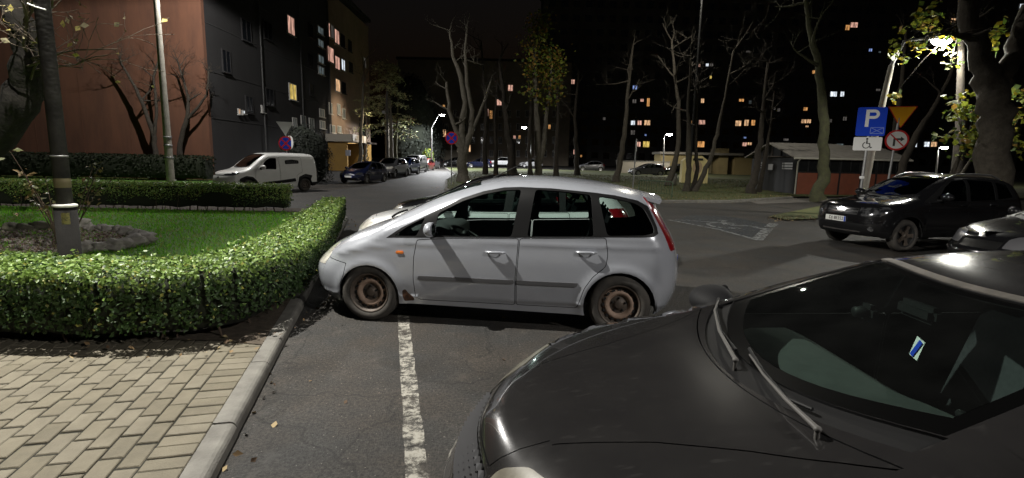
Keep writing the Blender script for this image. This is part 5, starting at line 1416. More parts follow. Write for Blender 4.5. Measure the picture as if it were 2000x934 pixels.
# cedar with drooping tiers across the street
f = foot(757, 60); rng = random.Random(8); cr = thing('tree', 'pale green cedar with drooping tiers across the street', 'tree', f)
t_ = MB(); t_.tube([(0, 0, 0), (0, 0, 6), (.2, 0, 13)], [.3, .22, .04], 9); t_.build('trunk', BARKG, cr)
L_ = []; br = MB()
for k in range(46):
    z = 4.2 + (k / 46) * 8.2; a = rng.uniform(0, 2 * PI); ln = (4.6 - (z - 4.2) * .42) * rng.uniform(.7, 1.1)
    pts = [Vector((0, 0, z)) + Vector((math.cos(a), math.sin(a), 0)) * ln * t + Vector((0, 0, .5 * t - 1.1 * t * t)) for t in (0, .25, .5, .75, 1)]
    br.tube(pts, [.05, .04, .03, .02, .008], 5)
    for _ in range(60):
        t = rng.uniform(.25, 1); i = min(3, int(t * 4)); p = pts[i].lerp(pts[i + 1], t * 4 - i)
        L_.append((p.x + rng.gauss(0, .28), p.y + rng.gauss(0, .28), p.z - abs(rng.gauss(0, .16))))
br.build('crown', BARKG, cr)
leaf_object('foliage', L_, [(0, 0, 1)] * len(L_), .40, [mat('needle_pale', (.36, .38, .20), .7), mat('needle_green', (.22, .26, .12), .7)], cr, 8, .22)

# dark evergreens and bushes
def bush(label, base, rx, ry, h, n, seed, size, ms, cat='bush', name='bush'):
    root = thing(name, label, cat, base); rn = np.random.default_rng(seed)
    core = MB().ball((0, 0, h * .46), 1, 14, jit=.22, squash=(rx * .86, ry * .86, h * .5), seed=seed); core.build('heart', mat(name + '_heart', (.008, .011, .006), 1), root)
    v = rn.normal(0, 1, (n, 3)); v /= np.linalg.norm(v, axis=1)[:, None]; v[:, 2] = np.abs(v[:, 2]) * 1.0
    k = np.array([1 + .16 * noise.noise(Vector(q) * 2.2 + Vector((seed, 0, 0))) for q in v]) * rn.uniform(.86, 1.05, n)
    low = rn.random(n) < .35; z = np.where(low, rn.uniform(.03, .5, n) * h, v[:, 2] * h * .54 * k + h * .45)
    f_ = np.where(low, 1 / np.maximum(np.hypot(v[:, 0], v[:, 1]), .1), 1)
    P = np.stack([v[:, 0] * rx * k * f_, v[:, 1] * ry * k * f_, z], 1)
    leaf_object('leaves', P, v, size, ms, root, seed, .6); return root
DARKL = [mat('evergreen_dark', (.018, .028, .012), .7), mat('evergreen_deep', (.012, .018, .009), .8)]
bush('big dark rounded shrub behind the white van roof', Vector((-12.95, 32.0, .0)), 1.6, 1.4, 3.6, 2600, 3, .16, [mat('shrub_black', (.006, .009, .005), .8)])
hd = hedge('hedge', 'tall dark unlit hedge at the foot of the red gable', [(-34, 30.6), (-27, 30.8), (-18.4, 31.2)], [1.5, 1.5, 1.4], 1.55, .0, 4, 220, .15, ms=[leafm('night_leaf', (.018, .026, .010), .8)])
for lb, u, Y, rx, h, sd in [('dark evergreen tree between the yellow entrance and the cedar', 690, 66, 1.8, 8.5, 61), ('tall dark spruce right of the cedar', 805, 72, 3.6, 12.5, 62), ('dark conifer behind the far street lamp', 832, 82, 3.0, 10, 63)]:
    bush(lb, foot(u, Y), rx, rx, h, 2600, sd, .34, [mat('spruce_dark', (.010, .014, .009), .8)], 'tree', 'tree')
bush('small bright bush beside the far street lamp', foot(836, 66), .8, .7, 2.6, 500, 64, .22, [LEAFY[1], LEAFY[2]])
bush('low bush at the foot of the far lamp', foot(808, 64), 1.6, 1.2, 1.8, 500, 65, .2, DARKL)
# rose bush behind the lamp post
b5 = Vector((-6.15, 6.95, .1)); rng = random.Random(9); rs = thing('shrub', 'thin rose bush with a few leaves behind the lamp post', 'shrub', b5); sm, L_ = MB(), []
for k in range(9):
    a = rng.uniform(0, 2 * PI); h = rng.uniform(1.0, 1.75); p1 = Vector((math.cos(a) * .15, math.sin(a) * .12, h * .5)); p2 = Vector((math.cos(a) * rng.uniform(.2, .6), math.sin(a) * .35, h))
    sm.tube([(0, 0, -.02), tuple(p1), tuple(p2)], [.012, .009, .004], 5)
    for _ in range(16):
        t = rng.uniform(.3, 1); p = p1.lerp(p2, t); L_.append((p.x + rng.gauss(0, .07), p.y + rng.gauss(0, .07), p.z + rng.gauss(0, .05)))
sm.build('stems', TWIG, rs); leaf_object('leaves', L_, [(0, -.3, 1)] * len(L_), .085, [mat('rose_leaf', (.12, .13, .04), .5), mat('rose_leaf_brown', (.18, .12, .05), .6)], rs, 9, .6)
# lamp powers (watts of the spot lamps) and the place of the assumed lamp behind the viewer
LP = dict(A=3900, C=5600, R=1500, F=9000, G=5000, H=1100, I=600, V=2200, E=900, T=1800)  # T is an added lamp; V and E are assumed ones
LPV = (8.0, -3.2, 6.2)
SKY = .035; EXPO = 0.0
# ------------------------------------------------------------------ buildings
TERRA = mat('terracotta_render', (.150, .064, .036), .95, col2=(.098, .044, .027), scale=1.1, detail=10, bump=.15, bscale=30, stretch=(1, 1, .22))
SLATE = mat('unlit_dark_render', (.024, .023, .024), .95, col2=(.017, .016, .017), scale=.4, detail=8, bump=.1, bscale=25)
PINK = mat('salmon_render', (.30, .22, .17), .95, col2=(.22, .165, .125), scale=.5, detail=8)
YELL = mat('ochre_render', (.46, .28, .075), .95, col2=(.36, .22, .07), scale=.6, detail=8)
BEIGE = mat('beige_render', (.24, .20, .15), .95, col2=(.17, .14, .11), scale=.3, detail=8)
SLAB = mat('slab_panel', (.14, .13, .125), .95, col2=(.10, .095, .09), scale=.2, detail=6)
FRAMEW = mat('window_frame', (.45, .44, .42), .6)
PANED = mat('window_dark', (.012, .014, .018), .12, coat=.3)
CURT = mat('curtain_grey', (.20, .23, .23), .8)
def lit(name, col, s):
    """a lit room behind a curtain: uneven vertical folds"""
    m = emat(name, col, s); nt = m.node_tree; N = nt.nodes; L = nt.links
    tc = N.new('ShaderNodeTexCoord'); mp = N.new('ShaderNodeMapping'); mp.inputs['Scale'].default_value = (2.6, 2.6, .7); n = N.new('ShaderNodeTexNoise'); n.inputs['Scale'].default_value = 1.7
    n.inputs['Detail'].default_value = 4
    L.new(tc.outputs['Object'], mp.inputs['Vector']); L.new(mp.outputs['Vector'], n.inputs['Vector'])
    r = N.new('ShaderNodeMapRange'); r.inputs['From Min'].default_value = .34; r.inputs['From Max'].default_value = .66; r.inputs['To Min'].default_value = s * .35; r.inputs['To Max'].default_value = s * 1.5
    L.new(n.outputs['Fac'], r.inputs['Value']); L.new(r.outputs['Result'], N['Principled BSDF'].inputs['Emission Strength']); return m
LIT = {'w': lit('lit_warm', (1, .60, .32), .75), 'p': lit('lit_pinkish', (1, .55, .42), .62), 'y': lit('lit_yellow', (1, .72, .18), .6), 'c': lit('lit_cool', (.85, .92, 1), .95), 'b': lit('lit_blue', (.35, .5, 1), .6),
       'o': lit('lit_orange', (1, .48, .16), .6), 'd': lit('lit_dim', (.75, .68, .62), .10), 't': lit('lit_teal', (.5, .62, .64), .13)}

def window(parent, c, w, h, nrm, paneM, frame=FRAMEW, mull=1, trans=0, depth=.09, sill=True):
    """window standing on a wall with outward direction nrm (unit, horizontal)"""
    n = Vector(nrm); s = Vector((-n.y, n.x, 0)); R = Matrix((s, n, Vector((0, 0, 1)))).transposed(); t = min(.07, w * .12)
    fb = MB(); c = Vector(c)
    def bx(dx, dz, ww, hh, dd, off): fb.box(c + s * dx + n * off + Vector((0, 0, dz)), (ww, dd, hh), rot=R)
    bx(-w / 2 + t / 2, 0, t, h, depth, .0); bx(w / 2 - t / 2, 0, t, h, depth, .0); bx(0, h / 2 - t / 2, w - 2 * t, t, depth, .0); bx(0, -h / 2 + t / 2, w - 2 * t, t, depth, .0)
    for k in range(mull): bx(-w / 2 + w * (k + 1) / (mull + 1), 0, t, h - 2 * t, depth * .8, .0)
    if trans: bx(0, h * .2, w - 2 * t, t * .8, depth * .7, .0)
    f = fb.build('window', frame, parent)
    MB().box(c + n * .008, (w - 2 * t + .002, .016, h - 2 * t + .002), rot=R).build('pane', paneM, f)
    if sill: MB().box(c + n * .07 + Vector((0, 0, -h / 2 - .035)), (w + .16, .2, .05), rot=R).build('sill', frame, f)
    return f

FX = -19.3
def on_facade(u, v):
    d = ray(u, v); t = FX / d[0]; return Vector((FX, d[1] * t, CAMH + d[2] * t))
# block of flats on the left: red gable towards us, long facade down the street
bl = thing('apartment_block', 'block of flats with a brick-red gable and a dark facade along the street', 'building', (FX, 33, 0))
O = Vector((FX, 33, 0))
MB().box((-8, .15, 9.5), (16, .3, 19)).build('gable', TERRA, bl)
MB().box((-8, 11.2, 9.5), (15.98, 21.8, 18.98)).build('wall', SLATE, bl)  # near wall darker in colour: its lack of lamplight is put into the render
MB().box((-8.0, 29.5, 9.2), (16.1, 14.7, 18.4)).build('wall', PINK, bl)
MB().box((-8.0, 30.0, 1.65), (16.3, 13.4, 3.3)).build('plinth', YELL, bl)
MB().box((-8, 18.5, 19.2), (16.6, 37.4, .4)).build('roof', SLATE, bl)
for k in range(3): MB().box((-5 - 3 * k, .148, 9.5), (.02, .315, 19)).build('panel_joint', mat('joint_dark', (.12, .05, .028), 1), bl)
def fwin(u, v, w, h, m, mull=1, fr=FRAMEW):
    p = on_facade(u, v); q = on_facade(u, v + h / 2); r_ = on_facade(u, v - h / 2)
    a, c = on_facade(u - w / 2, v), on_facade(u + w / 2, v)
    sec = .05 if p.y > 55.2 else .0
    window(bl, p - O + Vector((.04 + sec, 0, 0)), abs(c.y - a.y), r_.z - q.z, (1, 0, 0), m, fr, mull)
for u, v, w, h, k in [(567, 50, 14, 36, 'p'), (571, 180, 14, 32, 'y'), (656, 72, 9, 28, 'p'), (644, 107, 12, 30, 'p'), (657, 123, 9, 26, 'p'), (668.5, 127, 7, 22, 'c'), (658, 167, 9, 25, 'w'), (641, 58, 5, 28, 'p'),
                      (625, 60, 11, 15, 't'), (625.5, 85, 11, 15, 't'), (626, 116, 11, 16, 't'), (626.5, 138, 11, 16, 't'), (512, 213, 5, 14, 'd'), (466, 218, 4, 11, 'o'), (474, 219, 5, 7, 'c'), (647, 62, 5, 26, 'd'), (711, 122, 4, 18, 'd')]:
    fwin(u, v, w, h, LIT[k])
for u, v, w, h in [(522, 60, 16, 36), (526, 190, 16, 34), (606, 60, 8, 26), (608, 175, 8, 24), (480, 60, 18, 42), (486, 205, 14, 34), (441, 120, 16, 44), (668, 80, 7, 24), (670, 172, 7, 22), (682, 90, 6, 22), (684, 132, 6, 20), (606, 118, 8, 24)]:
    fwin(u, v, w, h, PANED, fr=SLATE)
for u, v, w, h in [(575, 245, 8, 30), (592, 243, 9, 34), (608, 246, 9, 30), (628, 221, 9, 16), (629, 244, 10, 16), (645, 212, 6, 22), (660, 214, 6, 22), (670, 222, 6, 20), (648, 252, 10, 16), (661, 253, 8, 14)]:
    fwin(u, v, w, h, CURT)
for y_ in (7.2, 14.6, 21.8): MB().tube([(.12, y_, .2), (.12, y_, 18.6)], .06, 8).build('downpipe', mat('downpipe_grey', (.05, .05, .05), .6), bl)
for k in range(1, 6): MB().box((.008, 11.2, 1.1 + 2.9 * k), (.03, 21.8, .05)).build('floor_band', mat('band_grey', (.035, .034, .035), .9), bl)
# entrance: ochre porch walls, canopy, door
e0 = on_facade(640, 300); e1 = on_facade(668, 300); ez = .35
MB().box((e0.y * 0 + 1.0, e0.y - 33 + .2, 1.7), (2.0, .3, 2.9)).build('porch_wall', YELL, bl)
MB().box((1.0, e1.y - 33, 1.7), (2.0, .3, 2.9)).build('porch_wall', YELL, bl)
MB().box((1.25, (e0.y + e1.y) / 2 - 33, 3.62), (2.9, (e1.y - e0.y) + 1.0, .75)).build('canopy', mat('canopy_white', (.5, .46, .40), .7), bl)
MB().box((.42, (e0.y + e1.y) / 2 - 33, 1.35), (.06, 1.6, 2.2)).build('door', mat('door_brown', (.05, .025, .02), .5), bl)
MB().box((2.1, e0.y - 33 + .02, 2.1), (.5, .06, .6)).build('notice_board', mat('notice', (.35, .36, .42), .5), bl)
MB().box((.9, e1.y - 33 + 6.5, 3.4), (1.8, 3.0, .2)).build('canopy', mat('canopy_dark', (.03, .022, .018), .7), bl)

# beige block across the end of the street
b2 = thing('apartment_block', 'beige block of flats beyond the park with a few warm windows', 'building', (-6, 104, gz(104)))
MB().box((0, 5, 10), (34, 10, 20)).build('wall', BEIGE, b2)
MB().box((0, 5, 20.2), (34.6, 10.6, .4)).build('roof', SLATE, b2)
def far_win(root, org, u, v, w, h, Y, m, mull=1, fr=FRAMEW):
    p = at_y(u, v, Y) - org; k = Y / 1000
    window(root, (p.x, p.y - .02, p.z), max(.5, w * k), max(.5, h * k), (0, -1, 0), m, fr, mull, sill=h * k > .9)
o2_ = Vector((-6, 104, gz(104)))
for u, v, w, h, k in [(997, 172, 10, 12, 'p'), (975, 200, 10, 12, 'p'), (951, 220, 7, 14, 'p'), (959, 224, 6, 16, 'o'), (868, 260, 7, 15, 'w'), (915, 290, 9, 14, 'w'), (1005, 268, 4, 7, 'p'), (1015, 268, 5, 7, 'o'), (1035, 174, 5, 5, 'p'), (1073, 248, 4, 9, 'o'), (867, 207, 4, 5, 'o')]:
    far_win(b2, o2_, u, v, w, h, 103.9, LIT[k])
for i in range(13):
    for j in range(4):
        u = 868 + i * 17.5; v = 302 - j * 26
        if j == 0 and i in (3,): continue
        far_win(b2, o2_, u + 4, v - 2, 7, 13, 103.9, PANED)
MB().box((-9, -2.4, 1.3), (10, 4.8, 2.6)).build('garage', mat('garage_beige', (.30, .26, .20), .9), b2)

# long dark slab of flats behind the park: only its lit windows show
b3_ = thing('apartment_block', 'long dark high slab of flats with scattered lit windows behind the park', 'building', (62, 122, gz(122)))
MB().box((0, 6, 20), (112, 12, 40)).build('wall', SLAB, b3_)
MB().box((0, 6, 40.2), (112.6, 12.6, .5)).build('roof', SLATE, b3_)
o3 = Vector((62, 122, gz(122)))
for u, v, w, h, k in [(1655, 54, 9, 10, 'o'), (1668, 49, 14, 10, 'p'), (1862, 40, 10, 8, 'w'), (1874, 37, 7, 7, 'w'), (1364, 128, 8, 6, 'p'), (1381, 127, 6, 6, 'c'), (1389, 127, 8, 6, 'd'), (1240, 171, 9, 8, 'b'), (1239, 198, 8, 8, 'd'), (1254, 196, 7, 6, 'p'), (1266, 200, 6, 16, 'o'),
                      (1118, 160, 9, 9, 'p'), (1592, 141, 12, 7, 'o'), (1628, 184, 13, 10, 'c'), (1645, 184, 8, 10, 'c'), (1573, 213, 9, 7, 'o'), (1570, 237, 11, 8, 'w'), (1580, 237, 8, 8, 'w'), (1576, 247, 6, 4, 'w'), (1236, 240, 9, 9, 'c'), (1249, 240, 9, 9, 'p'), (1264, 240, 12, 10, 'w'), (1353, 239, 6, 7, 'o'), (1371, 239, 13, 9, 'p'),
                      (1442, 241, 12, 11, 'w'), (1458, 240, 9, 12, 'w'), (1471, 240, 8, 11, 'o'), (1236, 259, 9, 9, 'd'), (1261, 264, 4, 4, 'b'), (1247, 282, 9, 10, 'p'), (1262, 282, 13, 12, 'y'), (1369, 282, 14, 12, 'o'), (1454, 282, 9, 8, 'p'), (1464, 281, 9, 6, 'w'), (1455, 269, 6, 3, 'b'), (1448, 196, 10, 6, 'o'), (1465, 200, 6, 7, 't'), (1372, 197, 7, 9, 'w'),
                      (1534, 283, 13, 7, 'c'), (1535, 273, 11, 5, 'd'), (1562, 285, 9, 8, 'o'), (1571, 285, 8, 8, 'o'), (1586, 285, 6, 8, 'o'), (1594, 285, 6, 8, 'o'), (1785, 283, 12, 9, 'c'), (1810, 282, 11, 10, 'c'), (1824, 282, 12, 10, 'w'), (1700, 98, 7, 6, 'b'), (1718, 102, 5, 4, 't'), (1461, 101, 8, 3, 'd'), (1388, 151, 4, 6, 'y'),
                      (1511, 212, 8, 6, 'd'), (1521, 215, 6, 7, 'd'), (1620, 236, 10, 7, 'd'), (1650, 232, 8, 8, 'd'), (1180, 232, 6, 6, 'd'), (1122, 297, 5, 10, 'p'), (1135, 305, 4, 5, 'o'), (1715, 176, 9, 5, 'd'), (1995, 14, 8, 12, 'c'), (1640, 285, 14, 9, 't')]:
    far_win(b3_, o3, u, v, w, h, 121.9, LIT[k], 1, SLATE)
dk = MB(); rn_ = random.Random(4)
for i in range(40):
    for j in range(12): dk.box((-54 + i * 2.75, -.02, 2.4 + j * 3.05), (1.5, .06, 1.45))
tag(dk.build('dark_window', PANED, b3_), kind='stuff')

# low shop with lit yellow walls, seen between the trunks
sh = thing('shop', 'low shop with lit pale yellow walls behind the park trees', 'building', (23.5, 66, gz(66)))
SHY = mat('shop_yellow', (.32, .255, .12), .8, col2=(.26, .205, .10), scale=.8)
MB().box((-2.2, 1.5, 1.25), (5.2, 3, 2.5)).build('wall', SHY, sh); MB().box((3.4, 2, 1.7), (1.2, 3, 3.4)).build('wall', SHY, sh)
MB().box((.2, 1.4, 2.66), (10.5, 3.9, .28)).build('roof', mat('shop_roof', (.22, .20, .17), .8), sh)
MB().box((-.6, -.05, 1.45), (1.7, .1, 1.4)).build('poster', mat('poster_white', (.6, .58, .52), .6), sh)
MB().prism([(-.3, -.4), (.3, -.35), (.25, .45), (.05, .1)], -.02, .0, Matrix(((1, 0, 0, -.6), (0, 0, 1, -.11), (0, 1, 0, 1.45), (0, 0, 0, 1)))).build('poster_print', BLACKP, sh)
MB().box((6.6, 1.6, 1.2), (3.6, 2.6, 2.4)).build('wall', mat('shop_ochre', (.26, .20, .09), .85), sh)
wl = thing('garden_wall', 'low pale wall left of the shop behind parked cars', 'wall', (16.0, 64, gz(64)))
MB().box((0, 0, .75), (6.5, .3, 1.5)).build('wall', mat('pale_wall', (.34, .31, .26), .9), wl); MB().box((0, 0, 1.56), (6.7, .45, .1)).build('coping', CONC, wl)

# market stalls: steel frame, red-brown panels, felt roof
ROOFF = mat('roof_felt', (.30, .28, .25), .9, col2=(.22, .205, .185), scale=2.5, detail=8, bump=.2, bscale=14)
REDP = mat('red_brown_panel', (.27, .078, .042), .75, col2=(.20, .062, .036), scale=1.2, detail=8)
STEELD = mat('dark_steel_frame', (.02, .02, .022), .55); GUT = mat('pale_gutter', (.50, .48, .42), .5); GLAZ = mat('stall_glass', (.014, .015, .016), .10, coat=.6)
def stall(label, loc, rz, L, D, eav=2.25, ridge=3.05, board=True):
    t = thing('market_stall', label, 'kiosk', loc, rz)
    n = max(3, int(L / 1.1))
    MB().box((L / 2, D / 2 + .05, eav / 2), (L - .12, D - .12, eav - .02)).build('core', STEELD, t)
    MB().box((L / 2, .02, 1.82), (L - .1, .04, .86)).build('glazing', GLAZ, t)
    for k in range(n):
        a, c = .06 + (L - .12) * k / n, .06 + (L - .12) * (k + 1) / n
        MB().box(((a + c) / 2, -.02, .70), (c - a - .08, .05, 1.26), bevel=.008).build('panel', REDP, t)
    pf = MB()
    for k in range(n + 1):
        x = .06 + (L - .12) * k / n; pf.box((x, -.03, eav / 2), (.085, .09, eav))
    pf.box((L / 2, -.032, 1.375), (L, .07, .05)); pf.box((L / 2, -.032, .05), (L, .07, .06))
    for k in range(n):
        x = .06 + (L - .12) * (k + .5) / n; pf.box((x, -.015, 1.85), (.04, .05, .84))
    pf.build('frame', STEELD, t)
    # gable end on the left: dark boards, pale timbers, price boards
    g = MB(); g.prism([(0, 0), (D, 0), (D / 2, ridge - eav)], -.03, .03, Matrix(((0, 0, 1, -.0), (1, 0, 0, 0), (0, 1, 0, eav), (0, 0, 0, 1)))); g.build('gable', STEELD, t)
    tb = MB()
    for y0, z0, y1, z1 in ((.1, eav, D - .1, eav), (.05, eav, D / 2, ridge - .03), (D - .05, eav, D / 2, ridge - .03), (D * .3, eav, D * .3, ridge - .35), (D * .5, eav, D * .5, ridge - .1), (D * .7, eav, D * .7, ridge - .35)):
        tb.tube([(-.06, y0, z0), (-.06, y1, z1)], .035, 4)
    tb.build('timbering', mat('timber_dark', (.07, .055, .045), .8), t)
    if board:
        for yy, zz, ww, hh in ((.75, 1.85, 1.0, .10), (.75, 1.70, 1.0, .10), (.75, 1.55, 1.0, .08), (3.9, 1.85, .9, .10), (3.9, 1.70, .9, .10), (3.9, 1.55, .9, .08), (2.5, 1.62, .5, .36)):
            MB().box((-.08, yy, zz), (.03, ww, hh)).build('board', mat('price_board', (.34, .34, .35), .7), t)
    # roof
    r = MB(); ov = .28
    for sg, y0 in ((0, -ov), (1, D + ov)):
        ym = D / 2; ze = eav - ov * (ridge - eav) / (D / 2)
        vs = [(-.35, y0, ze), (L + .2, y0, ze), (L + .2, ym, ridge), (-.35, ym, ridge)]
        r.add(vs + [(x, y, z + .07) for x, y, z in vs], [(0, 1, 2, 3), (7, 6, 5, 4), (0, 4, 5, 1), (3, 2, 6, 7), (0, 3, 7, 4), (1, 5, 6, 2)])
    r.build('roof', ROOFF, t)
    MB().tube([(-.38, -ov - .05, eav - .10), (L + .2, -ov - .05, eav - .10)], .055, 8).build('gutter', GUT, t)
    MB().tube([(.0, -ov - .02, eav - .14), (.0, -.1, eav - .3), (.0, -.1, .02)], .04, 8).build('downpipe', GUT, t)
    return t
stall('dark market stall with a price-board gable and red-brown panels behind the lone tree', (16.35, 29.95, .02), rad(4), 4.0, 5.0)
stall('further market stall with a pale roof behind the parking sign', (20.6, 30.6, .02), rad(4), 2.6, 5.0, 2.25, 3.0, False)

# ------------------------------------------------------------------ street furniture
STEELG = mat('galvanised_steel', (.34, .34, .34), .45, .6, col2=(.26, .26, .26), scale=6)
CONP = mat('concrete_pole', (.36, .34, .29), .9, col2=(.26, .245, .21), scale=5, detail=8, bump=.3, bscale=30)
POLED = mat('grey_green_paint', (.045, .043, .037), .8, spec=.2, col2=(.020, .019, .017), scale=6, detail=8, bump=.2, bscale=30)
SRED = mat('sign_red', (.55, .03, .03), .7, spec=.12); SBLUE = mat('sign_blue', (.015, .06, .55), .75, spec=.1); SWH = mat('sign_white', (.80, .80, .78), .7, spec=.12); SYEL = mat('sign_yellow', (.88, .42, .02), .7, spec=.12)
SBACK = mat('sign_back', (.66, .66, .65), .6); SBLK = mat('sign_black', (.012, .012, .012), .5)
HEAD = mat('lamp_housing', (.10, .10, .10), .5)
def disc(r, n=28): return [(r * math.cos(2 * PI * k / n), r * math.sin(2 * PI * k / n)) for k in range(n)]
def face(c, a):
    """matrix of a sign face: local x right, y up, z towards the viewer; a: turn about the vertical"""
    return Matrix.Translation(c) @ Matrix.Rotation(a, 4, 'Z') @ Matrix(((1, 0, 0, 0), (0, 0, -1, 0), (0, 1, 0, 0), (0, 0, 0, 1)))
def no_stopping(root, c, a, r=.38):
    p = MB().prism(disc(r), -.012, .0, face(c, a)).build('sign_plate', SRED, root)
    MB().prism(disc(r * .80), .0, .004, face(c, a)).build('blue_field', SBLUE, p)
    b = MB(); F_ = face(c, a)
    for t in (PI / 4, -PI / 4):
        ca, sa = math.cos(t), math.sin(t); w, l = r * .10, r * .82
        b.prism([(ca * l - sa * w, sa * l + ca * w), (-ca * l - sa * w, -sa * l + ca * w), (-ca * l + sa * w, -sa * l - ca * w), (ca * l + sa * w, sa * l - ca * w)], .004, .008 if t > 0 else .009, F_)
    b.build('cross', SRED, p)
# no-stopping sign with a give-way sign seen from behind, behind the van
P0 = Vector((-12.0, 27.4, 0)); s1 = thing('road_sign', 'no-stopping sign under the grey back of a give-way triangle behind the van', 'road sign', P0)
MB().tube([(0, 0, 0), (0, 0, 3.35)], .035, 8).build('post', STEELG, s1)
z1 = at_y(552, 280, 27.4).z; z2 = at_y(552, 251, 27.4).z
no_stopping(s1, Vector((0, -.06, z1)), rad(8), .37)
MB().prism([(-.42, .34), (.42, .34), (.0, -.38)], -.012, 0, face(Vector((0, -.055, z2)), rad(20))).build('triangle_plate', SBACK, s1)
MB().prism(disc(.36), -.012, 0, face(Vector((.16, .07, z1 + .05)), rad(-40))).build('round_plate', SWH, s1)
P0 = Vector((-3.84, 32, gz(32) + .1)); s2 = thing('road_sign', 'no-stopping sign on its own post at the grass corner under the tree', 'road sign', P0)
MB().tube([(0, 0, 0), (0, 0, 3.1)], .03, 8).build('post', STEELG, s2); no_stopping(s2, Vector((0, -.05, at_y(882, 270, 32).z - P0.z)), rad(2), .385)
P0 = Vector((6.75, 29, .1)); s3 = thing('road_sign', 'sign post seen edge-on beside the silver car roof', 'road sign', P0)
MB().tube([(0, 0, 0), (.06, 0, 2.95)], .035, 8).build('post', STEELG, s3); MB().prism(disc(.33), -.012, 0, face(Vector((.08, 0, 2.55)), rad(72))).build('sign_plate', SBACK, s3)
# parking sign
P0 = Vector((9.15, 13.5, 0)); zc = at_y(1700, 238, 13.5).z; an = rad(-16); F_ = face(Vector((0, -.04, zc)), an)
s4 = thing('parking_sign', 'blue P parking sign with a white wheelchair plate by the black car', 'road sign', P0)
MB().tube([(-.05, .0, 0), (0, 0, zc + .3)], .032, 8).build('post', STEELG, s4)
pl = MB().prism(rcorner([(-.33, -.36), (.33, -.36), (.33, .36), (-.33, .36)], .05), -.012, 0, F_).build('sign_plate', SBLUE, s4)
lt_ = MB(); lt_.prism([(-.14, -.13), (-.06, -.13), (-.06, .30), (-.14, .30)], .0, .004, F_)
ou, inn = [], []
for k in range(13):
    t = -PI / 2 + PI * k / 12; ou.append((.05 + .115 * math.cos(t), .185 + .115 * math.sin(t))); inn.append((.05 + .045 * math.cos(t), .185 + .045 * math.sin(t)))
lt_.prism([(-.059, .07)] + ou + [(-.059, .30), (-.059, .23)] + inn[::-1] + [(-.059, .14)], .0, .0045, F_)
lt_.build('letter_p', SWH, pl)
en = MB(); ENV = mat('sign_pale_blue', (.16, .24, .62), .4)
for x0, y0, x1, y1 in ((.0, -.30, .29, -.30), (.29, -.30, .29, -.15), (.29, -.15, .0, -.15), (.0, -.15, .0, -.30), (.0, -.30, .29, -.15), (.0, -.15, .29, -.30)):
    d = Vector((x1 - x0, y1 - y0)).normalized(); n_ = Vector((-d.y, d.x)) * .007
    en.prism([(x0 - n_.x, y0 - n_.y), (x1 - n_.x, y1 - n_.y), (x1 + n_.x, y1 + n_.y), (x0 + n_.x, y0 + n_.y)], 0, .004, F_)
en.build('crossed_box', ENV, pl)
F2 = face(Vector((-.035, -.045, zc - .56)), an)
p2 = MB().prism(rcorner([(-.32, -.17), (.32, -.17), (.32, .17), (-.32, .17)], .03), -.012, 0, F2).build('wheelchair_plate', SWH, s4)
w_ = MB(); w_.prism([(x - .02, y + .125) for x, y in disc(.026, 14)], 0, .004, F2)
w_.prism([(-.035, .09), (-.005, .09), (.0, .02), (.055, .02), (.075, -.085), (.11, -.075), (.105, -.1), (.06, -.115), (.035, .0), (-.035, .0)], 0, .0045, F2)
ar = [(-.03 + .085 * math.cos(t), -.035 + .085 * math.sin(t)) for t in np.linspace(rad(110), rad(340), 18)]; ai = [(-.03 + .065 * math.cos(t), -.035 + .065 * math.sin(t)) for t in np.linspace(rad(340), rad(110), 18)]
w_.prism(ar + ai, 0, .0042, F2); w_.build('wheelchair_symbol', SBLK, p2)
MB().box((-.04, 0, 1.48), (.09, .09, .07), bevel=.01).build('clamp', SWH, s4)
# give-way triangle over a no-right-turn sign
P0 = Vector((12.42, 17, 0)); s5 = thing('road_sign', 'yellow give-way triangle above a red-ringed no-right-turn sign', 'road sign', P0)
MB().tube([(-.12, 0, 0), (.02, 0, 3.55)], .035, 8).build('post', STEELG, s5)
za = at_y(1762, 228, 17).z; zb_ = at_y(1752, 274, 17).z; FA = face(Vector((.06, -.05, za)), rad(-22))
tp = MB().prism(rcorner([(-.40, .32), (.40, .32), (0, -.38)], .04), -.012, 0, FA).build('triangle_plate', SRED, s5)
MB().prism(rcorner([(-.36, .297), (.36, .297), (0, -.335)], .03), 0, .004, FA).build('yellow_field', SYEL, tp)
FB = face(Vector((.0, -.05, zb_)), rad(-22))
rp = MB().prism(disc(.33), -.012, 0, FB).build('round_plate', SRED, s5); MB().prism(disc(.275), 0, .004, FB).build('white_field', SWH, rp)
a_ = MB(); a_.prism([(-.10, -.19), (-.04, -.19), (-.04, .0), (.10, .0), (.10, -.05), (.20, .03), (.10, .11), (.10, .06), (-.10, .06)], .004, .008, FB); a_.build('arrow', SBLK, rp)
MB().prism([(-.20, .175), (-.175, .20), (.20, -.175), (.175, -.20)], .008, .011, FB).build('slash', SRED, rp)

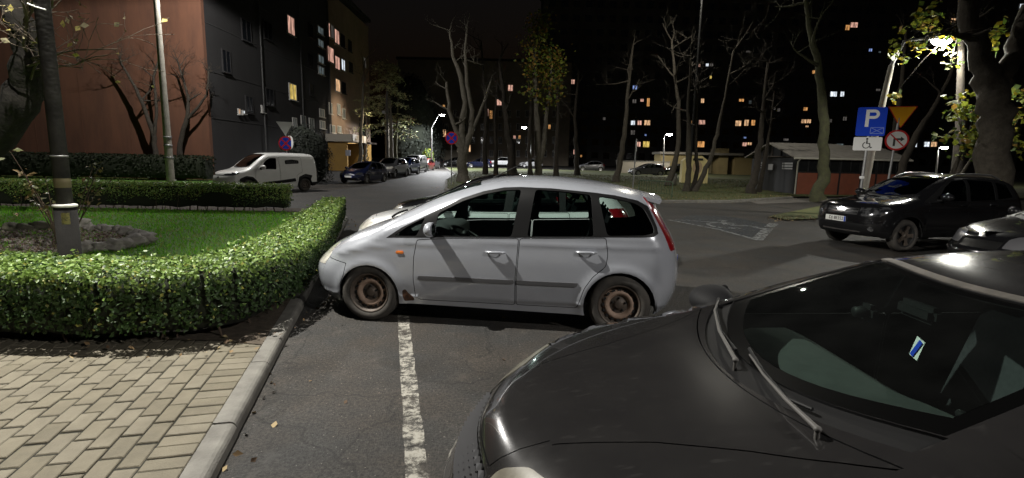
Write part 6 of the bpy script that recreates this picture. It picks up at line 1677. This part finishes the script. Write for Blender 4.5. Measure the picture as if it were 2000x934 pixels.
# yellow donation bin with a heart
db_ = Vector((at_y(1358, 330, 41).x, 41, gz(41) + .1)); dn = thing('donation_bin', 'tall yellow clothes donation bin with a red heart behind the trunks', 'bin', db_, rad(-8))
DY = mat('bin_yellow', (.78, .66, .30), .6, col2=(.66, .55, .25), scale=2)
MB().prism([(-1.0, 0), (1.0, 0), (1.0, 1.75), (.45, 2.15), (-.45, 2.15), (-1.0, 1.75)], -1.0, 0, face(Vector((0, 0, 0)), 0)).build('body', DY, dn)
MB().prism([(.36 * math.cos(t) * 1.0, .52 * math.sin(t)) for t in np.linspace(0, 2 * PI, 24, endpoint=False)], 0, .006, face(Vector((.15, -.003, 1.25)), 0)).build('label', mat('bin_label', (.50, .36, .22), .6), dn)
ht = [(16 * math.sin(t) ** 3 / 100, (13 * math.cos(t) - 5 * math.cos(2 * t) - 2 * math.cos(3 * t) - math.cos(4 * t)) / 100) for t in np.linspace(0, 2 * PI, 30, endpoint=False)]
MB().prism(ht, .006, .012, face(Vector((.15, -.003, 1.3)), 0)).build('heart_mark', mat('heart_red', (.42, .03, .03), .5), dn)
MB().box((.15, -.03, 1.88), (.75, .06, .16)).build('flap', SBLK, dn)
bn = thing('litter_bin', 'small pale concrete bin left of the yellow donation bin', 'bin', foot(1318, 38)); MB().lathe([(.001, 0), (.2, 0), (.25, .75), (.22, .8), (.2, .7), (.001, .7)], 14).build('body', CONP, bn); MB().lathe([(.26, .72), (.27, .78), (.23, .8)], 14).build('rim', STEELG, bn)
# green railing
fa, fb_ = at_z(1247, 381, .1), at_z(1312, 386, .1); rl = thing('railing', 'low green metal railing behind the silver car tail', 'railing', (fa.x, fa.y, .1)); d_ = fb_ - fa
gr_ = mat('railing_green', (.06, .10, .055), .6); rb = MB(); rb.tube([(0, 0, 0), (0, 0, .7), (.05 * d_.x, .05 * d_.y, .76), (d_.x * .95, d_.y * .95, .76), (d_.x, d_.y, .7), (d_.x, d_.y, 0)], .025, 6); rb.tube([(0, 0, .16), (d_.x, d_.y, .16)], .016, 6); rb.build('frame', gr_, rl)
rb = MB()
for k in range(1, 13): rb.tube([(d_.x * k / 13, d_.y * k / 13, .16), (d_.x * k / 13, d_.y * k / 13, .75)], .012, 5)
tag(rb.build('bars', gr_, rl), kind='stuff')

# ------------------------------------------------------------------ street lamps (the main light
def light(name, parent, loc, power, col=(1, .97, .90), r=.07, cone=160, blend=.35, aim=None):
    L = bpy.data.lights.new(name, 'SPOT'); L.energy = power; L.color = col; L.shadow_soft_size = r; L.spot_size = rad(cone); L.spot_blend = blend
    o = bpy.data.objects.new(name, L); C.objects.link(o); o.parent = parent; o.location = loc
    if aim is not None: o.rotation_euler = Vector(aim).to_track_quat('-Z', 'Y').to_euler()
    return o
GLOW = emat('lamp_glow', (1, .98, .94), 60)
def head(root, tip, d, s=1.0, glow=None):
    """luminaire at the end of an arm: d = horizontal direction of the arm"""
    d = Vector(d).normalized(); R = Matrix((d, Vector((-d.y, d.x, 0)), Vector((0, 0, 1)))).transposed()
    h = MB().box(Vector(tip) + d * .22 * s, (.56 * s, .24 * s, .10 * s), rot=R, bevel=.035 * s).build('lamp_head', HEAD, root)
    q = MB().ball((0, 0, 0), 1, 14); q.v = [tuple(Vector(tip) + d * .26 * s - Vector((0, 0, .05 * s)) + R @ Vector((v[0] * .20 * s, v[1] * .11 * s, min(v[2], 0) * .12 * s))) for v in q.v]; q.build('diffuser', glow or GLOW, h)
    return Vector(tip) + d * .26 * s - Vector((0, 0, .17 * s))
# lamp post by the front hedge
PA = Vector((-4.33, 4.93, .08)); la = thing('street_lamp', 'old painted lamp post with a thick base rising from the front hedge', 'street lamp', PA)
zc_ = at_y(115, 402, 4.93).z - .08
MB().lathe([(.100, -.05), (.094, .05), (.090, zc_), (.05, zc_ + .004)], 28).build('base', mat('post_base', (.011, .0105, .010), .95, col2=(.016, .015, .014), scale=7, bump=.15, bscale=50, spec=.12), la)
MB().lathe([(.094, zc_ - .010), (.099, zc_), (.096, zc_ + .014), (.066, zc_ + .022)], 28).build('collar', mat('collar_white', (.72, .70, .66), .6, col2=(.55, .54, .5), scale=20), la)
MB().lathe([(.066, zc_), (.065, 1.6), (.060, 3.4), (.056, 5.5)], 20).build('pole', POLED, la)
for z_, m_ in ((at_y(108, 357, 4.93).z - .08, mat('tape_yellowish', (.16, .135, .07), .8)), (at_y(105, 305, 4.93).z - .08, STEELG)):
    MB().lathe([(.0655, z_ - .045), (.0670, z_ - .04), (.0670, z_ + .04), (.0655, z_ + .045)] if m_ is not STEELG else [(.065, z_ - .008), (.069, z_ - .006), (.069, z_ + .006), (.065, z_ + .008)], 20).build('band', m_, la)
zt_ = at_y(75, 18, 4.93).z - .08
MB().tube([(-.08, -.06, zt_ + .03), (.0, -.075, zt_), (.08, -.06, zt_ - .02)], .007, 6).build('bracket', mat('bracket_white', (.7, .7, .68), .5), la)
b_ = MB(); a0 = rad(-72); vs = []
for zz in (zc_ - .06, zc_ - .17):
    for k in range(6): t = a0 + rad(40) * k / 5; vs.append((.0930 * math.cos(t), .0930 * math.sin(t), zz))
b_.add(vs, [(k, k + 1, k + 7, k + 6) for k in range(5)], 0, True); b_.build('sticker', mat('sticker_yellow', (.30, .26, .09), .6, col2=(.10, .085, .04), scale=40, lo=.45, hi=.6), la)
MB().tube([(0, 0, 5.45), (0, .04, 5.9), (.02, .2, 6.25)], [.06, .05, .04], 10).build('arm', POLED, la)
tip = head(la, (.02, .2, 6.25), (.15, -1, 0))
light('lamp_light', la, tip - Vector((0, 0, .05)), LP['A'], (1, .965, .88), .05, 172, .25)
# concrete pole before the gable
PB = Vector((at_y(333, 345, 26).x, 26, 0)); lc = thing('street_lamp', 'tall pale concrete lamp pole beside the bare trees before the red gable', 'street lamp', PB)
MB().lathe([(.19, 0), (.18, 1.6), (.15, 5), (.11, 11.6)], 14).build('pole', CONP, lc)
for z_ in (1.5, 2.1, 2.5): MB().lathe([(.182, z_ - .05), (.192, z_ - .04), (.192, z_ + .04), (.178, z_ + .05)], 14).build('band', STEELG, lc)
MB().tube([(0, 0, 11.5), (.2, .0, 11.8), (1.5, .1, 12.0)], .05, 8).build('arm', STEELG, lc)
tip = head(lc, (1.5, .1, 12.0), (1, .05, 0)); light('lamp_light', lc, tip - Vector((0, 0, .05)), LP['C'], (1, .97, .92), .06, 178, .12)
# lamp among the yellow leaves at the right
PR = Vector((12.2, 18, 0)); lr = thing('street_lamp', 'lit street lamp among yellow leaves above the black car', 'street lamp', PR)
tq = at_y(1741, 128, 18) - PR
MB().tube([(0, 0, 0), (tq.x * .4, 0, 2.6), tuple(tq)], [.13, .11, .085], 12).build('pole', CONP, lr)
hq = at_y(1812, 74, 17.6) - PR
MB().tube([tuple(tq), tuple(tq + Vector((.25, -.1, .75))), tuple(hq)], [.06, .05, .04], 8).build('arm', STEELG, lr)
tip = head(lr, hq, (1, -.35, 0), 1.5, emat('lamp_glow_bright', (1, .99, .92), 140)); light('lamp_light', lr, tip - Vector((0, 0, .05)), LP['R'], (1, .98, .88), .06, 175, .2)
# lamps down the street and across the park
for lb, u0, v0, u1, v1, Y, key, dr in [('lit street lamp on a tall bent pole where the street narrows', 843, 250, 858, 223, 64, 'F', (1, -.2, 0)), ('distant lit lamp behind the yellow-leaved tree', 1037, 262, 1029, 248, 72, 'G', (-1, -.2, 0)),
                                       ('distant round-glowing lamp above the low shop', 1297, 268, 1301, 261, 60, 'H', (1, -.4, 0)), ('distant bright lamp low behind the yellow maple leaves', 1832, 295, 1835, 286, 50, 'I', (1, -.4, 0))]:
    f = foot(u0, Y); f.z = gz(Y); a, c = at_y(u0, v0, Y) - f, at_y(u1, v1, Y) - f; f2 = thing('street_lamp', lb, 'street lamp', f)
    MB().tube([(0, 0, 0), tuple(a)], [.11, .06], 8).build('pole', STEELG, f2); MB().tube([tuple(a), tuple(c)], .04, 6).build('arm', STEELG, f2)
    tip = head(f2, c, dr, 1.5, emat('lamp_glow_far', (1, .99, .96), 110)); light('lamp_light', f2, tip - Vector((0, 0, .12)), LP[key], (.98, .99, 1) if key in 'FG' else (1, .93, .8), .1, 172, .2)
# added tall lamp, unseen, lighting tree and grass; pole hidden among the park trunks
f = Vector((at_y(1347, 330, 31.6).x, 31.6, .1)); added_lamp = thing('street_lamp', 'added tall lamp pole standing close behind the trunks before the donation bin', 'street lamp', f)
MB().tube([(0, 0, 0), (0, 0, 12.6)], [.085, .05], 10).build('pole', mat('pole_dark_grey', (.02, .02, .019), .8, spec=.2), added_lamp); MB().tube([(0, 0, 12.5), (-.5, -.5, 12.9)], .04, 6).build('arm', STEELG, added_lamp)
tip = head(added_lamp, (-.5, -.5, 12.9), (-1, -1, 0)); light('lamp_light', added_lamp, tip - Vector((0, 0, .05)), LP['T'], (1, .95, .82), .08, 176, .2)
# assumed street lamp out of view behind the viewer, fills in the car sides
PV = Vector((LPV[0], LPV[1], 0)); assumed_lamp = thing('street_lamp', 'assumed tall street lamp standing behind the viewer', 'street lamp', PV)
MB().tube([(0, 0, 0), (0, 0, LPV[2])], [.11, .07], 10).build('pole', STEELG, assumed_lamp); MB().tube([(0, 0, LPV[2]), (-.2, .8, LPV[2] + .25)], .04, 8).build('arm', STEELG, assumed_lamp)
tip = head(assumed_lamp, (-.2, .8, LPV[2] + .25), (-.2, 1, 0)); light('lamp_light', assumed_lamp, tip - Vector((0, 0, .05)), LP['V'], (1, .96, .90), .08, 172, .25)
# assumed floodlight on the dark pole before the cedar, turned to the entrance of the flats
f = Vector((at_y(757, 300, 57).x, 57, gz(57))); ls = thing('street_lamp', 'dark thin pole before the cedar carrying an assumed floodlight for the entrance', 'street lamp', f)
MB().tube([(0, 0, 0), (0, 0, 8.6)], [.11, .08], 8).build('pole', mat('pole_black', (.012, .012, .012), .6), ls)
MB().box((-.3, .05, 6.3), (.4, .4, .3), bevel=.04).build('floodlight', HEAD, ls)
light('lamp_light', ls, (-.65, .1, 6.2), LP['E'], (1, .82, .58), .1, 105, .7, (-1, -.02, -.42))
# ------------------------------------------------------------------ parked cars
def dusty(m):
    """dust film, water marks and fine scratches: they change colour a little and dull the gloss"""
    nt = m.node_tree; N = nt.nodes; L = nt.links; p = N['Principled BSDF']; tc = N.new('ShaderNodeTexCoord')
    a = N.new('ShaderNodeTexNoise'); a.inputs['Scale'].default_value = 13; a.inputs['Detail'].default_value = 10; a.inputs['Roughness'].default_value = .75; L.new(tc.outputs['Object'], a.inputs['Vector'])
    r = N.new('ShaderNodeMapRange'); r.inputs['From Min'].default_value = .42; r.inputs['From Max'].default_value = .72; r.inputs['To Min'].default_value = .19; r.inputs['To Max'].default_value = .215
    L.new(a.outputs['Fac'], r.inputs['Value']); L.new(r.outputs['Result'], p.inputs['Roughness']); 
    r2 = N.new('ShaderNodeMapRange'); r2.inputs['From Min'].default_value = .45; r2.inputs['From Max'].default_value = .75; r2.inputs['To Min'].default_value = .025; r2.inputs['To Max'].default_value = .035
    L.new(a.outputs['Fac'], r2.inputs['Value']); L.new(r2.outputs['Result'], p.inputs['Coat Roughness'])
    mp = N.new('ShaderNodeMapping'); mp.inputs['Scale'].default_value = (9, 26, 9); mp.inputs['Rotation'].default_value = (0, 0, .7); L.new(tc.outputs['Object'], mp.inputs['Vector'])
    s_ = N.new('ShaderNodeTexNoise'); s_.inputs['Scale'].default_value = 1.6; s_.inputs['Detail'].default_value = 3; L.new(mp.outputs['Vector'], s_.inputs['Vector'])
    r3 = N.new('ShaderNodeMapRange'); r3.inputs['From Min'].default_value = .60; r3.inputs['From Max'].default_value = .73; r3.inputs['To Max'].default_value = .10; L.new(s_.outputs['Fac'], r3.inputs['Value'])
    x = N.new('ShaderNodeMix'); x.data_type = 'RGBA'; x.inputs['B'].default_value = (.14, .135, .13, 1)
    src = p.inputs['Base Color'].links[0].from_socket; L.new(r3.outputs['Result'], x.inputs['Factor']); L.new(src, x.inputs['A']); L.new(x.outputs['Result'], p.inputs['Base Color'])
SILVER = paint('silver_paint', (.378, .396, .440), .26, .2, (.345, .36, .40))
DARK = paint('charcoal_paint', (.0185, .0175, .018), .20, .3, (.025, .0238, .0235))
dusty(DARK)
BLACK = paint('black_paint', (.008, .008, .009), .16, .1)
WHITE = paint('white_paint', (.78, .78, .76), .4, 0, (.72, .72, .70))
WHITE2 = paint('white_paint_clean', (.66, .67, .68), .3, 0)
NAVY = paint('navy_paint', (.010, .014, .045), .22, .3)
GREYP = paint('grey_paint', (.14, .14, .15), .3, .4)
REDPAINT = paint('red_paint', (.42, .018, .014), .3, .1)
BLUEP = paint('blue_paint', (.02, .04, .16), .3, .3)

# silver minivan
root, b, ob = car('minivan', 'silver minivan on rusty steel wheels parked across the white line', 'car', (-2.255, 6.284, 0), rad(-6.56), spec_minivan(), mats(SILVER, rim=RIMRUST, inner=mat('minivan_lining', (.035, .036, .038), .8)), sp=.042)
interior(root, b, 1.62, .97, .66, [(1.98, -.38), (1.98, .38), (2.86, -.42), (2.86, 0), (2.86, .42)], m=mat('minivan_dashboard', (.03, .032, .034), .75))
for sg in (-1, 1):
    wing_mirror(root, 1.545, sg * .845, 1.01, sg, SILVER, .95)
    for x, z in ((2.205, .812), (3.125, .848)): door_handle(root, b, x, z, sg, SILVER)
    q, nn = b.side(np.array([(1.192, .768)]), sg); MB().box(tuple(q[0]), (.085, .02, .034), bevel=.008).build('side_indicator', mat('indicator_orange', (.75, .22, .04), .25, coat=1), root)
for y0, y1 in ((-.25, -.62), (.05, -.30)):
    xs = np.linspace(0, 1, 6); pts = [(.95 + .18 * t * 0 + .10 * abs(y0 + (y1 - y0) * t) ** 1.2 + .03, y0 + (y1 - y0) * t) for t in xs]
    Q, N = b.topm(np.array(pts)); MB().tube([tuple(q + n_ * .025) for q, n_ in zip(Q, N)], .012, 6).build('wiper', BLACKP, root)
q, _n = b.topm(np.array([(2.04, .0)])); MB().tube([tuple(q[0]), tuple(q[0] + np.array((.05, 0, .03))), tuple(q[0] + np.array((.50, 0, .26)))], [.016, .006, .003], 6).build('aerial', BLACKP, root)
sp_ = MB(); ys = np.linspace(-.56, .56, 13); vs = []
for y in ys:
    k = (y / .56) ** 2; zt_ = 1.412 - .035 * k
    vs += [(3.70, y, zt_ + .028), (3.92 - .04 * k, y, zt_ - .02), (3.90 - .04 * k, y, zt_ - .05), (3.74, y, zt_ - .02)]
sp_.add(vs, [(i * 4 + j, i * 4 + (j + 1) % 4, (i + 1) * 4 + (j + 1) % 4, (i + 1) * 4 + j) for i in range(12) for j in range(4)] + [(0, 1, 2, 3), (51, 50, 49, 48)], 0, False)
sp_.build('spoiler', SILVER, root)
number_plate(root, 4.135, .70, True); number_plate(root, .085, .45)

# dark hatchback in front
root, b, ob = car('hatchback', 'dusty charcoal hatchback in the foreground seen across its bonnet and windscreen', 'car', (-.25, 1.99, 0), 0, spec_near(), mats(DARK, lamp=mat('headlamp_yellowed', (.20, .19, .15), .25, coat=.6, col2=(.13, .12, .095), scale=14), screen=glass_mat('windscreen_glass', (.70, .84, .78), 1.45, .012, .012)), sp=.045)
interior(root, b, 1.86, .87, .72, [(2.35, -.40), (2.35, .40), (3.2, -.42), (3.2, .42)], m=mat('dashboard_grey', (.045, .049, .047), .8, col2=(.032, .035, .034), scale=12))
MIRB = mat('mirror_black', (.005, .005, .006), .7, spec=.2)
for sg in (-1, 1): wing_mirror(root, 1.50, .85 if sg > 0 else -1.0, .905, sg, MIRB, 1.5, (1.15, 1.5, .72))
# slats of the grille
gp = MB()
for i in range(5):
    for j in range(15):
        y = -.33 + .66 * (j + .5 + .5 * (i % 2) - .25) / 15; z = .540 + i * .025; x = float(b.Xf(np.array([y]), np.array([z]))[0])
        R = Matrix.Rotation(rad(45), 3, 'X'); gp.box((x - .004, y, z), (.02, .027, .019), rot=R)
gp.build('grille_mesh', mat('grille_silver', (.19, .19, .20), .4, .1), root)
# wipers and scuttle
def wiper_on(pts, lift):
    P = np.array(pts); Q, N = b.topm(P); return [Vector(q) + Vector(n_) * h for q, n_, h in zip(Q, N, lift)]
for arm in ([(1.395, .74), (1.31, .56), (1.225, .28), (1.17, -.02)], [(1.245, .03), (1.205, -.18), (1.185, -.38), (1.19, -.55)]):
    a_ = wiper_on(arm, [.012, .03, .038, .03]); w_ = MB(); w_.tube(a_, [.004, .005, .007, .009], 8); w_.ball(a_[-1], .013, 10, squash=(1, 1, .8)); w_.tube([a_[-1] - Vector((0, 0, .05)), a_[-1]], .008, 8)
    o = w_.build('wiper', mat('wiper_grey', (.07, .066, .062), .6), root)
    MB().tube(wiper_on([(x + .02, y + .05) for x, y in arm[:3]] + [(arm[3][0] + .05, arm[3][1] + .12)], [.012] * 4), .007, 6).build('wiper_blade', BLACKP, o)
# interior mirror camera, blue air freshener, belt
MB().box((1.93, .05, 1.17), (.06, .20, .07), bevel=.02).build('rear_view_mirror', BLACKP, root)
c_ = MB(); c_.box((1.80, .16, 1.13), (.06, .09, .07), bevel=.02); c_.lathe([(.001, -.04), (.022, -.04), (.026, 0)], 14, 'X', c=(1.78, .16, 1.13)); c_.build('dash_camera', BLACKP, root)
tg = MB().box((1.92, .02, 1.02), (.004, .045, .09), rot=Matrix.Rotation(.3, 3, 'X')).build('air_freshener', SWH, root); MB().box((1.9155, .02, 1.02), (.004, .018, .08), rot=Matrix.Rotation(.5, 3, 'X')).build('blue_stripe', SBLUE, tg)
number_plate(root, .0, .33)

# black off-roader
root, b, ob = car('off_roader', 'glossy black off-roader with roof rails facing the blue bay', 'car', (7.2, 11.25, 0), rad(14), spec_suv(), mats(BLACK, glass=GLASSD, lamp=LAMPCHROME, trim=BLACKP, rim=RIMDARK), sp=.07)
interior(root, b, 1.75, 1.10, .68, [(2.2, -.38), (2.2, .38), (3.0, -.4), (3.0, .4)])
for sg in (-1, 1):
    wing_mirror(root, 1.62, sg * .88, 1.14, sg, BLACK, 1.1)
    P = [b.side(np.array([(x, float(b.B(x) + .90 * (b.T(x) - b.B(x))))]), sg)[0][0] for x in (2.05, 2.4, 2.9, 3.4, 3.7)]
    MB().tube([tuple(p + np.array((0, 0, h))) for p, h in zip(P, (.0, .06, .065, .06, .0))], .018, 8).build('roof_rail', mat('rail_grey', (.25, .25, .25), .35, .7), root)
    for x, z in ((2.28, .98), (3.12, 1.0)): door_handle(root, b, x, z, sg, BLACK)
number_plate(root, -.014, .63, txt='DJ 8E352', y=.08)

# cars in the row behind the minivan
hx, sv, vn = spec_hatch(), spec_suv(), spec_van()
root, b, ob = car('hatchback', 'white hatchback right behind the silver minivan', 'car', (-2.62, 8.95, 0), rad(-4), spec_hatch(), mats(WHITE2), sp=.08, detail=1)
root.scale = (1.13, 1, 1.03)
interior(root, b, 1.6, .9, .62, [(2.0, -.36), (2.0, .36), (2.8, -.4), (2.8, .4)])
for sg in (-1, 1): wing_mirror(root, 1.42, sg * .82, .97, sg, WHITE2, .9)
root, b, ob = car('hatchback', 'dark hatchback in the next bay beyond the white one', 'car', (-2.72, 11.7, 0), rad(-4), spec_hatch(), mats(BLACK), sp=.10, detail=1)
for sg in (-1, 1): wing_mirror(root, 1.42, sg * .82, .97, sg, BLACK, .9)
root, b, ob = car('hatchback', 'black hatchback between the charcoal bonnet car and the off-roader', 'car', (7.35, 8.1, 0), rad(2), spec_near(), mats(BLACK, glass=GLASSD, lamp=GREYP), sp=.08, detail=1)
for sg in (-1, 1): wing_mirror(root, 1.72, sg * .93, 1.0, sg, BLACK)

# white panel van across the street
root, b, ob = car('panel_van', 'white panel van with black lower cladding parked beside the road sign', 'van', (-13.0, 22.6, 0), rad(57), spec_van(), mats(WHITE, glass=GLASSD, rim=RIMDARK, rim_rust=RIMDARK, lamp=LAMPCHROME), sp=.075, detail=1)
interior(root, b, 1.65, 1.10, .70, [(2.1, -.4), (2.1, .4)])
for sg in (-1, 1): wing_mirror(root, 1.52, sg * .90, 1.16, sg, WHITE, 1.3)
# the pale writing on the van's dark side badge (strokes only, as unreadable as in the photograph)
wr = MB(); rv = random.Random(2)
for k in range(6):
    x = 2.80 + k * .10
    q, n_ = b.side(np.array([(x, 1.40), (x + .045, 1.44), (x + .06, 1.39)]), -1); wr.tube([tuple(a + m_ * .008) for a, m_ in zip(q, n_)], .007, 5)
for o in ob['logo'][:1]: wr.build('lettering', mat('logo_grey', (.22, .22, .22), .6), o)

# row of cars down the left side of the street, nearest first
def road_car(name, label, u, Y, rz, spec, M, cat='car', sp=.14, plate=True):
    x = at_y(u, 330, Y).x
    r_, b, ob = car(name, label, cat, (x, Y, gz(Y)), rad(rz), spec, M, 'cars parked along the street' if cat == 'car' and Y > 40 else None, sp=sp, detail=1 if Y < 45 else 0)
    for sg in (-1, 1): wing_mirror(r_, 1.45, sg * float(b.W(.95)) , float(b.B(1.5)) + .07, sg, M['paint'])
    if plate: number_plate(r_, -.006, .46)
    return r_
road_car('hatchback', 'navy hatchback with a pale number plate behind the white van', 680, 32.5, 78, spec_hatch(), mats(NAVY, glass=GLASSD, lamp=LAMPCHROME), sp=.10)
road_car('off_roader', 'dark silver off-roader second in the street row', 744, 40.5, 82, spec_suv(), mats(GREYP, glass=GLASSD))
road_car('off_roader', 'black and blue off-roader third in the street row', 776, 46, 83, spec_suv(), mats(BLUEP, glass=GLASSD))
road_car('panel_van', 'pale small van fourth in the street row', 795, 52, 83, spec_van(), mats(WHITE2, glass=GLASSD), 'van')
road_car('hatchback', 'red hatchback in the street row', 818, 59, 83, spec_hatch(), mats(REDPAINT, glass=GLASSD))
road_car('hatchback', 'grey hatchback just beyond the red one', 832, 66, 83, spec_hatch(), mats(GREYP, glass=GLASSD))
road_car('hatchback', 'black hatchback last in the street row', 843, 74, 83, spec_hatch(), mats(BLACK, glass=GLASSD))
road_car('hatchback', 'dark car crossing the far end of the street', 862, 86, 0, spec_hatch(), mats(BLACK, glass=GLASSD))
road_car('hatchback', 'blue car half hidden by the thick grey tree', 908, 78, 10, spec_hatch(), mats(NAVY, glass=GLASSD))
road_car('off_roader', 'white off-roader parked beyond the park trees', 951, 84, 12, spec_suv(), mats(WHITE2, glass=GLASSD))
road_car('hatchback', 'white car right of the white off-roader beyond the park', 1013, 88, 5, spec_hatch(), mats(WHITE2, glass=GLASSD))
road_car('hatchback', 'silver car deep in the dark middle of the park', 1124, 72, 8, spec_hatch(), mats(GREYP, glass=GLASSD))
road_car('hatchback', 'grey car in front of the low pale wall', 1228, 58, 5, spec_hatch(), mats(GREYP, glass=GLASSD))
road_car('hatchback', 'dark car parked before the yellow shop wall', 1288, 60, 4, spec_hatch(), mats(BLACK, glass=GLASSD, lamp=LAMPCHROME))
# ------------------------------------------------------------------ camera, sky, exposure
cam = bpy.data.cameras.new('camera'); co = bpy.data.objects.new('camera', cam); C.objects.link(co); S.camera = co
cam.sensor_width = 36; cam.lens = 18; cam.clip_start = .05; cam.clip_end = 3000
r0, u0, f0 = Vector((1, 0, 0)), Vector((0, math.sin(PITCH), math.cos(PITCH))), Vector((0, math.cos(PITCH), -math.sin(PITCH)))
rr_ = r0 * math.cos(ROLL) + u0 * math.sin(ROLL); uu_ = u0 * math.cos(ROLL) - r0 * math.sin(ROLL)
co.matrix_world = Matrix(((rr_.x, uu_.x, -f0.x, 0), (rr_.y, uu_.y, -f0.y, 0), (rr_.z, uu_.z, -f0.z, CAMH), (0, 0, 0, 1)))
w = bpy.data.worlds.new('World'); S.world = w; w.use_nodes = True
sk = w.node_tree.nodes.new('ShaderNodeTexSky'); sk.sky_type = 'NISHITA'; sk.sun_disc = False; sk.sun_elevation = rad(-2.5); sk.sun_rotation = rad(200)
bg = w.node_tree.nodes['Background']; w.node_tree.links.new(sk.outputs['Color'], bg.inputs['Color']); bg.inputs['Strength'].default_value = SKY
S.view_settings.view_transform = 'Standard'; S.view_settings.look = 'None'; S.view_settings.gamma = 1; S.view_settings.use_curve_mapping = False
S.view_settings.exposure = EXPO
S.cycles.use_denoising = True
S.cycles.max_bounces = 6; S.cycles.transparent_max_bounces = 12; S.cycles.diffuse_bounces = 3; S.cycles.glossy_bounces = 3
S.cycles.sample_clamp_indirect = 4; S.cycles.blur_glossy = .5; S.cycles.caustics_reflective = False; S.cycles.caustics_refractive = False
